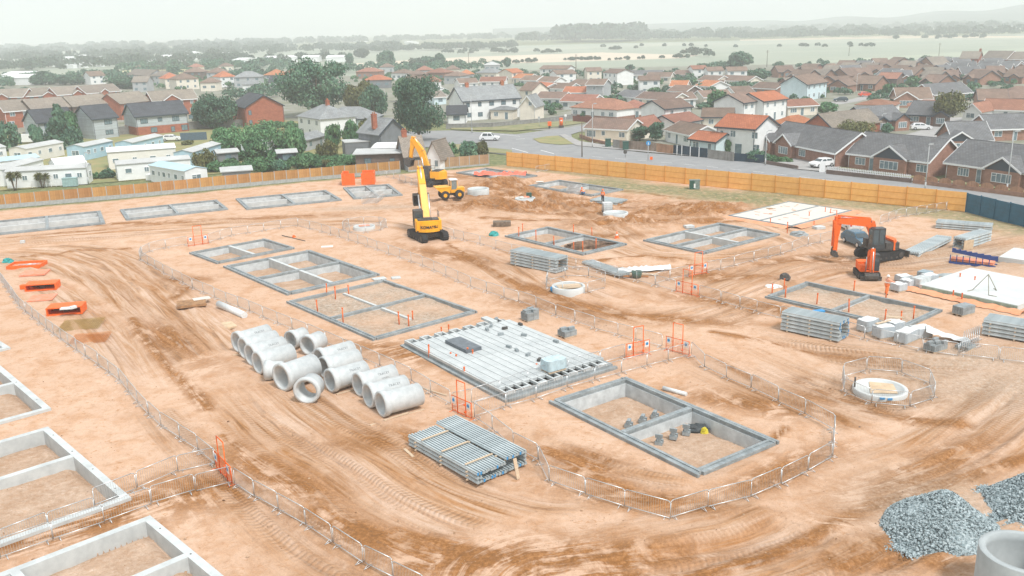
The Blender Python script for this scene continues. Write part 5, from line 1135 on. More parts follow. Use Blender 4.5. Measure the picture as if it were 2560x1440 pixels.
# ------------------------------------------------------------------ dumper
w = G(1128, 502); dm = thing('site_dumper', 'yellow site dumper with a forward skip and white-roofed cab', 'dumper', (*w, gz(w)), R(196))
for x in (1.15, -1.15):
    for y in (-.95, .95):
        wl = MB().lathe([(0, -.28), (.55, -.28), (.72, -.2), (.72, .2), (.55, .28), (0, .28)], 20, Matrix.Translation((x, y, .72)) @ Matrix.Rotation(R(90), 4, 'X')).build('wheel', M_blk, dm)
        MB().tube((x, y-.3, .72), (x, y+.3, .72), .3, 12).build('rim', M_yel, wl)
MB().box(-1.9, -.45, .6, 1.6, .45, 1.0).build('chassis', M_dark, dm)
MB().prism([(.35, 1.05), (1.5, 1.0), (2.45, 1.75), (2.5, 1.95), (.2, 1.95)], -1.15, 1.15, 'y').prism([(.15, 1.952), (2.55, 1.952), (2.6, 2.02), (.1, 2.02)], -1.2, 1.2, 'y').build('skip', M_yel, dm)
rbox(-2.1, -.75, .95, -.75, .75, 1.75, .12).build('engine_hood', M_yel, dm); MB().box(-2.14, -.45, 1.05, -2.105, .45, 1.6).build('radiator_grille', M_dark, dm)
fr = MB().box(-.95, -.7, 1.0, .1, .7, 1.5)
for x in (-.95, .02):
    for y in (-.7, .62): fr.box(x, y, 1.5, x+.08, y+.08, 2.95)
cb_ = fr.build('cab', M_yel, dm); MB().box(-1.02, -.78, 2.955, .18, .78, 3.08).build('roof', M_white, cb_); MB().box(-.9, -.66, 1.502, .06, .66, 2.9).build('cab_glass', mat('pale_glass', (.22, .27, .28), .15, .1, spec=.8), cb_)
for y in (-.6, .6): MB().bx((-1.4, y*1.4, 1.05), (1.1, .5, .06)).build('mudguard', M_dark, dm)

dm.scale = (.9, .9, .9)
# ------------------------------------------------------------------ people
def skin_mesh(verts, edges, rad, name, m, sub=2):
    me_ = bpy.data.meshes.new(name); me_.from_pydata(verts, edges, []); o = bpy.data.objects.new(name, me_); COL.objects.link(o)
    md = o.modifiers.new('s', 'SKIN'); md.use_smooth_shade = True
    for i, r_ in enumerate(rad): me_.skin_vertices[0].data[i].radius = (r_, r_) if not isinstance(r_, tuple) else r_
    me_.skin_vertices[0].data[0].use_root = True
    sb = o.modifiers.new('u', 'SUBSURF'); sb.levels = sub; sb.render_levels = sub
    bpy.context.view_layer.update()
    e = bpy.data.meshes.new_from_object(o.evaluated_get(bpy.context.evaluated_depsgraph_get())); bpy.data.objects.remove(o); e.materials.clear(); e.materials.append(m); e.name = name; return e
M_skin = mat('skin', (.55, .33, .24), .6, .05); M_hv = mat('orange_hi_vis', (.95, .22, .05), .7, .08, 5); M_ref = mat('reflective_band', (.75, .75, .72), .4, .02); M_trd = mat('dark_trousers', (.045, .05, .07), .85, .1)
def person(p, rz, label, pose, top, legs, hat, z=0., vest=None):
    o = thing('person', label, 'person', (*G(p[0], p[1], z), z+gz(G(*p))*(z == 0)), rz)
    J = pose; names = list(J); V_ = [J[k] for k in names]; ix = {k: i for i, k in enumerate(names)}
    E_ = [('pelvis', 'chest'), ('chest', 'neck'), ('neck', 'head'), ('head', 'crown'), ('chest', 'shL'), ('shL', 'elL'), ('elL', 'wrL'), ('wrL', 'haL'), ('chest', 'shR'), ('shR', 'elR'), ('elR', 'wrR'), ('wrR', 'haR'),
          ('pelvis', 'hipL'), ('hipL', 'knL'), ('knL', 'anL'), ('anL', 'toL'), ('pelvis', 'hipR'), ('hipR', 'knR'), ('knR', 'anR'), ('anR', 'toR')]
    rd = dict(pelvis=.13, chest=(.16, .12), neck=.055, head=.095, crown=.07, shL=.062, shR=.062, elL=.044, elR=.044, wrL=.03, wrR=.03, haL=.035, haR=.035, hipL=.09, hipR=.09, knL=.062, knR=.062, anL=.042, anR=.042, toL=.04, toR=.04)
    put('body', skin_mesh(V_, [(ix[a], ix[b]) for a, b in E_], [rd[k] for k in names], 'body', M_skin), o)
    def cloth(keys, ed, grow, nm, m):
        id2 = {k: i for i, k in enumerate(keys)}; gr = [tuple(c+grow for c in rd[k]) if isinstance(rd[k], tuple) else rd[k]+grow for k in keys]
        return put(nm, skin_mesh([J[k] for k in keys], [(id2[a], id2[b]) for a, b in ed], gr, nm, m), o)
    jk = cloth(['pelvis', 'chest', 'shL', 'elL', 'wrL', 'shR', 'elR', 'wrR'], [('pelvis', 'chest'), ('chest', 'shL'), ('shL', 'elL'), ('elL', 'wrL'), ('chest', 'shR'), ('shR', 'elR'), ('elR', 'wrR')], .035, 'jacket', top)
    cloth(['pelvis', 'hipL', 'knL', 'anL', 'hipR', 'knR', 'anR'], [('pelvis', 'hipL'), ('hipL', 'knL'), ('knL', 'anL'), ('pelvis', 'hipR'), ('hipR', 'knR'), ('knR', 'anR')], .03, 'trousers', legs)
    for s in 'LR':
        a, t = Vector(J['an'+s]), Vector(J['to'+s]); put('boot', skin_mesh([a+Vector((0, 0, .06)), a, t], [(0, 1), (1, 2)], [.06, .062, .055], 'boot', M_blk, 1), o)
    h = Vector(J['head']); M = Matrix.Translation(h+Vector((0, .0, .03))); MB().lathe([(.15, .03), (.135, .05), (.13, .10), (.10, .16), (.05, .19), (0, .195)], 14, M).build('helmet', hat, o)
    if vest:
        a, b = Vector(J['pelvis']), Vector(J['chest']); mz = (a*.45+b*.55); dd = (b-a).normalized()
        MB().tube(mz-dd*.03, mz+dd*.03, .205, 14).build('reflective_band', M_ref, jk)
    # face: nose, eyes
    put('nose', MB().tube(h+Vector((0, .085, .01)), h+Vector((0, .118, -.015)), .014, 6).mesh('nose', M_skin), o); 
    b = MB()
    for x in (-.035, .035): b.tube(h+Vector((x, .086, .025)), h+Vector((x, .098, .025)), .011, 6)
    b.build('eyes', M_txt, o)
    return o
stand = dict(pelvis=(0, 0, .95), chest=(0, .0, 1.35), neck=(0, .01, 1.52), head=(0, .03, 1.63), crown=(0, .03, 1.72), shL=(-.19, 0, 1.42), elL=(-.25, -.03, 1.15), wrL=(-.24, .08, .95), haL=(-.24, .12, .87), shR=(.19, 0, 1.42), elR=(.25, -.03, 1.15), wrR=(.24, .08, .95), haR=(.24, .12, .87),
    hipL=(-.1, 0, .90), knL=(-.12, .05, .5), anL=(-.13, -.02, .1), toL=(-.14, .16, .05), hipR=(.1, 0, .90), knR=(.13, .0, .5), anR=(.15, -.12, .1), toR=(.16, .06, .05))
reach = dict(stand); reach.update(elR=(.34, .2, 1.30), wrR=(.42, .44, 1.22), haR=(.44, .53, 1.20), elL=(-.22, .12, 1.18), wrL=(-.12, .34, 1.12), haL=(-.09, .42, 1.10))
kneel = dict(pelvis=(0, 0, .45), chest=(0, .22, .75), neck=(0, .34, .88), head=(0, .42, .96), crown=(0, .47, 1.03), shL=(-.19, .28, .80), elL=(-.23, .42, .55), wrL=(-.15, .60, .40), haL=(-.13, .66, .34), shR=(.19, .28, .80), elR=(.23, .42, .55), wrR=(.15, .60, .40), haR=(.13, .66, .34),
    hipL=(-.1, 0, .42), knL=(-.15, .38, .40), anL=(-.15, .1, .1), toL=(-.15, .28, .05), hipR=(.1, 0, .42), knR=(.14, .3, .1), anR=(.13, -.12, .1), toR=(.13, -.22, .05))
person((1507, 506), R(150), 'person in orange jacket and dark trousers standing on the flat beam stack', stand, M_hv, M_trd, M_hv, z=.50, vest=1)
person((2216, 735), R(-75), 'person in white helmet and orange hi-vis suit reaching beside the mini digger', reach, mat('pink_hi_vis', (.92, .40, .26), .7), M_hv, M_white, vest=1)
person((1459, 487), R(30), 'person crouching in an orange jacket and blue trousers by the packed barriers', kneel, M_hv, mat('blue_trousers', (.08, .18, .35), .8), M_or, vest=1)

# ------------------------------------------------------------------ cars
CARP = {}
def car(p, rz, label, paint, L=4.2, suv=False, van=False, plain=False, z=0., loc=None):
    w = np.array(loc) if loc else G(*p, z); zz = z+.02 if (loc or z) else gz(w)
    o = thing('parked_car', label, 'van' if van else 'car', (*w, zz), rz)
    H = 1.45 if not suv else 1.68
    if van: H = 2.1
    k = L/4.2
    if van: prof = [(-2.1, .35), (2.0, .35), (2.1, .8), (1.6, 1.15), (1.0, 1.95), (.8, 2.1), (-2.05, 2.1), (-2.12, 1.0)]; cabp = [(.75, 1.15), (1.5, 1.15), (1.0, 1.85), (.75, 1.9)]
    else:
        prof = [(-2.05, .30), (2.0, .30), (2.1, .5), (2.05, .72), (1.85, .85), (1.05, .97), (-1.9, 1.0), (-2.08, .85), (-2.1, .5)]
        cabp = [(1.0, .975), (.35, H-.06), (.1, H), (-1.25, H), (-1.5, H-.05), (-1.92, 1.0)]
    W2 = .88; m = MB()
    def loft(pf, ws):
        n = len(pf)
        for sd in (-1, 1):
            pts = [(x*k, sd*wv, z_) for (x, z_), wv in zip(pf, ws)]; m.face(pts if sd > 0 else pts[::-1])
        for i in range(n):
            j = (i+1) % n; m.face([(pf[i][0]*k, -ws[i], pf[i][1]), (pf[j][0]*k, -ws[j], pf[j][1]), (pf[j][0]*k, ws[j], pf[j][1]), (pf[i][0]*k, ws[i], pf[i][1])])
    loft(prof, [W2 if 0 < i < 6 else W2*.97 for i in range(len(prof))])
    if not van:
        loft(cabp, [W2*.92 if z_ < 1.1 else W2*.74 for x, z_ in cabp])
    body = m.build('body', paint, o)
    g = MB(); 
    if not van:
        for sd in (-1, 1):
            for (xa, xb) in ((.72, -.28), (-.36, -1.45)):
                q = [(xa*k, sd*(W2*.92+.006), 1.02), (xb*k, sd*(W2*.92+.006), 1.02), ((xb+(.06 if xb > -1 else .15))*k, sd*(W2*.765+.012), H-.12), ((xa-.36 if xa > 0 else xa)*k, sd*(W2*.765+.012), H-.12)]; g.face(q if sd > 0 else q[::-1])
        q = [(.965*k, -.72, 1.02), (.965*k, .72, 1.02), (.42*k, .62, H-.10), (.42*k, -.62, H-.10)]; g.face([(x+.02, y, z_+.01) for x, y, z_ in q])
        q = [(-1.89*k, .7, 1.06), (-1.89*k, -.7, 1.06), (-1.56*k, -.6, H-.10), (-1.56*k, .6, H-.10)]; g.face([(x-.03, y, z_) for x, y, z_ in q])
    else:
        q = [(1.52*k, -.75, 1.25), (1.52*k, .75, 1.25), (1.04*k, .7, 1.85), (1.04*k, -.7, 1.85)]; g.face([(x+.03, y, z_+.02) for x, y, z_ in q])
        for sd in (-1, 1): q = [(1.3*k, sd*(W2+.006), 1.2), (.5*k, sd*(W2+.006), 1.2), (.5*k, sd*(W2+.006), 1.75), (.98*k, sd*(W2+.006), 1.75)]; g.face(q if sd > 0 else q[::-1])
    g.build('windows', M_glass, o)
    for x in (1.32*k, -1.3*k):
        for sd in (-1, 1):
            wl = MB().lathe([(0, -.1), (.22, -.11), (.32, -.08), (.32, .08), (.22, .11), (0, .1)], 14, Matrix.Translation((x, sd*.80, .32)) @ Matrix.Rotation(R(90), 4, 'X')).build('wheel', M_blk, o)
            MB().tube((x, sd*.80, .32), (x, sd*.925, .32), .2, 10).build('rim', M_galv, wl)
    for sd in (-1, 1): MB().bx((2.03*k, sd*.62, .68), (.1, .34, .14)).build('headlight', M_white, o); MB().bx((-2.06*k, sd*.68, .80), (.08, .22, .18)).build('tail_light', mat('red_lens', (.5, .03, .02), .3), o)
    MB().bx((2.08*k, 0, .42), (.08, .9, .14)).build('bumper_grille', M_dark, o)
    return o
P_w = mat('white_car_paint', (.82, .83, .84), .25, .02, spec=.6); P_d = mat('dark_car_paint', (.04, .07, .09), .25, .05, spec=.6); P_r = mat('red_car_paint', (.75, .10, .05), .3, .03, spec=.6); P_b = mat('blue_grey_paint', (.05, .12, .18), .25, .04, spec=.6)
car((2144, 612), R(-80), 'blue car with silver nose parked behind the tall orange excavator', P_b, 4.3)
car((2120, 572), R(95), 'pale car seen from behind, farther back near the insulated floor', mat('silver_paint', (.62, .66, .68), .3), 4.3)
car((1224, 351), R(-10), 'white off-roader driving on the main road junction', P_w, 4.3, suv=True, z=.13)
car((2054, 417), R(205), 'white car on the driveway of the first grey-roofed bungalow', P_w, 4.3, z=.24)
car((2302, 324), R(-12), 'white hatchback parked before the brown bungalows, left of the lone tree', P_w, 4.3, z=.14)
car((2101, 254), R(170), 'dark car on the estate road behind the white houses', P_d, 4.2, z=.14)
car((2164, 241), R(4), 'bright red car on the estate road below the brown bungalows', P_r, 4.4, z=.14)
car((430, 352), R(5), 'white car parked among the caravans under the stone wall', P_w, 4.4, z=.12)
car((2202, 214), R(0), 'dark teal car by the dark garage in the brown estate', P_d, 4.2, z=.11)
car((2352, 293), R(8), 'red car half hidden by the lone tree', P_r, 4.2, z=.14)
car((555, 220), R(12), 'white van parked by the grey wall left of the big tree', P_w, 5.0, van=True, z=.11)
car((70, 358), R(8), 'white camper van behind the far-left caravans', P_w, 5.6, van=True, z=.12)
car((1105, 228), R(5), 'white car roofs glimpsed between the big trees and the white house', P_w, 4.2, z=.11)
# ------------------------------------------------------------------ houses
W_white = mat('white_render', (.80, .81, .80), .85, .04, .8); W_cream = mat('cream_render', (.78, .72, .62), .85, .05, .8); W_brick = mat('red_brick', (.46, .17, .10), .9, .12, 1.2, col2=(.36, .12, .075), kind='brick')
W_brown = mat('brown_brick', (.40, .23, .17), .9, .12, 1.2, col2=(.30, .165, .12), kind='brick', objrand=.12); W_grey = mat('grey_render', (.42, .44, .45), .9, .06, .8); W_blue = mat('pale_blue_render', (.62, .74, .78), .85, .04, .8); W_bg = mat('blue_grey_cladding', (.50, .56, .59), .8, .05, .8, kind='slat')
W_dk = mat('dark_grey_render', (.20, .215, .23), .9, .08, .8); W_stone = mat('grey_stone_wall', (.30, .30, .29), .95, .25, 1.5, col2=(.20, .20, .195), bump=.4); W_dkb = mat('dark_brick', (.20, .15, .13), .9, .1, 1, kind='brick')
R_gr = mat('grey_roof_tiles', (.20, .205, .21), .85, .12, .5, col2=(.145, .15, .16), kind='tile', objrand=.16); R_sl = mat('slate_roof', (.33, .35, .355), .8, .12, .4, col2=(.25, .265, .275), kind='tile', objrand=.16); R_dk = mat('dark_roof_tiles', (.085, .095, .11), .8, .12, .5, kind='tile', objrand=.16)
R_br = mat('brown_roof_tiles', (.29, .20, .155), .85, .15, .4, col2=(.21, .15, .12), kind='tile', objrand=.16); R_or = mat('orange_roof_tiles', (.58, .225, .11), .85, .1, .4, col2=(.47, .175, .085), kind='tile', objrand=.16); R_rb = mat('reddish_roof_tiles', (.40, .19, .13), .85, .1, .4, col2=(.32, .15, .105), kind='tile', objrand=.16)
R_lb = mat('lichen_roof_tiles', (.34, .29, .24), .85, .15, .3, col2=(.25, .22, .19), kind='tile', objrand=.16); R_met = mat('pale_metal_roof', (.80, .81, .80), .5, .04, .5); R_mg = mat('grey_metal_roof', (.50, .51, .50), .6, .06, .5); R_lbl = mat('pale_blue_roof', (.45, .64, .72), .6, .05, .5)
W_trim = mat('white_trim', (.82, .83, .83), .5, .02); W_ttrim = mat('dark_trim', (.05, .07, .09), .5, .05); W_van = mat('caravan_cream', (.76, .74, .69), .6, .03, 1); W_vanw = mat('caravan_white', (.80, .82, .82), .6, .03, 1); W_vanb = mat('caravan_blue', (.42, .60, .70), .6, .04, 1)
M_win = mat('window_glass', (.10, .16, .19), .12, .2, 1.5, spec=.8, col2=(.22, .30, .33))
WC = {}
def window(parent, x, y, z, w, h, face='f', fm=None, bars=1, simple=False, cat=None):
    """window with its pane; face f/b/l/r gives the wall it sits on"""
    fm = fm or W_trim; k = (round(w, 2), round(h, 2), fm.name, bars)
    if k not in WC:
        f = MB(); t = .07
        f.box(-w/2, -.045, 0, -w/2+t, .03, h).box(w/2-t, -.045, 0, w/2, .03, h).box(-w/2+t, -.045, 0, w/2-t, .03, t).box(-w/2+t, -.045, h-t, w/2-t, .03, h)
        for i in range(1, bars+1): xx = -w/2+w*i/(bars+1); f.box(xx-.03, -.04, t, xx+.03, .03, h-t)
        if bars and w > .9: f.box(-w/2+t, -.038, h*.68, -w/2+w/(bars+1), .03, h*.68+.05)
        p = MB().box(-w/2+t*.6, -.015, t*.6, w/2-t*.6, .02, h-t*.6); WC[k] = (f.mesh('window_frame', fm), p.mesh('window_pane', M_win))
    rz = {'f': 0, 'r': R(90), 'b': R(180), 'l': R(-90)}[face]
    if simple: return put('window', WC[k][1], parent, (x, y, z), rz)
    o = put('window', WC[k][0], parent, (x, y, z), rz); put('pane', WC[k][1], o); return o
def roof_gable(L, D, he, rise, ov, th=.14, axis='x', x0=0, y0=0):
    m = MB(); sl = rise/(D/2 if axis == 'x' else L/2)
    if axis == 'x':
        a, b = x0-ov, x0+L+ov; yl, yr, ym = y0-ov, y0+D+ov, y0+D/2; ze = he-ov*sl
        pr = [(yl, ze), (ym, he+rise), (yr, ze), (yr, ze+th), (ym, he+rise+th*1.15), (yl, ze+th)]
        P = lambda p, q: (q, p[0], p[1])
    else:
        a, b = y0-ov, y0+D+ov; yl, yr, ym = x0-ov, x0+L+ov, x0+L/2; ze = he-ov*sl
        pr = [(yl, ze), (ym, he+rise), (yr, ze), (yr, ze+th), (ym, he+rise+th*1.15), (yl, ze+th)]
        P = lambda p, q: (p[0], q, p[1])
    for i in range(6):
        p, q = pr[i], pr[(i+1) % 6]; f = [P(p, a), P(p, b), P(q, b), P(q, a)]; m.face(f if axis == 'x' else f[::-1])
    for e, fl in ((a, 0), (b, 1)):
        for quad in ((0, 1, 4, 5), (1, 2, 3, 4)):
            f = [P(pr[i], e) for i in quad]
            if (fl == 1) != (axis == 'y'): f = f[::-1]
            m.face(f[::-1])
    return m
def walls_gable(L, D, he, rise, axis='x', x0=0, y0=0):
    m = MB()
    if axis == 'x':
        pr = [(y0, 0), (y0+D, 0), (y0+D, he), (y0+D/2, he+rise-.02), (y0, he)]; m.prism(pr, x0, x0+L, 'x')
    else:
        pr = [(x0, 0), (x0+L, 0), (x0+L, he), (x0+L/2, he+rise-.02), (x0, he)]; m.prism(pr, y0, y0+D, 'y')
    return m
def roof_hip(L, D, he, rise, ov, x0=0, y0=0):
    m = MB(); a, b, c, d = x0-ov, x0+L+ov, y0-ov, y0+D+ov; z = he-.05; t = z+.14; W2 = min(L, D)/2+ov
    if L >= D: r0, r1 = (a+W2, (c+d)/2), (b-W2, (c+d)/2)
    else: r0, r1 = ((a+b)/2, c+W2), ((a+b)/2, d-W2)
    r0, r1 = (*r0, he+rise), (*r1, he+rise); A, B, C_, D_ = (a, c, t), (b, c, t), (b, d, t), (a, d, t)
    if L >= D: F_ = [[A, B, r1, r0], [B, C_, r1], [C_, D_, r0, r1], [D_, A, r0]]
    else: F_ = [[A, B, r0], [B, C_, r1, r0], [C_, D_, r1], [D_, A, r0, r1]]
    if L >= D and r1[0]-r0[0] < .05 or L < D and r1[1]-r0[1] < .05: F_ = [[A, B, r0], [B, C_, r0], [C_, D_, r0], [D_, A, r0]]
    for f in F_: m.face(f)
    for p, q in ((A, B), (B, C_), (C_, D_), (D_, A)): m.face([(p[0], p[1], z), (q[0], q[1], z), q, p])
    m.face([(a, c, z), (a, d, z), (b, d, z), (b, c, z)])
    return m
def house(label, p0, p1, he, D, wall, roof, rise=None, axis='x', hip=False, ov=.35, trim=None, wins='auto', fm=None, chim=(), fg=(), cat='house', group=None, lower=None, simple=False, storeys=None, name=None, L=None, door=True, endwin=False, z=0, raw=None, bars=1):
    if raw: A, rz, L = raw
    else:
        A, B = G(*p0, he+z), G(*p1, he+z); L = L or float(np.linalg.norm(B-A)); rz = ang(A, B)
    rise = rise if rise is not None else (D if axis == 'x' else L)/2*.62
    o = thing(name or ('bungalow' if he < 3.6 else 'house'), label, cat, (A[0], A[1], z), rz, group)
    if hip: wm = MB().box(0, 0, -.1, L, D, he)
    else: wm = walls_gable(L, D, he, rise, axis)
    wm.build('wall', wall, o)
    if lower: MB().box(-.05, -.05, -.1, L+.05, D+.05, lower[0]).build('lower_wall', lower[1], o)
    rf = (roof_hip(L, D, he, rise, ov) if hip else roof_gable(L, D, he, rise, ov, axis=axis)).build('roof', roof, o)
    if not hip and not simple:
        rc = MB().tube((-ov, D/2, he+rise+.12), (L+ov, D/2, he+rise+.12), .1, 6) if axis == 'x' else MB().tube((L/2, -ov, he+rise+.12), (L/2, D+ov, he+rise+.12), .1, 6); rc.build('ridge_tiles', roof, rf)
    if trim:
        t = MB(); sl = rise/(D/2 if axis == 'x' else L/2); ze = he-ov*sl
        if hip: t.box(-ov-.03, -ov-.03, he-.22, L+ov+.03, -ov-.002, he+.06).box(L+ov+.002, -ov, he-.22, L+ov+.03, D+ov, he+.06)
        elif axis == 'x':
            t.box(-ov, -ov-.09, ze-.16, L+ov, -ov-.003, ze+.10)
            for x in (-ov-.06, L+ov+.003):
                for s in (0, 1):
                    ya, yb = (-ov, D/2) if s == 0 else (D/2, D+ov); za, zb = (ze, he+rise) if s == 0 else (he+rise, ze)
                    t.prism([(ya, za-.12), (yb, zb-.12), (yb, zb+.17), (ya, za+.17)], x, x+.057, 'x')
        else:
            for s in (0, 1):
                xa, xb = (-ov, L/2) if s == 0 else (L/2, L+ov); za, zb = (ze, he+rise) if s == 0 else (he+rise, ze)
                t.prism([(xa, za-.12), (xb, zb-.12), (xb, zb+.17), (xa, za+.17)], -ov-.06, -ov-.003, 'y')
        t.build('fascia', trim, o)
        if not simple: MB().tube((.15, -.06, 0), (.15, -.06, he-.1), .05, 6).tube((L-.15, -.06, 0), (L-.15, -.06, he-.1), .05, 6).build('downpipe', trim, o)
    st = storeys or (2 if he > 3.8 else 1); hs_ = he/st
    rg = random.Random(int(A[0]*7+A[1]*3))
    if wins == 'auto':
        n = max(1, int(L/(2.9 if st == 1 else 3.1)))
        for s in range(st):
            for i in range(n):
                x = L*(i+.5)/n+rg.uniform(-.3, .3)
                if s == 0 and door and i == n//2 and n > 1:
                    window(o, x, -.02-(.05 if lower else 0), .05, .95, 2.0, 'f', fm, 0, simple).name = 'door'; continue
                window(o, x, -.02-(.05 if lower and s == 0 else 0), s*hs_+hs_*.36, rg.choice((1.2, 1.6, 1.9)) if st == 1 else rg.choice((1.0, 1.4)), 1.15, 'f', fm, rg.choice((1, 2)) if not simple else 1, simple)
    elif wins:
        for w_ in wins: window(o, w_[0], -.02-(.05 if lower and w_[1] < lower[0] else 0), w_[1], w_[2], w_[3], 'f', fm, w_[4] if len(w_) > 4 else bars, simple)
    if endwin:
        for s in range(st): window(o, L+.02, D*.5, s*hs_+hs_*.4, .8, 1.0, 'r', fm, 1, simple); window(o, -.02, D*.5, s*hs_+hs_*.4, .8, 1.0, 'l', fm, 1, simple)
    for (cx, cy, cm) in chim:
        c_ = MB().box(L*cx-.45, D*cy-.35, he+rise*.3, L*cx+.45, D*cy+.35, he+rise+1.1).box(L*cx-.52, D*cy-.42, he+rise+.9, L*cx+.52, D*cy+.42, he+rise+1.0).build('chimney', cm, rf)
        b = MB()
        for q in (-.2, .2): b.tube((L*cx+q, D*cy, he+rise+1.1), (L*cx+q, D*cy, he+rise+1.45), .11, 8)
        b.build('chimney_pot', R_or, c_)
    for (x0, x1, pr_, wm_, kind) in fg:     # front gables
        w = x1-x0; r2 = w/2*.62; zc = he-.0
        g = MB().prism([(x0+.1, -.08), (x1-.1, -.08), (x1-.1, zc), ((x0+x1)/2, zc+r2-.12), (x0+.1, zc)], -pr_, .3, 'y').build('front_gable', wm_ if kind != 'bay' else wall, o)
        if kind == 'bay': MB().prism([(x0+.12, zc-.12), (x1-.12, zc-.12), ((x0+x1)/2, zc+r2-.14)], -pr_-.04, -pr_-.003, 'y').build('gable_cladding', wm_, g)
        m = roof_gable(w, D*.42+pr_, he, r2, .3, axis='y', x0=x0, y0=-pr_); gr_ = m.build('gable_roof', roof, g)
        if trim:
            t = MB(); ze = he-.3*.62
            for s in (0, 1):
                xa, xb = (x0-.3, (x0+x1)/2) if s == 0 else ((x0+x1)/2, x1+.3); za, zb = (ze, he+r2) if s == 0 else (he+r2, ze)
                t.prism([(xa, za-.12), (xb, zb-.12), (xb, zb+.17), (xa, za+.17)], -pr_-.36, -pr_-.303, 'y')
            t.build('gable_fascia', trim, g)
        window(o, (x0+x1)/2, -pr_-.05, he*.30, w*.55, 1.3, 'f', fm, 3, simple)
    return o
# --- grey-roofed bungalows just beyond the road
H = house
H('first grey-roofed brick bungalow beyond the hoarding, with white car and glazed white door', (1912, 347), (2090, 381), 2.6, 9, W_brown, R_gr, rise=2.9, trim=W_trim, fg=((-.2, 3.3, .9, W_ttrim, 'bay'), (5.0, 10.2, .9, W_brown, 'brick')), wins=((4.2, .9, .7, 1.1, 0), (12.1, .8, 1.9, 1.2, 2),), chim=())
H('second grey-roofed brick bungalow beyond the hoarding, behind the white picket railing', (2122, 381), (2322, 403), 2.6, 9.2, W_brown, R_gr, rise=2.9, trim=W_trim, fg=((5.2, 11.0, .9, W_ttrim, 'bay'),), wins=((2.3, .8, 1.9, 1.2, 2), (4.4, .1, .8, 2.0, 0), (13.2, .8, 1.9, 1.2, 2)))
H('third grey-roofed brick bungalow beyond the hoarding, cut by the right photo edge', (2367, 404), (2640, 440), 2.6, 9.2, W_brown, R_gr, rise=2.9, trim=W_trim, fg=((7.0, 12.6, .9, W_ttrim, 'bay'),), wins=((3.0, .8, 1.9, 1.2, 3), (5.6, .1, .8, 2.0, 0), (15.0, .8, 1.9, 1.2, 2)))
H('dark-roofed brick bungalow behind the second and third grey-roofed ones', (2385, 350), (2480, 349), 2.5, 9, W_brown, R_gr, rise=2.7, trim=W_trim, fg=((-1.5, 3.2, .8, W_ttrim, 'bay'),))
H('grey bungalow roof at the right photo edge behind the third grey-roofed bungalow', (2478, 322), (2600, 318), 2.5, 8, W_brown, R_gr, rise=2.3, trim=W_trim)
H('brick bungalow with orange-stained roof behind the first grey-roofed bungalow', (2012, 312), (2080, 318), 2.5, 16, W_brick, R_lb, axis='y', rise=2.4, trim=W_ttrim, wins=())
H('brown-brick bungalow with small pointed porch left of the white hatchback', (2170, 303), (2262, 297), 2.5, 9, W_brown, R_gr, rise=2.6, trim=W_ttrim, fg=((1.2, 4.0, 1.4, W_dkb, 'brick'), (6.2, 10.2, 1.2, W_brown, 'brick')))
H('brown-brick bungalow behind the white hatchback', (2268, 285), (2342, 288), 2.5, 9, W_brown, R_gr, rise=2.6, trim=W_ttrim, fg=((6.2, 9.4, 1.4, W_dkb, 'brick'),))
H('white bungalow with blue door right of the lone tree', (2408, 277), (2452, 279), 2.5, 9, W_white, R_rb, axis='y', rise=1.7, trim=W_trim)
H('long white bungalow with reddish roof at the right photo edge', (2455, 272), (2580, 276), 2.5, 8, W_vanw, R_rb, rise=2.0, trim=W_trim)
H('long brown bungalow with brick gable and white edge above the lone tree', (2245, 247), (2330, 246), 2.5, 9, W_brown, R_br, rise=2.6, trim=W_trim, fg=((-1, 5, .6, W_brown, 'brick'),))
H('grey-brown bungalow joined to the right of the long one with the white-edged gable', (2335, 236), (2430, 230), 2.5, 9, W_brown, R_gr, rise=2.6, trim=W_trim)
H('brown bungalow with pointed gable right of the white gabled house', (2072, 213), (2118, 214), 2.5, 9, W_brown, R_br, axis='y', rise=1.8, trim=W_ttrim)
H('brown bungalow with brick walls above the red car', (2122, 208), (2188, 210), 2.5, 9, W_brown, R_br, rise=2.4, trim=W_ttrim, fg=((1, 4, .8, W_dkb, 'brick'),))
H('bungalow with dark open garage next to the teal car', (2192, 196), (2242, 197), 2.5, 8, W_dkb, R_rb, rise=1.9, trim=W_ttrim, wins=((2, .1, 2.4, 2.1, 0),))
H('small brown bungalow right of the bush before the long white-edged bungalow', (2300, 205), (2345, 207), 2.5, 9, W_brown, R_br, rise=2.3, trim=W_ttrim, fg=((1, 5, .8, W_dkb, 'brick'),))
H('low reddish flat-looking bungalow behind the brown bungalow with the porch', (2140, 262), (2235, 264), 2.5, 8, W_white, R_rb, rise=1.3, hip=True)
H('red-brown roofed bungalow between the long bungalow and the white one', (2270, 265), (2370, 266), 2.5, 7, W_vanw, R_rb, rise=1.4, hip=True)
H('brown bungalow with white sheeted lean-to near the right photo edge', (2448, 250), (2520, 250), 2.5, 9, W_brown, R_br, rise=2.4, trim=W_ttrim)
H('large brown hipped bungalow at the right photo edge above the long white one', (2500, 247), (2620, 246), 2.6, 10, W_brown, R_br, rise=3.0, hip=True, trim=W_ttrim)
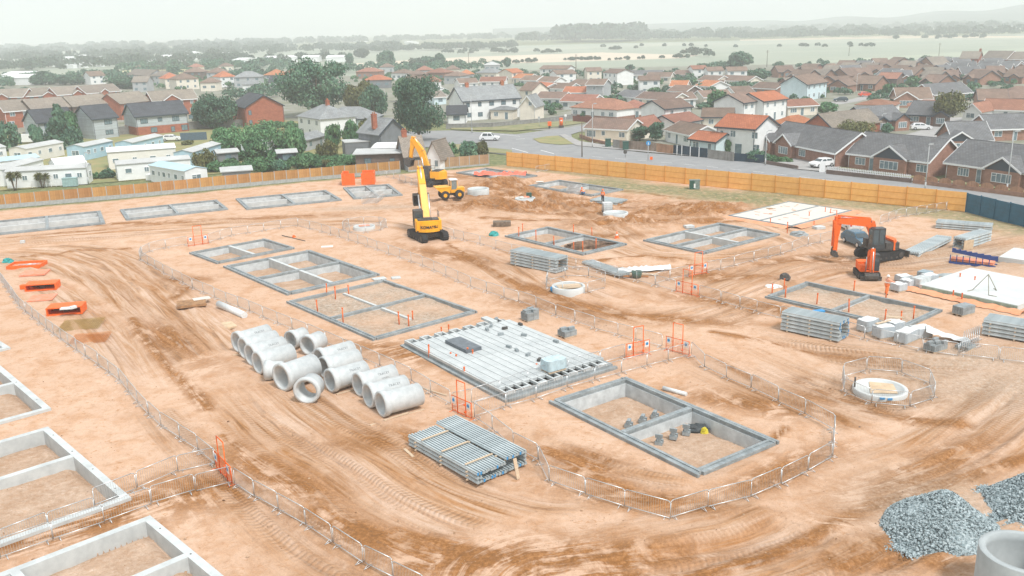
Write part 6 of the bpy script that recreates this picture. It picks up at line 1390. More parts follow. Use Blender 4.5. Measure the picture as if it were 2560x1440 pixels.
# --- white two-storey houses
H('white two-storey house with bright orange roof behind the timber garden fence', (1792, 315), (1888, 322), 5.0, 7.5, W_white, R_or, rise=1.9, trim=W_ttrim, endwin=False, wins=((1.2, 3.2, .8, 1.1, 0), (3.7, 3.2, 1.2, 1.2, 1), (8.4, 3.2, 1.3, 1.2, 1), (2.2, .9, 1.4, 1.1, 1), (8.8, .2, 1.4, 2.0, 1), (5, .1, 1.6, 2.0, 0)))
H('low orange-roofed garage attached to the bright orange-roofed house', (1725, 346), (1790, 354), 2.5, 5, W_blue, R_or, rise=1.2, trim=W_ttrim, cat='garage')
H('brown-roofed white bungalow behind the conifer hedge', (1664, 324), (1726, 337), 2.5, 7, W_white, R_br, rise=1.5, trim=W_trim)
H('cream bungalow with a bay window beside the road junction', (1463, 319), (1567, 324), 2.6, 8, W_cream, R_br, rise=1.7, trim=W_trim, wins=((1.5, .7, 2.2, 1.4, 3), (4.5, 1.1, .9, 1.0, 0), (9.0, .9, 1.4, 1.1, 1)))
H('cream gable wing joined to the right of the cream bungalow', (1568, 314), (1612, 316), 2.7, 8, W_cream, R_rb, axis='y', rise=1.6, wins=())
H('white two-storey house with brown roof above the reddish-roofed terrace', (1661, 272), (1729, 266), 5.0, 8, W_white, R_br, rise=1.6, trim=W_ttrim, endwin=False)
H('long low house with wide reddish hipped roof', (1428, 268), (1542, 275), 2.8, 10, W_white, R_rb, rise=2.4, hip=True, lower=(1.0, W_brown))
H('right wing of the wide reddish hipped house', (1544, 270), (1612, 270), 2.8, 8, W_white, R_rb, rise=1.9, hip=True, lower=(1.0, W_brown))
H('white house with red-brown roof below the brown-roofed two-storey one', (1690, 309), (1754, 299), 2.7, 7, W_white, R_rb, rise=1.5, trim=W_ttrim)
H('two-storey white semi-detached house with brown roof left of the grey garden plot', (1858, 257), (1905, 250), 5.0, 8, W_white, R_br, rise=1.8, trim=W_ttrim)
H('white two-storey house joined right of the semi-detached one, with white lean-to', (1908, 253), (1968, 246), 5.0, 8, W_white, R_or, rise=1.7, trim=W_ttrim)
H('brown bungalow with dark porch behind the bright orange roof', (1756, 292), (1832, 292), 2.6, 8, W_cream, R_br, rise=1.6, trim=W_ttrim)
H('low white bungalow with orange roof right of the white semi-detached houses', (1970, 266), (2045, 262), 2.6, 7, W_cream, R_rb, rise=1.3, trim=W_trim)
H('orange-roofed white bungalow left of the brick bungalow with stained roof', (1930, 308), (1978, 312), 2.7, 8, W_white, R_or, rise=1.6, hip=True)
H('tall white gabled house with brown roof and small porches', (2017, 211), (2068, 204), 5.0, 8.5, W_blue, R_br, rise=2.4, trim=W_ttrim)
H('grey-ended two-storey house with brown roof in the middle estate', (1466, 212), (1508, 212), 5.2, 9, W_grey, R_br, rise=1.5, trim=W_trim)
for i, (a, b, he, wl, rf, lb) in enumerate([
 ((1350, 172), (1418, 172), 5, W_white, R_br, 'leftmost white two-storey block in the far white row'), ((1392, 185), (1440, 183), 4.6, W_white, R_br, 'white house with three dark windows below the leftmost far block'),
 ((1468, 178), (1504, 177), 5, W_cream, R_br, 'cream two-storey house left of the white gabled one in the far row'), ((1508, 181), (1543, 183), 5, W_white, R_br, 'white gabled house right of the cream one in the far row'),
 ((1599, 201), (1650, 200), 5, W_white, R_br, 'lone white two-storey house behind round green bushes'), ((1733, 173), (1768, 172), 5, W_white, R_rb, 'left house of the white far terrace before the dark trees'),
 ((1770, 177), (1809, 176), 5, W_white, R_br, 'middle house of the white far terrace before the dark trees'), ((1820, 177), (1868, 176), 5, W_white, R_br, 'right house of the white far terrace before the dark trees')]):
    H(lb, a, b, he, 8, wl, rf, rise=1.3, simple=True, door=False)
LW = [(1285, 180, 1310, 'cream', 4.8), (1230, 215, 1270, 'brown', 2.6)]
mid = [((1325, 217), (1360, 221), R_or, W_white, 'orange-roofed cottage left of the cluster below the far white row'), ((1362, 220), (1420, 222), R_br, W_white, 'long brown-roofed bungalow in the middle of the near cluster'), ((1408, 231), (1462, 231), R_or, W_blue, 'pale pink-roofed house with blue conservatory'),
 ((1340, 245), (1405, 246), R_br, W_white, 'white bungalow with brown roof above the dark hedge'), ((1402, 252), (1480, 254), R_rb, W_white, 'brown bungalow with white flat porch roof'), ((1420, 210), (1465, 214), R_br, W_cream, 'brown bungalow tucked left of the grey-ended house'),
 ((1540, 240), (1590, 243), R_gr, W_white, 'grey-roofed bungalow with white gable in the middle'), ((1590, 245), (1680, 250), R_br, W_cream, 'long tan bungalow with dark doors in the middle'), ((1690, 248), (1740, 246), R_br, W_white, 'brown bungalow with pointed gable above the white brown-roofed house'),
 ((1675, 215), (1715, 215), R_or, W_cream, 'pinkish-roofed bungalow left of the lone conifer'), ((1740, 213), (1775, 216), R_or, W_white, 'pinkish-roofed bungalow right of the lone conifer'), ((1670, 227), (1715, 229), R_br, W_dkb, 'dark brown low bungalow under the pinkish roof'),
 ((1775, 214), (1805, 214), R_br, W_white, 'tiny white-gabled garage in the middle estate'), ((1575, 187), (1655, 186), R_gr, W_white, 'grey long roof right of the far white gabled house'), ((1615, 192), (1675, 192), R_br, W_cream, 'tan long roof left of the far terrace'), ((1680, 186), (1728, 187), R_br, W_grey, 'brown bungalow just left of the far terrace'),
 ((1745, 200), (1790, 202), R_br, W_cream, 'brown bungalow below the far terrace on its left'), ((1795, 200), (1870, 203), R_br, W_cream, 'long brown bungalow below the far terrace'), ((1300, 200), (1340, 201), R_br, W_white, 'brown bungalow above the orange-roofed cottage'), ((1345, 203), (1385, 204), R_br, W_white, 'white-porched brown bungalow under the leftmost far block'),
 ((1760, 243), (1830, 240), R_br, W_cream, 'brown bungalow with white side wall behind the round garden trees'), ((1838, 232), (1885, 230), R_br, W_white, 'brown bungalow with bright white gable edge'), ((1880, 219), (1940, 222), R_br, W_brown, 'brown low bungalow left of the tall white gabled house'),
 ((1150, 208), (1195, 206), R_br, W_white, 'white house with long brown roof above the big white house, left half'), ((1200, 204), (1262, 203), R_rb, W_white, 'brown-roofed row house above the big white house, right half'), ((1260, 194), (1318, 196), R_or, W_cream, 'cream gabled house with orange roof left of the far white row'),
 ((1085, 243), (1115, 241), R_lb, W_blue, 'small blue-sided house between the dark tree and the big white house')]
for a, b, rf, wl, lb in mid: H(lb, a, b, 2.6, 8, wl, rf, rise=1.6, simple=True, trim=W_trim, cat='bungalow')
H('cream two-storey house at the left end of the far white row', (1280, 182), (1308, 180), 4.8, 8, W_cream, R_or, rise=1.5, simple=True)
# --- big white house and its wings
H('big white double house with two orange chimneys beside the junction', (1157, 252), (1300, 243), 5.4, 9, W_white, R_sl, rise=3.2, trim=W_ttrim, chim=((.2, .5, R_or), (.82, .5, R_or)), fm=W_ttrim)
H('white gabled wing with little attic window, right end of the big white house', (1298, 266), (1338, 266), 3.9, 9, W_cream, R_sl, rise=2.6, axis='y', trim=W_trim, wins=((3, 4.1, .9, 1.1, 1),))
H('small dark-roofed white annex left of the big white house', (1118, 285), (1164, 284), 2.6, 5.5, W_white, R_dk, rise=1.8, trim=W_ttrim, fm=W_ttrim)
H('white sun lounge with slate lean-to roof in front of the big white house', (1226, 275), (1282, 275), 2.6, 4.5, W_cream, R_sl, rise=.9, hip=True)
# --- pair of hipped slate houses
H('pale grey hipped house with slate roof, left of the pair', (744, 291), (800, 299), 4.6, 9, W_vanw, R_sl, rise=2.8, hip=True, chim=((.6, .5, W_brick),))
H('light blue hipped house with slate roof, right of the pair', (801, 299), (934, 297), 4.0, 8.5, W_blue, R_sl, rise=2.6, hip=True, trim=W_ttrim)
H('grey lean-to with slate roof in front of the pale hipped house', (764, 350), (812, 338), 2.4, 4, W_grey, R_sl, rise=.9, simple=True)
# --- dark grey house by the diggers
H('dark grey house with pointed gable and orange brick chimney by the big round tree', (948, 336), (1016, 329), 4.6, 8.0, W_dk, R_sl, rise=2.6, axis='y', trim=W_ttrim, chim=((.12, .35, W_brick),), wins=())
H('dark flat-roofed extension with a white glass roof lantern', (888, 386), (1010, 382), 2.9, 7, W_dkb, R_mg, rise=.05, hip=True, ov=.5, fm=W_ttrim)
lt = MB().prism([(0, 0), (5.4, 0), (4.6, .8), (.8, .8)], 0, 2.6, 'y').build('roof_lantern', W_wh2 if False else W_trim); lt.location = (*G(925, 372, 3.0), 3.05); lt.rotation_euler.z = R(-4); tag(lt, 'white glass roof lantern on the flat dark roof', 'roof lantern')
H('grey flat-roofed block left of the dark grey gabled house', (862, 357), (950, 352), 3.0, 5, W_dk, R_mg, rise=.04, hip=True, ov=.1, wins=())
H('low slate cottage roof with brick chimney behind the yellow arms', (1012, 391), (1062, 388), 2.5, 8, W_dk, R_lb, rise=3.0, chim=((.2, .5, W_brick),), simple=True)
H('small pale gabled outbuilding right of the yellow excavator arm', (1066, 392), (1100, 393), 2.3, 5, W_vanw, R_lb, axis='y', rise=2.6, wins=((1.9, .6, .8, 1.2, 0),), cat='outbuilding')
# --- left estate
H('red brick house at the left photo edge with four white windows', (10, 278), (76, 273), 4.9, 8, W_brick, R_lb, rise=2.6, trim=W_trim)
H('tan-roofed brick house right of the left-edge one, behind the tall pine', (80, 274), (176, 266), 4.9, 8, W_dkb, R_lb, rise=2.6, simple=True)
H('tan-roofed brick house behind the blue-grey house with brick gable', (182, 266), (276, 258), 4.9, 8, W_dkb, R_lb, rise=2.6, simple=True)
H('tan-roofed house with tall red brick gable behind the small tree', (300, 259), (376, 251), 4.9, 9, W_brick, R_lb, rise=2.7, simple=True)
H('red brick house with front gable behind the white and brick house', (382, 252), (492, 245), 4.9, 8, W_brick, R_lb, rise=2.5, trim=W_trim, fg=((3, 8, 1.2, W_brick, 'brick'),))
for i, (a, b) in enumerate((((-40, 243), (57, 241)), ((64, 240), (137, 236)), ((143, 237), (212, 232)), ((216, 233), (300, 226)))):
    H(['left-edge', 'second', 'third', 'fourth'][i]+' brick house with tan roof in the back row of the left estate', a, b, 4.6, 8, W_brick, R_lb, rise=2.4, simple=True, trim=W_trim, fg=((5.5, 9, .8, W_brick, 'brick'),))
H('blue-grey house half hidden by the tall pine', (93, 306), (186, 298), 5.0, 8, W_bg, R_dk, rise=2.6, trim=W_ttrim, fm=W_ttrim)
H('blue-grey house with brick side gable and dark windows', (230, 297), (292, 291), 5.0, 8.5, W_bg, R_dk, rise=2.8, trim=W_ttrim, fm=W_ttrim, wins=((4, 3.3, 2.0, 1.2, 2), (4, .9, 2.0, 1.1, 2)))
H('long pale house with brick ground floor and dark window frames', (338, 291), (467, 281), 4.8, 8.5, W_bg, R_dk, rise=2.8, trim=W_ttrim, fm=W_ttrim, lower=(2.1, W_brick), wins=((2, 2.9, 1.8, 1.2, 2), (6, 3.1, 1.1, 1.0, 1), (10, 2.9, 1.8, 1.3, 2), (14, 3.1, 1.1, 1.0, 1), (4.2, .5, 1.6, 1.3, 1), (9, .3, 1.0, 1.3, 0), (12, .4, 1.6, 1.4, 1)))
H('tall red brick barn-like house with skylights on its dark roof', (612, 269), (708, 263), 5.4, 14, W_brick, R_dk, axis='y', rise=2.9, trim=W_ttrim, fm=W_ttrim, wins=((1.2, 3.4, .8, 1.2, 0), (1.2, .9, .8, 1.2, 0)))
row = [((318, 186), (372, 189), R_lb, W_grey, 0), ((374, 190), (408, 190), R_lb, W_grey, 1), ((412, 197), (452, 195), R_or, W_cream, 1), ((440, 199), (496, 196), R_br, W_cream, 1), ((458, 181), (505, 180), R_br, W_dkb, 1), ((516, 182), (560, 181), R_br, W_grey, 1),
       ((550, 193), (588, 191), R_or, W_white, 1), ((584, 194), (652, 192), R_sl, W_grey, 1), ((660, 188), (708, 187), R_or, W_grey, 1), ((712, 181), (765, 180), R_rb, W_grey, 1)]
names = ['grey gabled house at the left end of the hipped row', 'grey hipped house second in the row behind the left estate', 'bright orange hipped house behind the left estate', 'cream house with brown hipped roof and tall brown door', 'brown hipped house behind the cream one', 'brown hipped house left of the second orange roof', 'white house with orange hip roof left of the big slate one', 'broad grey house with pyramid slate roof', 'house with orange-brown hip left of the biggest tree', 'reddish-roofed house just behind the biggest tree']
for (a, b, rf, wl, hp), lb in zip(row, names): H(lb, a, b, 4.8, 9, wl, rf, rise=2.6, hip=bool(hp), simple=True, door=False)
row = [((890, 180), (948, 179), R_rb, W_brown, 'brown gabled house just right of the biggest tree'), ((912, 201), (978, 199), R_or, W_dk, 'pink-roofed dark garage block right of the biggest tree'), ((978, 183), (1016, 183), R_br, W_white, 'white dormer house right of the brown gabled one'), ((1018, 187), (1062, 186), R_br, W_brown, 'brown house fourth right of the biggest tree'), ((1064, 182), (1112, 182), R_rb, W_brown, 'brown hipped house under the dark tree clump'),
       ((1110, 190), (1150, 190), R_br, W_grey, 'grey-brown house beyond the dark round tree'), ((1150, 186), (1185, 185), R_or, W_grey, 'orange-gabled house above the big white house'), ((1190, 182), (1240, 182), R_sl, W_cream, 'slate-roofed house right of the orange-gabled one'), ((1212, 163), (1250, 162), R_mg, W_grey, 'plain grey flat building beside a round tree')]
for a, b, rf, wl, lb in row: H(lb, a, b, 3.6, 9, wl, rf, rise=2.0, hip=True, simple=True, door=False)
for i, (a, b, rf, wl, hp, lb) in enumerate([((330, 205), (368, 204), R_lb, W_grey, 0, 'grey house beside the dome-shaped tree above the left estate'), ((500, 207), (540, 206), R_br, W_cream, 1, 'low cream house between the grey walls and the white van'), ((225, 190), (262, 188), R_br, W_white, 0, 'white gabled house at the right end of the yellow field strip'), ((606, 212), (642, 211), R_sl, W_white, 1, 'small white slate-roofed house below the broad pyramid-roofed one'),
    ((672, 205), (712, 204), R_dk, W_white, 0, 'white dark-roofed house left of the biggest tree foot'), ((330, 172), (362, 171), R_br, W_grey, 1, 'hazy brown hip roof above the grey gabled house'), ((470, 168), (505, 167), R_rb, W_cream, 1, 'hazy reddish hip roof above the brown hipped house'), ((545, 166), (580, 165), R_br, W_cream, 1, 'hazy brown hip roof above the second orange roof'), ((950, 168), (985, 167), R_br, W_grey, 1, 'hazy brown roof beneath the dark round far tree'),
    ((1040, 176), (1080, 175), R_rb, W_grey, 1, 'hazy reddish roof at the foot of the far tree clump'), ((1115, 174), (1150, 173), R_br, W_cream, 1, 'hazy tan roof right of the far tree clump'), ((1000, 200), (1050, 199), R_br, W_cream, 1, 'brown low house behind the slim tree'), ((1060, 205), (1100, 204), R_rb, W_white, 1, 'reddish low house behind the large round tree'), ((1300, 225), (1330, 226), R_br, W_cream, 0, 'cream wing with brown roof left of the orange cottage')]):
    H(lb, a, b, 3.8 if hp else 4.6, 8, wl, rf, rise=2.2, hip=bool(hp), simple=True, door=False)
# --- dense brown estate on the far right
rg = random.Random(21); rows = [(203, 1945, 2110, 5), (196, 2235, 2560, 6), (187, 1960, 2570, 11), (178, 1945, 2580, 12), (171, 1990, 2590, 12), (165, 2080, 2590, 10), (160, 2180, 2590, 8)]
pos = ['nearest', 'second', 'third', 'fourth', 'fifth', 'sixth', 'farthest']
for k, (y, xa, xb, n) in enumerate(rows):
    for i in range(n):
        x = xa+(xb-xa)*(i+.5)/n+rg.uniform(-6, 6); w = (xb-xa)/n*rg.uniform(.68, .9); yy = y+rg.uniform(-1.5, 1.5)-(x-2250)*.012; grey = x > 2330 and k > 2 or rg.random() < .15
        ax = 'y' if rg.random() < .25 else 'x'
        H('%s %s-roofed bungalow from the left in the %s row of the dense brown estate' % (ORD[i], 'grey' if grey else 'brown', pos[k]), (x-w/2, yy), (x+w/2, yy+rg.uniform(-1.5, 2.5)), 2.5, 9, W_brown, R_gr if grey else rg.choice((R_br, R_br, R_lb)), rise=2.5 if ax == 'x' else None, axis=ax, simple=True, trim=W_trim if grey else W_ttrim, door=False, fg=((2, 5.2, .8, W_brown, 'brick'),) if ax == 'x' else (), cat='bungalow')
H('red brick house with chimney at the far edge of the brown estate', (2400, 146), (2446, 146), 5.2, 9, W_brick, R_lb, rise=3, simple=True, chim=((.95, .5, W_brick),)); H('far brick house with a broad gable and white edge', (2455, 146), (2516, 147), 5.2, 10, W_brick, R_lb, rise=3.2, trim=W_trim, simple=True); H('far grey-roofed house at the right photo edge', (2522, 148), (2590, 148), 5.0, 10, W_brown, R_lb, rise=3, trim=W_trim, simple=True)

# ------------------------------------------------------------------ caravans
def caravan(label, p0, p1, D, wall, roof, he=2.75, nw=4, rise=.45, white=False, end=None, fm=None, z=.12):
    A, B = G(*p0, he+z), G(*p1, he+z); L = float(np.linalg.norm(B-A)); rz = ang(A, B); o = thing('static_caravan', label, 'caravan', (*A, z), rz)
    walls_gable(L, D, he, rise).build('wall', wall, o); roof_gable(L, D, he, rise, .12, th=.07).build('roof', roof, o)
    MB().box(.3, .3, -.1, L-.3, D-.3, .06).build('chassis', M_dark, o)
    t = MB().box(-.12, -.17, he-.08, L+.12, -.125, he+.02); t.build('gutter', W_trim if white else M_galv, o)
    for i in range(nw): window(o, L*(i+.5)/nw+.3*math.sin(i*5+p0[0]), -.02, 1.15, .8 if i % 2 else 1.1, .85, 'f', fm or W_trim, 1 if i % 2 else 0)
    window(o, -.02, D*.5, 1.0, 1.6, 1.0, 'l', fm or W_trim, 1); window(o, L+.02, D*.5, 1.0, 1.6, 1.0, 'r', fm or W_trim, 1)
    return o
caravan('cream caravan at the far left with grey roof, its long side to the lane', (62, 372), (157, 355), 3.8, W_van, R_mg, white=True)
caravan('caravan with a pale blue end wall right of the cream one', (208, 367), (281, 352), 3.8, W_vanb, R_mg)
caravan('long beige caravan with brilliant white roof in the middle of the park', (268, 381), (438, 369), 5.0, W_van, R_met, he=3.2, rise=.6)
caravan('white caravan with long window side below the long beige one', (291, 412), (475, 397), 3.8, W_vanw, R_mg)
caravan('light caravan with pale blue roof and white steps against the fence', (373, 413), (461, 428), 3.9, W_vanw, R_lbl, white=True, nw=6)
caravan('white caravan with veranda behind the two small palms', (12, 430), (216, 419), 3.9, W_vanw, R_mg, nw=6, fm=None)
caravan('bright white pitched caravan roof behind the veranda caravan', (140, 414), (216, 406), 4.2, W_vanw, R_met, rise=1.0)
caravan('grey-roofed caravan at the left photo edge behind the veranda caravan', (5, 425), (107, 399), 4.0, W_vanw, R_mg)
caravan('pale caravan roof between the cream caravan and the veranda one', (-20, 406), (98, 393), 4.0, W_vanw, R_lbl)
caravan('light blue caravan just below the stone wall', (330, 357), (407, 339), 3.8, W_vanb, R_mg)
caravan('caravan end cut off by the left photo edge', (-60, 376), (14, 367), 3.8, W_vanw, R_mg, nw=2)
caravan('pale green-grey caravan left of the bright bushes', (480, 381), (551, 359), 3.6, W_vanb, R_mg, nw=3)
caravan('pale shed roof between the bright green bushes', (646, 362), (692, 352), 4.0, W_vanw, R_met, nw=2)
H('low grey garden shed with skylight just behind the timber fence', (556, 430), (627, 425), 2.3, 4, W_grey, R_mg, rise=.35, cat='shed', wins=(), name='shed'); H('dark garden shed among the bushes right of the round olive bush', (545, 383), (594, 379), 2.2, 3.5, W_dk, R_mg, rise=.4, cat='shed', name='shed', simple=True); H('dark green summerhouse among the low bushes', (695, 383), (740, 380), 2.2, 3, W_ttrim, R_mg, rise=.4, cat='shed', name='shed', simple=True)
b = MB()
for i in range(9): b.box(i*.75, 0, 0, i*.75+.07, .07, 1.1)
b.box(0, 0, 1.05, 6.07, .07, 1.14).box(0, 0, .5, 6.07, .06, .56)
o = b.build('veranda_rail', W_trim); o.location = (*G(80, 469, .12), .12); o.rotation_euler.z = R(8); tag(o, 'white veranda railing in front of the left caravan', 'railing')
o = MB().box(0, 0, 0, 2.2, 1.0, 1.3).box(-.05, -.05, 1.3, 2.25, 1.05, 1.4).build('storage_box', mat('teal_box', (.33, .48, .48), .7)); o.location = (*G(157, 467, .12), .12); o.rotation_euler.z = R(8); tag(o, 'grey-teal storage box at the right end of the veranda', 'storage box')
o = MB().prism([(0, 0), (2.6, 0), (2.6, .3), (1.2, 1.0), (0, 1.0)], 0, 1.0, 'y').build('caravan_steps', W_trim); o.location = (*G(365, 451, .12), .12); o.rotation_euler.z = R(-15); tag(o, 'white steps with railing beside the blue-roofed caravan', 'steps')
# far sheds and caravan park roofs
far_ = [(85, 150, 135, 148), (142, 146, 188, 145), (218, 140, 255, 138), (398, 142, 470, 140), (335, 146, 360, 145), (480, 132, 500, 131), (0, 195, 72, 194), (5, 187, 70, 186), (675, 145, 700, 144), (720, 144, 744, 143), (754, 144, 795, 143), (815, 144, 857, 143), (860, 101, 905, 101), (1010, 105, 1028, 105), (245, 150, 275, 151), (530, 142, 556, 141), (580, 150, 610, 150), (565, 135, 590, 134)]
for i, (xa, ya, xb, yb) in enumerate(far_):
    H('%s long white-roofed shed among the far trees, counting along from the photo left' % ORD[min(i, 19)], (xa, ya), (xb, yb), 4, 16, W_vanw, R_met, rise=1.5, simple=True, wins=(), cat='shed', name='shed')
rg = random.Random(8)
for k in range(62):
    x, y = rg.uniform(110, 330) if k < 34 else rg.uniform(330, 640), rg.uniform(156, 172) if k < 34 else rg.uniform(138, 160)
    A = G(x, y); o = thing('distant_caravan', 'small white caravan among trees in the distant park', 'caravan', (*A, 0), rg.uniform(-.6, .6), 'caravans in the distant park')
    walls_gable(rg.uniform(8, 13), 4, 2.7, .5).build('wall', W_vanw, o); roof_gable(11, 4, 2.75, .5, .1, th=.1).build('roof', R_met, o)
# ------------------------------------------------------------------ garden walls and fences beyond the site
def wall_line(name, label, pts, h, th, m, cat='wall', z=0., cap=None):
    P = [G(*p) for p in pts]; o = thing(name, label, cat, (*P[0], z), 0)
    for a, b in zip(P, P[1:]):
        L = float(np.linalg.norm(b-a)); q = MB().box(0, -th/2, -.1, L, th/2, h).build('wall_section' if cat == 'wall' else 'panel', m, o); q.location = (*(a-P[0]), 0); q.rotation_euler.z = ang(a, b)
        if cap: c_ = MB().box(0, -th/2-.05, h+.002, L, th/2+.05, h+.08).build('coping', cap, q)
    return o
wall_line('stone_wall', 'long rough grey stone wall between the caravans and the left estate', [(60, 352), (240, 343), (400, 329), (525, 321), (620, 318)], 2.0, .4, W_stone, cap=W_stone)
wall_line('dark_fence', 'dark blue-grey fence in front of the stone wall left of the bright bushes', [(452, 353), (518, 350)], 1.9, .08, mat('blue_grey_fence', (.09, .14, .18), .8), 'fence')
wall_line('stone_wall', 'low stone wall along the green in front of the big white house', [(1115, 322), (1230, 319), (1350, 308), (1440, 296)], 1.1, .4, W_stone, cap=W_stone)
wall_line('brick_wall', 'low brown brick wall beside the cream bungalow', [(1450, 344), (1480, 356), (1518, 364)], .8, .25, W_brown)
wall_line('red_fence', 'dark red garden fence above the cream bungalow', [(1432, 305), (1480, 308)], 1.6, .08, mat('dark_red_fence', (.25, .10, .08), .9, kind='plank'), 'fence')
fw = mat('weathered_fence', (.34, .26, .21), .9, .15, 1, kind='plank'); fo = mat('brown_garden_fence', (.48, .27, .17), .9, .12, 1, kind='plank'); fg_ = mat('grey_garden_fence', (.34, .33, .31), .9, .12, 1, kind='plank'); fn = mat('navy_garden_fence', (.03, .07, .11), .8, .1, 1, kind='plank')
wall_line('garden_fence', 'grey end panel of the roadside garden fence by the green bin', [(1532, 371), (1549, 373)], 1.8, .08, fg_, 'fence')
wall_line('garden_fence', 'long weathered brown garden fence along the far side of the road', [(1549, 373), (1600, 377), (1640, 381)], 1.8, .08, fw, 'fence'); wall_line('garden_fence', 'orange-brown section of the roadside garden fence near the blue sign', [(1641, 382), (1682, 387)], 1.8, .08, fo, 'fence')
wall_line('garden_fence', 'dark navy garden fence with white posts below the orange-roofed garage', [(1683, 386), (1768, 396)], 1.8, .08, fn, 'fence'); wall_line('garden_fence', 'grey slatted garden fence before the bright orange-roofed house', [(1769, 397), (1834, 405)], 1.7, .08, fg_, 'fence'); wall_line('garden_fence', 'dark navy garden fence right of the grey slatted one', [(1835, 404), (1910, 409)], 1.5, .08, fn, 'fence')
b = MB()
for x in (1692, 1704, 1725, 1747): g = G(x, 387+(x-1683)*.11); b.box(g[0]-.06, g[1]-.1, 0, g[0]+.06, g[1]-.02, 1.9)
o = b.build('fence_posts', W_trim, bpy.data.objects[[q.name for q in bpy.data.objects if q.name.startswith('garden_fence') and 'dark navy garden fence with white' in q.get('label', '')][0]]); o.matrix_parent_inverse = Matrix.Translation(-Vector(o.parent.location))
wall_line('brick_wall', 'low brick wall before the first grey-roofed bungalow', [(1912, 411), (1994, 425)], .7, .25, W_dkb)
wl = wall_line('brick_wall', 'low dark brick wall with white picket railing before the second bungalow', [(2066, 436), (2278, 459)], .75, .25, W_dkb)
A, B = G(2068, 435), G(2278, 458); L_ = float(np.linalg.norm(B-A)); b = MB(); n = int(L_/.28)
for i in range(n): b.box(i*L_/n, -.03, .76, i*L_/n+.13, .0, 1.35)
b.box(0, .003, .85, L_, .05, .93).box(0, .003, 1.12, L_, .05, 1.2); o = b.build('picket_railing', W_trim, wl); o.rotation_euler.z = ang(A, B)
sc = MB(); wl = wall_line('brick_wall', 'low brick wall with wavy timber panels before the third bungalow', [(2282, 460), (2640, 505)], .7, .25, W_brown)
A, B = G(2282, 460), G(2640, 505); L_ = float(np.linalg.norm(B-A)); n = int(L_/1.9)
for i in range(n):
    x0 = i*L_/n; w = L_/n-.25; pr = [(x0, .7)]+[(x0+w*t/8, .7)[0:2] for t in (8,)]+[(x0+w*t/8, 1.15+.3*math.sin(math.pi*t/8)) for t in range(8, -1, -1)]; q = MB().prism(pr, -.03, .03, 'y').build('wavy_panel', fo, wl); q.rotation_euler.z = ang(A, B)
for p, l in (((2055, 432), 'small white garden gate beside the white car'), ((2175, 420), 'white arched side door between the first and second bungalows'), ((2332, 425), 'white arched side gate left of the third bungalow')):
    o = MB().prism([(-.45, 0), (.45, 0), (.45, 1.5), (.2, 1.8), (-.2, 1.8), (-.45, 1.5)], -.04, .04, 'y').build('white_gate', W_trim); o.location = (*G(*p), .05); o.rotation_euler.z = R(-10); tag(o, l, 'gate')
# ------------------------------------------------------------------ street furniture
M_pole = mat('grey_pole', (.45, .47, .47), .6, .05); M_wpole = mat('brown_pole', (.17, .13, .10), .9, .1)
def lamp(p, h, label, arm=.9, rz=0):
    o = thing('street_lamp', label, 'street lamp', (*G(*p), .1), rz); MB().tube((0, 0, 0), (0, 0, h), .085, 8, r1=.05).tube((0, 0, 0), (0, 0, 1.2), .12, 8).build('pole', M_pole, o); MB().tube((0, 0, h), (arm, 0, h+.12), .04, 6).build('arm', M_pole, o); MB().prism([(arm-.1, h+.05), (arm+.6, h+.1), (arm+.55, h+.22), (arm, h+.22)], -.13, .13, 'y').build('lamp_head', M_pole, o)
for p, yt, l, a, rz in (((2516, 482), 332, 'tall grey street lamp in front of the third grey-roofed bungalow', .3, 0), ((1913, 415), 330, 'grey street lamp left of the first grey-roofed bungalow', .3, 0), ((1481, 370), 262, 'street lamp beside the cream bungalow', .3, 0), ((2202, 330), 287, 'street lamp beside the brown bungalow with porch', .3, 0), ((2378, 352), 322, 'street lamp left of the dark-roofed brick bungalow', .3, 0), ((1180, 334), 240, 'street lamp on the green before the big white house', .3, 0), ((965, 285), 225, 'tall lamp post rising between the dark trees', .3, 3.1), ((281, 340), 317, 'small lamp beside the stone wall', .3, 0), ((222, 462), 385, 'thin white lamp by the veranda caravan', .3, 0), ((2140, 235), 186, 'white lamp post in the brown estate above the red car', .3, 0), ((2312, 478), 365, 'thin grey pole before the second grey-roofed bungalow', .0, 0)):
    lamp(p, hgt(p[0], p[1], yt), l, a, rz)
def pole(p, yt, label, r=.11, m=None, z=0, name='utility_pole', cross=False):
    h = hgt(p[0], p[1], yt); o = thing(name, label, 'pole', (*G(*p), z)); MB().tube((0, 0, 0), (0, 0, h), r, 8, r1=r*.7).build('shaft', m or M_wpole, o)
    if cross: MB().bx((0, 0, h-.6), (1.8, .1, .12)).bx((0, 0, h-1.3), (1.3, .1, .12)).build('crossarm', m or M_wpole, o)
pole((1455, 394), 304, 'dark wooden utility pole just behind the hoarding at the junction'); pole((1493, 243), 202, 'dark pole before the grey-ended house')
pole((1440, 173), 135, 'distant pole in the fields above the white row', .2, cross=True); pole((2347, 140), 107, 'distant pole in the fields beyond the brown estate', .2, cross=True); pole((1172, 165), 130, 'distant pole left of the round tree in the fields', .2, cross=True); pole((2122, 140), 115, 'thin distant pole in the pale green field', .2); pole((1917, 168), 125, 'distant pole at the field edge right of the dark trees', .2, cross=True)
o = thing('road_sign', 'blue round keep-left sign with white arrow on a grey pole in the road', 'road sign', (*G(1620, 404), .12)); h = 3.4; MB().tube((0, 0, 0), (0, 0, h), .06, 8).build('pole', M_pole, o); d_ = MB().tube((0, -.05, h-.2), (0, -.09, h-.2), .42, 20).build('sign_plate', M_blue, o); MB().prism([(-.05, h-.05), (.05, h-.05), (.05, h-.35), (.14, h-.35), (0, h-.5), (-.14, h-.35), (-.05, h-.35)], -.11, -.095, 'y').build('arrow', W_trim, d_)
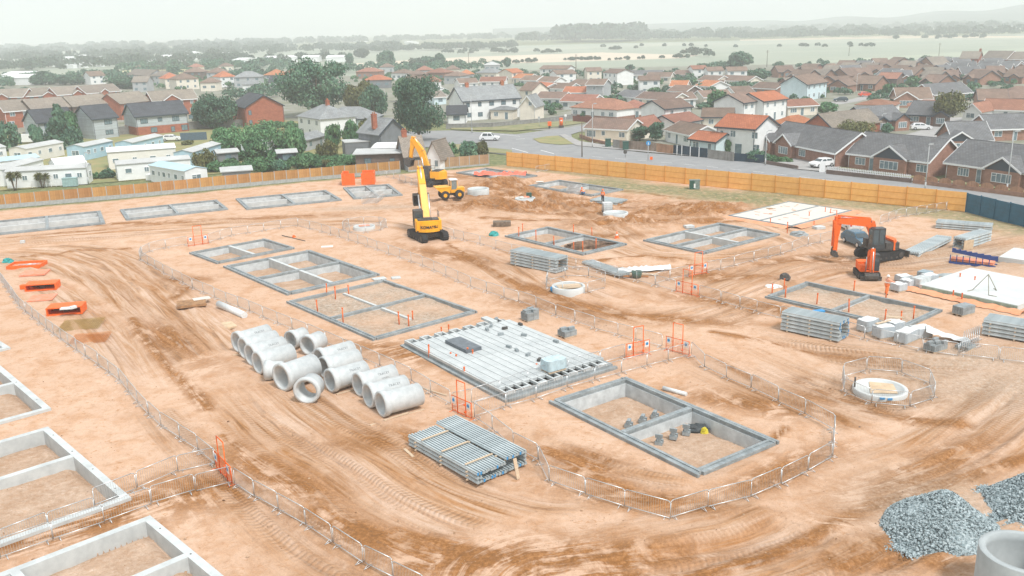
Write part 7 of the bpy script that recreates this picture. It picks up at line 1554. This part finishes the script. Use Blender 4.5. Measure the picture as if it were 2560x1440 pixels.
o = thing('road_sign', 'small orange sign plate on the verge next to the blue round sign', 'road sign', (*G(1628, 405), .12)); MB().bx((0, 0, .55), (.5, .05, .55)).build('sign_plate', M_or, o); MB().tube((0, .04, 0), (0, .04, .6), .03, 5).build('pole', M_pole, o)
o = thing('road_sign', 'round sign facing away on a short pole in the middle of the road', 'road sign', (*G(1563, 395), .12)); MB().tube((0, 0, 0), (0, 0, 1.3), .04, 6).build('pole', M_dark, o); MB().tube((0, -.03, 1.0), (0, .03, 1.0), .36, 16).build('sign_plate', M_dark, o)
o = thing('litter_bin', 'square orange box on legs on the green, left of the red pillar one', 'bin', (*G(1374, 323), .22)); MB().bx((0, 0, 1.1), (.9, .8, 1.0)).build('box', M_or, o); MB().bx((0, 0, .3), (.5, .5, .6)).build('stand', M_dark, o)
o = thing('orange_dispenser', 'tall orange-red pillar box on the green, right of the square orange one', 'pillar box', (*G(1403, 321), .22)); MB().tube((0, 0, .5), (0, 0, 2.1), .42, 14).tube((0, 0, 2.1), (0, 0, 2.3), .48, 14).build('body', M_or, o); MB().bx((0, 0, .25), (1.2, .8, .5)).build('base', M_dark, o); MB().bx((0, -.43, 1.7), (.4, .04, .3)).build('notice', W_trim, o)
for p, l in (((1520, 369), 'dark green street box left of the second one by the garden fence'), ((1564, 376), 'dark green street box in front of the brown garden fence')):
    o = thing('green_cabinet', l, 'cabinet', (*G(*p), .2)); MB().bx((0, 0, .75), (1.1, .8, 1.5)).build('box', M_green, o); MB().bx((0, 0, 1.55), (1.2, .9, .1)).build('lid', M_green, o)
o = thing('road_sign', 'small white road sign on the green near the stone wall', 'road sign', (*G(1348, 318), .22)); MB().tube((0, 0, 0), (0, 0, 2.0), .05, 6).build('pole', M_pole, o); MB().bx((0, -.05, 2.0), (.55, .04, .75)).build('sign_plate', M_pole, o)
o = thing('road_sign', 'second small white sign farther right on the green', 'road sign', (*G(1414, 313), .22)); MB().tube((0, 0, 0), (0, 0, 2.2), .05, 6).build('pole', M_pole, o); MB().bx((0, -.05, 2.2), (.6, .04, .6)).build('sign_plate', W_trim, o)

# ------------------------------------------------------------------ trees
def leafmat(name, c1, c2, c3):
    m = bpy.data.materials.new(name); m.use_nodes = True; N = m.node_tree.nodes; L = m.node_tree.links; b = N['Principled BSDF']; b.inputs['Roughness'].default_value = .7; b.inputs['Specular IOR Level'].default_value = .2
    g = N.new('ShaderNodeNewGeometry'); r_ = N.new('ShaderNodeValToRGB'); e = r_.color_ramp.elements; e.new(.5)
    for k, (p, c) in zip(e, ((0., c1), (.5, c2), (1., c3))): k.position = p; k.color = (*c, 1)
    tc = N.new('ShaderNodeTexCoord'); nz = N.new('ShaderNodeTexNoise'); nz.inputs['Scale'].default_value = .7; nz.inputs['Detail'].default_value = 3; L.new(tc.outputs['Object'], nz.inputs['Vector'])
    mx = N.new('ShaderNodeMath'); mx.operation = 'ADD'; mu = N.new('ShaderNodeMath'); mu.operation = 'MULTIPLY'; mu.inputs[1].default_value = .5; L.new(g.outputs['Random Per Island'], mu.inputs[0])
    m2 = N.new('ShaderNodeMapRange'); m2.inputs[1].default_value = .3; m2.inputs[2].default_value = .7; m2.inputs[4].default_value = .5; L.new(nz.outputs[0], m2.inputs[0]); L.new(mu.outputs[0], mx.inputs[0]); L.new(m2.outputs[0], mx.inputs[1]); L.new(mx.outputs[0], r_.inputs[0])
    oi = N.new('ShaderNodeObjectInfo'); mr = N.new('ShaderNodeMapRange'); mr.inputs[3].default_value = .8; mr.inputs[4].default_value = 1.2; L.new(oi.outputs['Random'], mr.inputs[0]); hs_ = N.new('ShaderNodeHueSaturation'); L.new(r_.outputs[0], hs_.inputs['Color']); L.new(mr.outputs[0], hs_.inputs['Value'])
    L.new(hs_.outputs[0], b.inputs['Base Color']); return m
LM = dict(dark=leafmat('dark_leaves', (.03, .08, .06), (.075, .165, .105), (.18, .29, .17)), mid=leafmat('green_leaves', (.035, .10, .05), (.085, .20, .09), (.20, .33, .16)), bright=leafmat('bright_leaves', (.04, .115, .055), (.105, .235, .105), (.25, .39, .19)), olive=leafmat('olive_leaves', (.06, .075, .025), (.13, .14, .05), (.24, .22, .10)), far=leafmat('far_leaves', (.04, .07, .055), (.075, .115, .08), (.13, .17, .115)))
M_bark = mat('bark', (.16, .13, .10), .95, .2, 4)
CR = {}
def crown_mesh(kind, seed, n, lumps, leaf, shape):
    """unit crown: centre of base at 0, radius 1 across, height 1"""
    key = (kind, seed, n, lumps, leaf, shape)
    if key in CR: return CR[key]
    g = np.random.default_rng(seed); C_ = []
    for k in range(lumps):
        while True:
            p = g.uniform(-1, 1, 3)
            if p@p < 1: break
        if shape == 'round': q_ = p/(np.linalg.norm(p)+1e-6)*(np.linalg.norm(p)**.5); c = np.array([q_[0]*.70, q_[1]*.70, .52+q_[2]*.36]); r = g.uniform(.13, .34)*np.array([1, 1, .62])
        elif shape == 'cone': z = g.random()**1.3; c = np.array([p[0]*.6*(1-z), p[1]*.6*(1-z), .06+z*.82]); r = (.14+.32*(1-z))*np.array([1, 1, .5])
        elif shape == 'low': c = np.array([p[0]*.8, p[1]*.8, .40+p[2]*.24]); r = g.uniform(.16, .34)*np.array([1, 1, .9])
        else: z = g.random(); c = np.array([p[0]*.45, p[1]*.45, .2+z*.62]); r = g.uniform(.22, .40)*np.array([1, 1, .42])
        C_.append((c, r))
    vol = np.array([r[0]**2 for c, r in C_]); vol /= vol.sum(); who = g.choice(lumps, n, p=vol); d = g.normal(size=(n, 3)); d /= np.linalg.norm(d, axis=1)[:, None]; rad = (1.12-.6*g.random(n)**1.2)[:, None]
    P = np.array([C_[k][0] for k in who])+d*np.array([C_[k][1] for k in who])*rad
    P[:, 2] = np.clip(P[:, 2], .01, 1.05)
    nrm = d*.8+np.array([0, 0, .35])+g.normal(size=(n, 3))*.6; nrm /= np.linalg.norm(nrm, axis=1)[:, None]; t = np.cross(nrm, g.normal(size=(n, 3))); t /= np.linalg.norm(t, axis=1)[:, None]; b = np.cross(nrm, t); s = (leaf*g.uniform(.6, 1.5, n))[:, None]
    V_ = np.empty((n, 4, 3)); V_[:, 0] = P-t*s-b*s*.5; V_[:, 1] = P+t*s*.3-b*s*.8+nrm*s*.2; V_[:, 2] = P+t*s*1.1+b*s*.5; V_[:, 3] = P-t*s*.4+b*s*.8+nrm*s*.25
    me_ = bpy.data.meshes.new('crown'); me_.vertices.add(n*4); me_.vertices.foreach_set('co', V_.ravel()); me_.loops.add(n*4); me_.loops.foreach_set('vertex_index', np.arange(n*4, dtype=np.int32)); me_.polygons.add(n); me_.polygons.foreach_set('loop_start', np.arange(0, n*4, 4, dtype=np.int32)); me_.update(); me_.validate(); me_.materials.append(LM[kind])
    CR[key] = me_; return me_
TM = {}
def trunk_mesh(seed, low=False):
    if (seed, low) in TM: return TM[(seed, low)]
    g = random.Random(seed); m = MB(); h0 = .35 if not low else .12
    m.tube((0, 0, -.02), (0, 0, h0), .055, 7, r1=.035)
    for k in range(6):
        a = k*1.05+g.random(); z = h0*(.7+.4*g.random()); e = (math.cos(a)*.34, math.sin(a)*.34, z+.28+.2*g.random()); m.tube((0, 0, z*.8), e, .024, 5, r1=.009); m.tube(e, (e[0]*1.5, e[1]*1.5, e[2]+.12), .009, 4, r1=.004)
    m.tube((0, 0, h0), (.03, .02, .82), .03, 6, r1=.008)
    TM[(seed, low)] = m.mesh('trunk', M_bark); return TM[(seed, low)]
def tree(p, yt, wpx, label, kind='mid', shape='round', seed=1, n=None, depth=1., cat='tree', z=0., group=None, clear=.0):
    w = G(*p); h = hgt(p[0], p[1], yt); d = math.hypot(w[0], w[1]); r = wpx/2/FPX*d*1.04
    if n is None: n = int(min(6400, max(700, 900+wpx*30)))
    n = int(round(n/800)*800) or 800
    px_ = 1.15*d/FPX*2.5*.62/r        # leaf clump size in crown units: about a pixel or two in the render
    leaf = float(min(.085, max(.016, round(max(px_, 1.7*math.sqrt(1/n)), 3))))
    name = {'tree': 'broadleaf_tree', 'bush': 'bush', 'hedge': 'hedge', 'conifer': 'conifer'}[cat]
    o = thing(name, label, cat, (*w, z), random.uniform(0, 6.28), group)
    sd = seed % 5; cm = crown_mesh(kind, sd, n, {'round': 44, 'cone': 26, 'low': 30, 'tall': 26}[shape], round(leaf, 2) or .02, shape)
    c_ = put('crown', cm, o, (0, 0, clear*h), 0, (r, r*depth, h*(1-clear)))
    t_ = put('trunk', trunk_mesh(sd, clear < .08), o, (0, 0, 0), 0, (max(.5, r*.9), max(.5, r*.9), h*.9)); return o
T = tree
T((795, 292), 139, 205, 'biggest tree, a wide spreading dark crown left of the lamp post', 'dark', 'round', 1, 12000, clear=.14)
T((1048, 352), 192, 152, 'large round dense tree between the two yellow arms and the big white house', 'dark', 'round', 2, 12000, clear=.05)
T((905, 292), 205, 95, 'olive-topped tree behind the slate roofs', 'olive', 'round', 3, 7000); T((935, 300), 215, 80, 'dark tree right of the olive-topped one', 'dark', 'round', 4); T((1010, 255), 190, 70, 'slim tree poking up behind the large round tree', 'mid', 'tall', 1)
T((158, 372), 252, 96, 'tall shaggy pine-like tree in front of the blue-grey house', 'dark', 'cone', 2, 9000, cat='tree'); T((98, 374), 306, 42, 'small dark tree left of the shaggy pine-like one', 'dark', 'tall', 3); T((22, 378), 300, 60, 'dark tree at the left photo edge above the caravans', 'dark', 'round', 1); T((178, 360), 275, 60, 'dark tree hugging the right of the pine-like one', 'mid', 'tall', 4)
T((545, 322), 234, 112, 'dark round tree left of the red brick barn-like house', 'dark', 'round', 3, 8000); T((316, 262), 231, 40, 'small tree before the tan roofs in the left estate', 'mid', 'round', 2); T((505, 310), 255, 60, 'low dark tree behind the stone wall', 'dark', 'round', 4); T((455, 278), 232, 44, 'small dark tree beside the long pale house roof', 'mid', 'round', 1)
for i, (p, yt, w, l, k) in enumerate([((600, 384), 300, 100, 'bright green leafy bush above the round olive bush', 'bright'), ((700, 388), 300, 110, 'bright green bush in front of the pale hipped house', 'bright'), ((560, 384), 322, 70, 'mid green bush beside the dark blue fence', 'mid'), ((655, 350), 294, 90, 'bright bush between the barn-like house and the pale one', 'bright'), ((740, 392), 322, 60, 'green bush left of the slate lean-to', 'bright'), ((640, 400), 335, 60, 'mid green bush in front of the pale shed roof', 'mid'),
    ((515, 424), 366, 64, 'round olive bush beside the caravans', 'olive'), ((662, 430), 392, 60, 'dark low bush behind the timber fence', 'mid'), ((700, 428), 396, 40, 'small dark bush by the garden shed', 'dark'), ((765, 422), 380, 66, 'feathery grey-green bush behind the fence', 'mid'), ((822, 400), 344, 58, 'greyish bush beside the dark flat-roofed block', 'olive'), ((835, 372), 308, 46, 'bush right of the blue hipped house corner', 'bright'), ((880, 368), 305, 50, 'dark bush below the blue hipped house', 'mid'), ((915, 362), 300, 46, 'olive bush left of the dark gabled house', 'olive'),
    ((870, 414), 384, 90, 'low light green bush along the fence', 'bright'), ((928, 410), 390, 60, 'light green bush before the flat dark extension', 'bright'), ((820, 416), 396, 44, 'yellowish bush along the fence', 'olive'), ((1170, 396), 348, 64, 'dark round bush beside the junction', 'dark'), ((1122, 392), 352, 50, 'grey-green bush right of the pale outbuilding', 'mid'), ((1205, 388), 350, 40, 'olive bush right of the dark round one by the junction', 'olive'), ((545, 430), 400, 50, 'dark bush left of the low garden shed', 'mid'), ((600, 402), 372, 50, 'mid bush by the dark garden shed', 'mid'), ((270, 446), 422, 38, 'small dark hedge bush beside the white caravan', 'dark'), ((240, 448), 430, 20, 'tiny palm-like bush left of the hedge bush', 'mid'), ((470, 362), 350, 32, 'rounded yellowish shrub by the dark blue fence', 'olive')]):
    T(p, yt, w, l, k, 'low' if yt > 340 or w > 80 else 'round', i, cat='bush', z=.1)
for i, (p, yt, w, l, k, s) in enumerate([((1600, 352), 312, 66, 'dark conifer hedge left half beside the cream bungalow', 'dark', 'tall'), ((1640, 353), 304, 54, 'dark tall shrub right half beside the brown-roofed white bungalow', 'dark', 'tall'), ((1538, 348), 323, 28, 'clipped ball-shaped bush before the cream bungalow', 'dark', 'round'), ((1728, 228), 198, 32, 'lone dark conifer between two pinkish roofs', 'dark', 'cone'), ((1750, 232), 207, 20, 'small tree right of the lone conifer', 'dark', 'tall'),
    ((1795, 272), 226, 58, 'round garden tree left of the two-storey white semi', 'mid', 'round'), ((1765, 272), 255, 60, 'dark clipped hedge below the round garden tree', 'dark', 'low'), ((2370, 316), 229, 76, 'lone street tree with bare trunk among the brown bungalows', 'olive', 'round'), ((2135, 350), 287, 100, 'wide dark olive tree behind the first grey-roofed bungalow', 'olive', 'low'), ((2222, 246), 212, 42, 'round tree at the bend of the estate road', 'mid', 'round'), ((2281, 218), 191, 42, 'dark bush before the small brown bungalow', 'mid', 'round'),
    ((2066, 286), 257, 52, 'garden trees before the low white bungalow', 'mid', 'round'), ((2216, 335), 310, 30, 'round dark bush beside the brown bungalow lamp', 'dark', 'round'), ((2264, 162), 146, 19, 'tall dark shrub on the far edge of the brown estate', 'dark', 'tall'), ((2375, 154), 143, 36, 'dark bush clump on the far edge of the brown estate', 'dark', 'low'), ((2240, 100), 88, 17, 'lone round tree in the pale field', 'far', 'round'),
    ((1852, 172), 130, 66, 'dark leafy tree behind the far white terrace', 'dark', 'round'), ((1800, 172), 150, 60, 'dark round tree left of the one behind the terrace', 'dark', 'low'), ((1768, 175), 153, 60, 'bushy dark tree at the left end of the far terrace', 'dark', 'low'), ((1575, 176), 162, 27, 'round bush behind the far white gabled house', 'dark', 'round'), ((1900, 202), 172, 54, 'dark trees right of the far terrace', 'dark', 'round'), ((1880, 196), 178, 40, 'mid green tree at the right of the far terrace', 'mid', 'round'),
    ((1610, 233), 213, 28, 'round bush before the lone white house', 'dark', 'round'), ((1635, 237), 218, 36, 'bush right of the round one before the lone white house', 'mid', 'round'), ((1662, 236), 220, 24, 'third bush before the lone white house', 'dark', 'round'), ((1575, 224), 213, 20, 'small tree between the grey-ended house and the lone white one', 'dark', 'round'), ((1765, 203), 188, 40, 'bush below the white far terrace', 'mid', 'round'), ((1860, 222), 200, 60, 'clump of garden shrubs right of the middle estate', 'dark', 'low'), ((1900, 222), 206, 44, 'dark shrub before the tall white gabled house', 'dark', 'low'), ((1932, 226), 208, 44, 'dark shrub left of the tall white gabled house', 'dark', 'round'), ((1715, 260), 235, 40, 'tree right of the brown gabled bungalow', 'mid', 'low'),
    ((968, 166), 128, 52, 'dark round tree far beyond the biggest tree', 'dark', 'round'), ((1100, 164), 135, 34, 'rounded tree in the clump above the orange gable', 'dark', 'round'), ((1070, 164), 140, 40, 'middle tree of the clump above the orange gable', 'dark', 'round'), ((1040, 166), 143, 46, 'left tree of the clump above the orange gable', 'far', 'low'), ((875, 168), 130, 30, 'tall narrow tree just right of the biggest tree', 'dark', 'tall'), ((905, 145), 122, 40, 'hazy tree right of the tall narrow one', 'far', 'round'), ((1268, 168), 145, 22, 'round tree beside the plain grey flat building', 'dark', 'round'),
    ((322, 222), 183, 98, 'wide dome-shaped dark tree above the left estate', 'dark', 'low'), ((115, 212), 174, 70, 'dark dome-shaped tree left of the yellow field strip', 'dark', 'low'), ((180, 212), 178, 70, 'dark tree joined right of the dome-shaped one', 'dark', 'low'), ((395, 174), 153, 60, 'dark tree before the grey gabled house', 'far', 'low'), ((455, 172), 156, 40, 'dark tree above the cream hipped house', 'far', 'round'), ((640, 215), 190, 30, 'small tree right of the broad pyramid-roofed house', 'dark', 'round'), ((30, 216), 200, 16, 'small dark bush before the far left shed', 'dark', 'round'), ((1490, 334), 318, 10, 'tiny shrub by the cream bungalow bay window', 'mid', 'round'),
    ((1820, 385), 350, 22, 'slim shrub by the bright orange-roofed house', 'mid', 'tall'), ((1895, 405), 372, 60, 'dark shrubs behind the right navy garden fence', 'dark', 'low'), ((1370, 275), 258, 40, 'dark hedge bush in front of the white brown-roofed bungalow', 'dark', 'low'), ((1380, 288), 270, 26, 'green bush below the dark hedge bush', 'mid', 'round'), ((1460, 296), 276, 24, 'dark shrub left of two before the reddish hipped house', 'dark', 'round'), ((1478, 296), 276, 22, 'dark shrub right of two before the reddish hipped house', 'dark', 'round'), ((1300, 215), 205, 30, 'small shrubs left of the orange-roofed cottage', 'mid', 'low')]):
    T(p, yt, w, l, k, s, i+3, cat='tree' if w > 32 and s != 'cone' else ('conifer' if s == 'cone' else 'bush'), z=.1, clear=.22 if 'lone street' in l or 'lone round' in l else 0)
# little palms with spiky heads
for p, yt, w, l in (((38, 477), 421, 44, 'left small palm with three trunks in front of the veranda'), ((107, 470), 426, 44, 'right small palm with three trunks in front of the veranda')):
    g = G(*p); h = hgt(p[0], p[1], yt); o = thing('palm', l, 'palm', (*g, 0)); rg = random.Random(int(p[0])); tr = MB(); lv = MB()
    for k in range(3):
        a = k*2.1+.5; e = Vector((.75*math.cos(a), .5*math.sin(a), h*(.62+.1*rg.random()))); tr.tube((.1*math.cos(a), .1*math.sin(a), 0), e*.6, .09, 6).tube(e*.6, e, .08, 6)
        for j in range(150):
            d_ = Vector((rg.gauss(0, 1), rg.gauss(0, 1), rg.gauss(.2, .8))).normalized(); s_ = d_.orthogonal().normalized()*.035; L_ = rg.uniform(.6, .95); lv.face([e-s_, e+d_*L_*.6+s_*1.2, e+d_*L_+Vector((0, 0, -.1)), e+d_*L_*.6-s_*1.2], uv=[(0, 0)]*4)
    tr.build('trunk', M_bark, o); lv.build('crown', LM['olive'], o)
# far woods and hedgerows: masses that nobody could count
def wood(label_name, bands, seed, kind='far', n=9000):
    """bands: (x0, y0, x1, y1, count, height m): clumps strewn along the ground between two photo points"""
    g = np.random.default_rng(seed); Vs = []
    for (x0, y0, x1, y1, cnt, hh, sp) in bands:
        for k in range(cnt):
            t = g.random(); x = x0+(x1-x0)*t; y = y0+(y1-y0)*t+g.normal()*sp; c = G(x, max(y, 80-(x)*.026+34 if False else y)); d = math.hypot(*c); h = hh*g.uniform(.6, 1.25); r = h*g.uniform(.45, .9); m = 120
            u = g.normal(size=(m, 3)); u /= np.linalg.norm(u, axis=1)[:, None]; u[:, 2] = np.abs(u[:, 2])*1.0-.1; P = np.array([c[0], c[1], h*.38])+u*np.array([r, r, h*.6])*(1-.25*g.random((m, 1)))
            s = max(.35, 1.7*d/FPX)*g.uniform(.7, 1.4, (m, 1)); nr = u*.7+g.normal(size=(m, 3))*.5; t1 = np.cross(nr, g.normal(size=(m, 3))); t1 /= np.linalg.norm(t1, axis=1)[:, None]; t2 = np.cross(nr, t1); t2 /= np.linalg.norm(t2, axis=1)[:, None]
            s = np.maximum(s, r*.16); V_ = np.stack([P-t1*s, P-t2*s*.8, P+t1*s, P+t2*s*.9], 1); V_[:, :, 2] = np.maximum(V_[:, :, 2], .02); Vs.append(V_.reshape(-1, 3))
    V_ = np.concatenate(Vs); n = len(V_)//4; me_ = bpy.data.meshes.new(label_name); me_.vertices.add(len(V_)); me_.vertices.foreach_set('co', V_.ravel()); me_.loops.add(len(V_)); me_.loops.foreach_set('vertex_index', np.arange(len(V_), dtype=np.int32)); me_.polygons.add(n); me_.polygons.foreach_set('loop_start', np.arange(0, len(V_), 4, dtype=np.int32)); me_.update(); me_.validate(); me_.materials.append(LM[kind])
    o = put(label_name, me_); tag(o, kind='stuff'); return o
wood('far_woods', [(-80, 178, 100, 172, 50, 8, 3), (90, 166, 340, 160, 90, 8, 4), (300, 158, 620, 152, 90, 8, 5), (-60, 150, 380, 140, 130, 10, 5), (380, 137, 1000, 122, 170, 10, 4), (-60, 135, 700, 120, 200, 13, 3), (560, 158, 860, 150, 50, 7, 3), (0, 128, 900, 106, 150, 16, 2), (900, 130, 1280, 122, 80, 8, 1), (600, 112, 1280, 98, 120, 15, 1.5), (1050, 126, 1290, 120, 40, 9, .7)], 5)
wood('town_trees', [(-20, 205, 700, 190, 80, 5.5, 7), (300, 176, 720, 170, 80, 6.5, 4), (860, 178, 1260, 172, 74, 5, 3.5), (560, 240, 720, 235, 26, 4, 7), (1130, 200, 1900, 196, 80, 3.6, 6), (1940, 170, 2560, 160, 45, 3.2, 4), (0, 232, 120, 228, 8, 3, 2), (1380, 255, 1900, 225, 34, 3, 12), (1960, 250, 2540, 235, 34, 2.8, 14), (1000, 235, 1120, 225, 14, 4, 8)], 31, 'dark')
wood('distant_wood', [(1395, 106, 1560, 104, 60, 26, 1), (1400, 103, 1600, 101, 60, 26, .8), (1560, 102, 2560, 88, 150, 13, 1.2), (1300, 108, 2560, 74, 130, 16, 1.5), (1290, 98, 1900, 86, 90, 15, 1), (1900, 80, 2600, 66, 110, 16, 1.5)], 9)
wood('field_hedges', [(1410, 151, 1500, 149, 30, 2.2, .2), (1500, 151, 1660, 147, 9, 2.5, .4), (1685, 145, 1720, 145, 9, 3, .3), (1705, 134, 1775, 143, 14, 6, 1.2), (1100, 135, 1300, 133, 14, 5, .8), (1330, 133, 1400, 133, 6, 4, .6), (1520, 125, 1560, 124, 6, 4, .8), (1500, 118, 2100, 117, 12, 4, 1.5), (2310, 97, 2480, 95, 14, 5, .4), (1930, 94, 2100, 90, 8, 5, .5), (1250, 160, 1340, 156, 12, 3, .6), (1980, 115, 2200, 118, 8, 4, 1)], 12)
wood('garden_shrubbery', [(1300, 262, 1900, 232, 130, 1.9, 12), (1250, 208, 1900, 205, 120, 1.9, 7), (1950, 220, 2560, 215, 90, 1.7, 14), (2000, 200, 2560, 180, 90, 1.8, 9), (380, 215, 720, 205, 80, 3.0, 7), (880, 205, 1250, 198, 90, 2.4, 6), (560, 395, 900, 400, 40, 1.4, 9), (0, 250, 300, 240, 24, 2, 6), (560, 420, 960, 412, 90, 1.1, 6), (680, 400, 780, 410, 16, 1.6, 6), (560, 300, 760, 330, 24, 2.2, 5), (1920, 400, 1990, 410, 9, .8, 3), (2230, 425, 2420, 445, 7, .6, 2)], 15, 'mid')
# hills on the right horizon
m_ = MB(); n = 90; rg = np.random.default_rng(4); rows_ = []
for j, (dist, frac) in enumerate(((2600, 0), (2900, .42), (3300, .78), (3700, 1.), (4600, .7))):
    row_ = []
    for i in range(n+1):
        x = 1250+i*24; d = _f*FPX+_rt*(x-1280)-_up*(0); k = dist/math.hypot(d[0], d[1]); yt = np.interp(x, [1250, 1500, 1900, 2100, 2300, 2450, 2560, 3300], [71, 63, 51, 45, 32, 18, 12, 4]) ; 
        q = _f*FPX+_rt*(x-1280)-_up*(yt-720); zt = CAMH+3700*q[2]/math.hypot(q[0], q[1]); row_.append((d[0]*k, d[1]*k, frac*max(0, zt)+(6*math.sin(i*.7+j)*frac if x > 1900 else 0)))
    rows_.append(row_)
for a, b in zip(rows_, rows_[1:]):
    for i in range(n): m_.face([a[i], a[i+1], b[i+1], b[i]], smooth=True)
o = m_.build('hills', mat('wooded_hillside', (.10, .135, .10), .95, .2, .006, col2=(.06, .085, .065), detail=9)); tag(o, kind='structure')
# ------------------------------------------------------------------ haze
hz = MB().box(-9500, -300, -3, 9500, 9200, 190)
hm = bpy.data.materials.new('haze'); hm.use_nodes = True; n = hm.node_tree; n.nodes.remove(n.nodes['Principled BSDF'])
pv = n.nodes.new('ShaderNodeVolumePrincipled'); pv.inputs['Color'].default_value = (.965, .99, 1, 1); pv.inputs['Density'].default_value = 0.00052; pv.inputs['Anisotropy'].default_value = 0.
n.links.new(pv.outputs[0], n.nodes['Material Output'].inputs['Volume'])
ho = hz.build('haze', hm); tag(ho, kind='stuff')
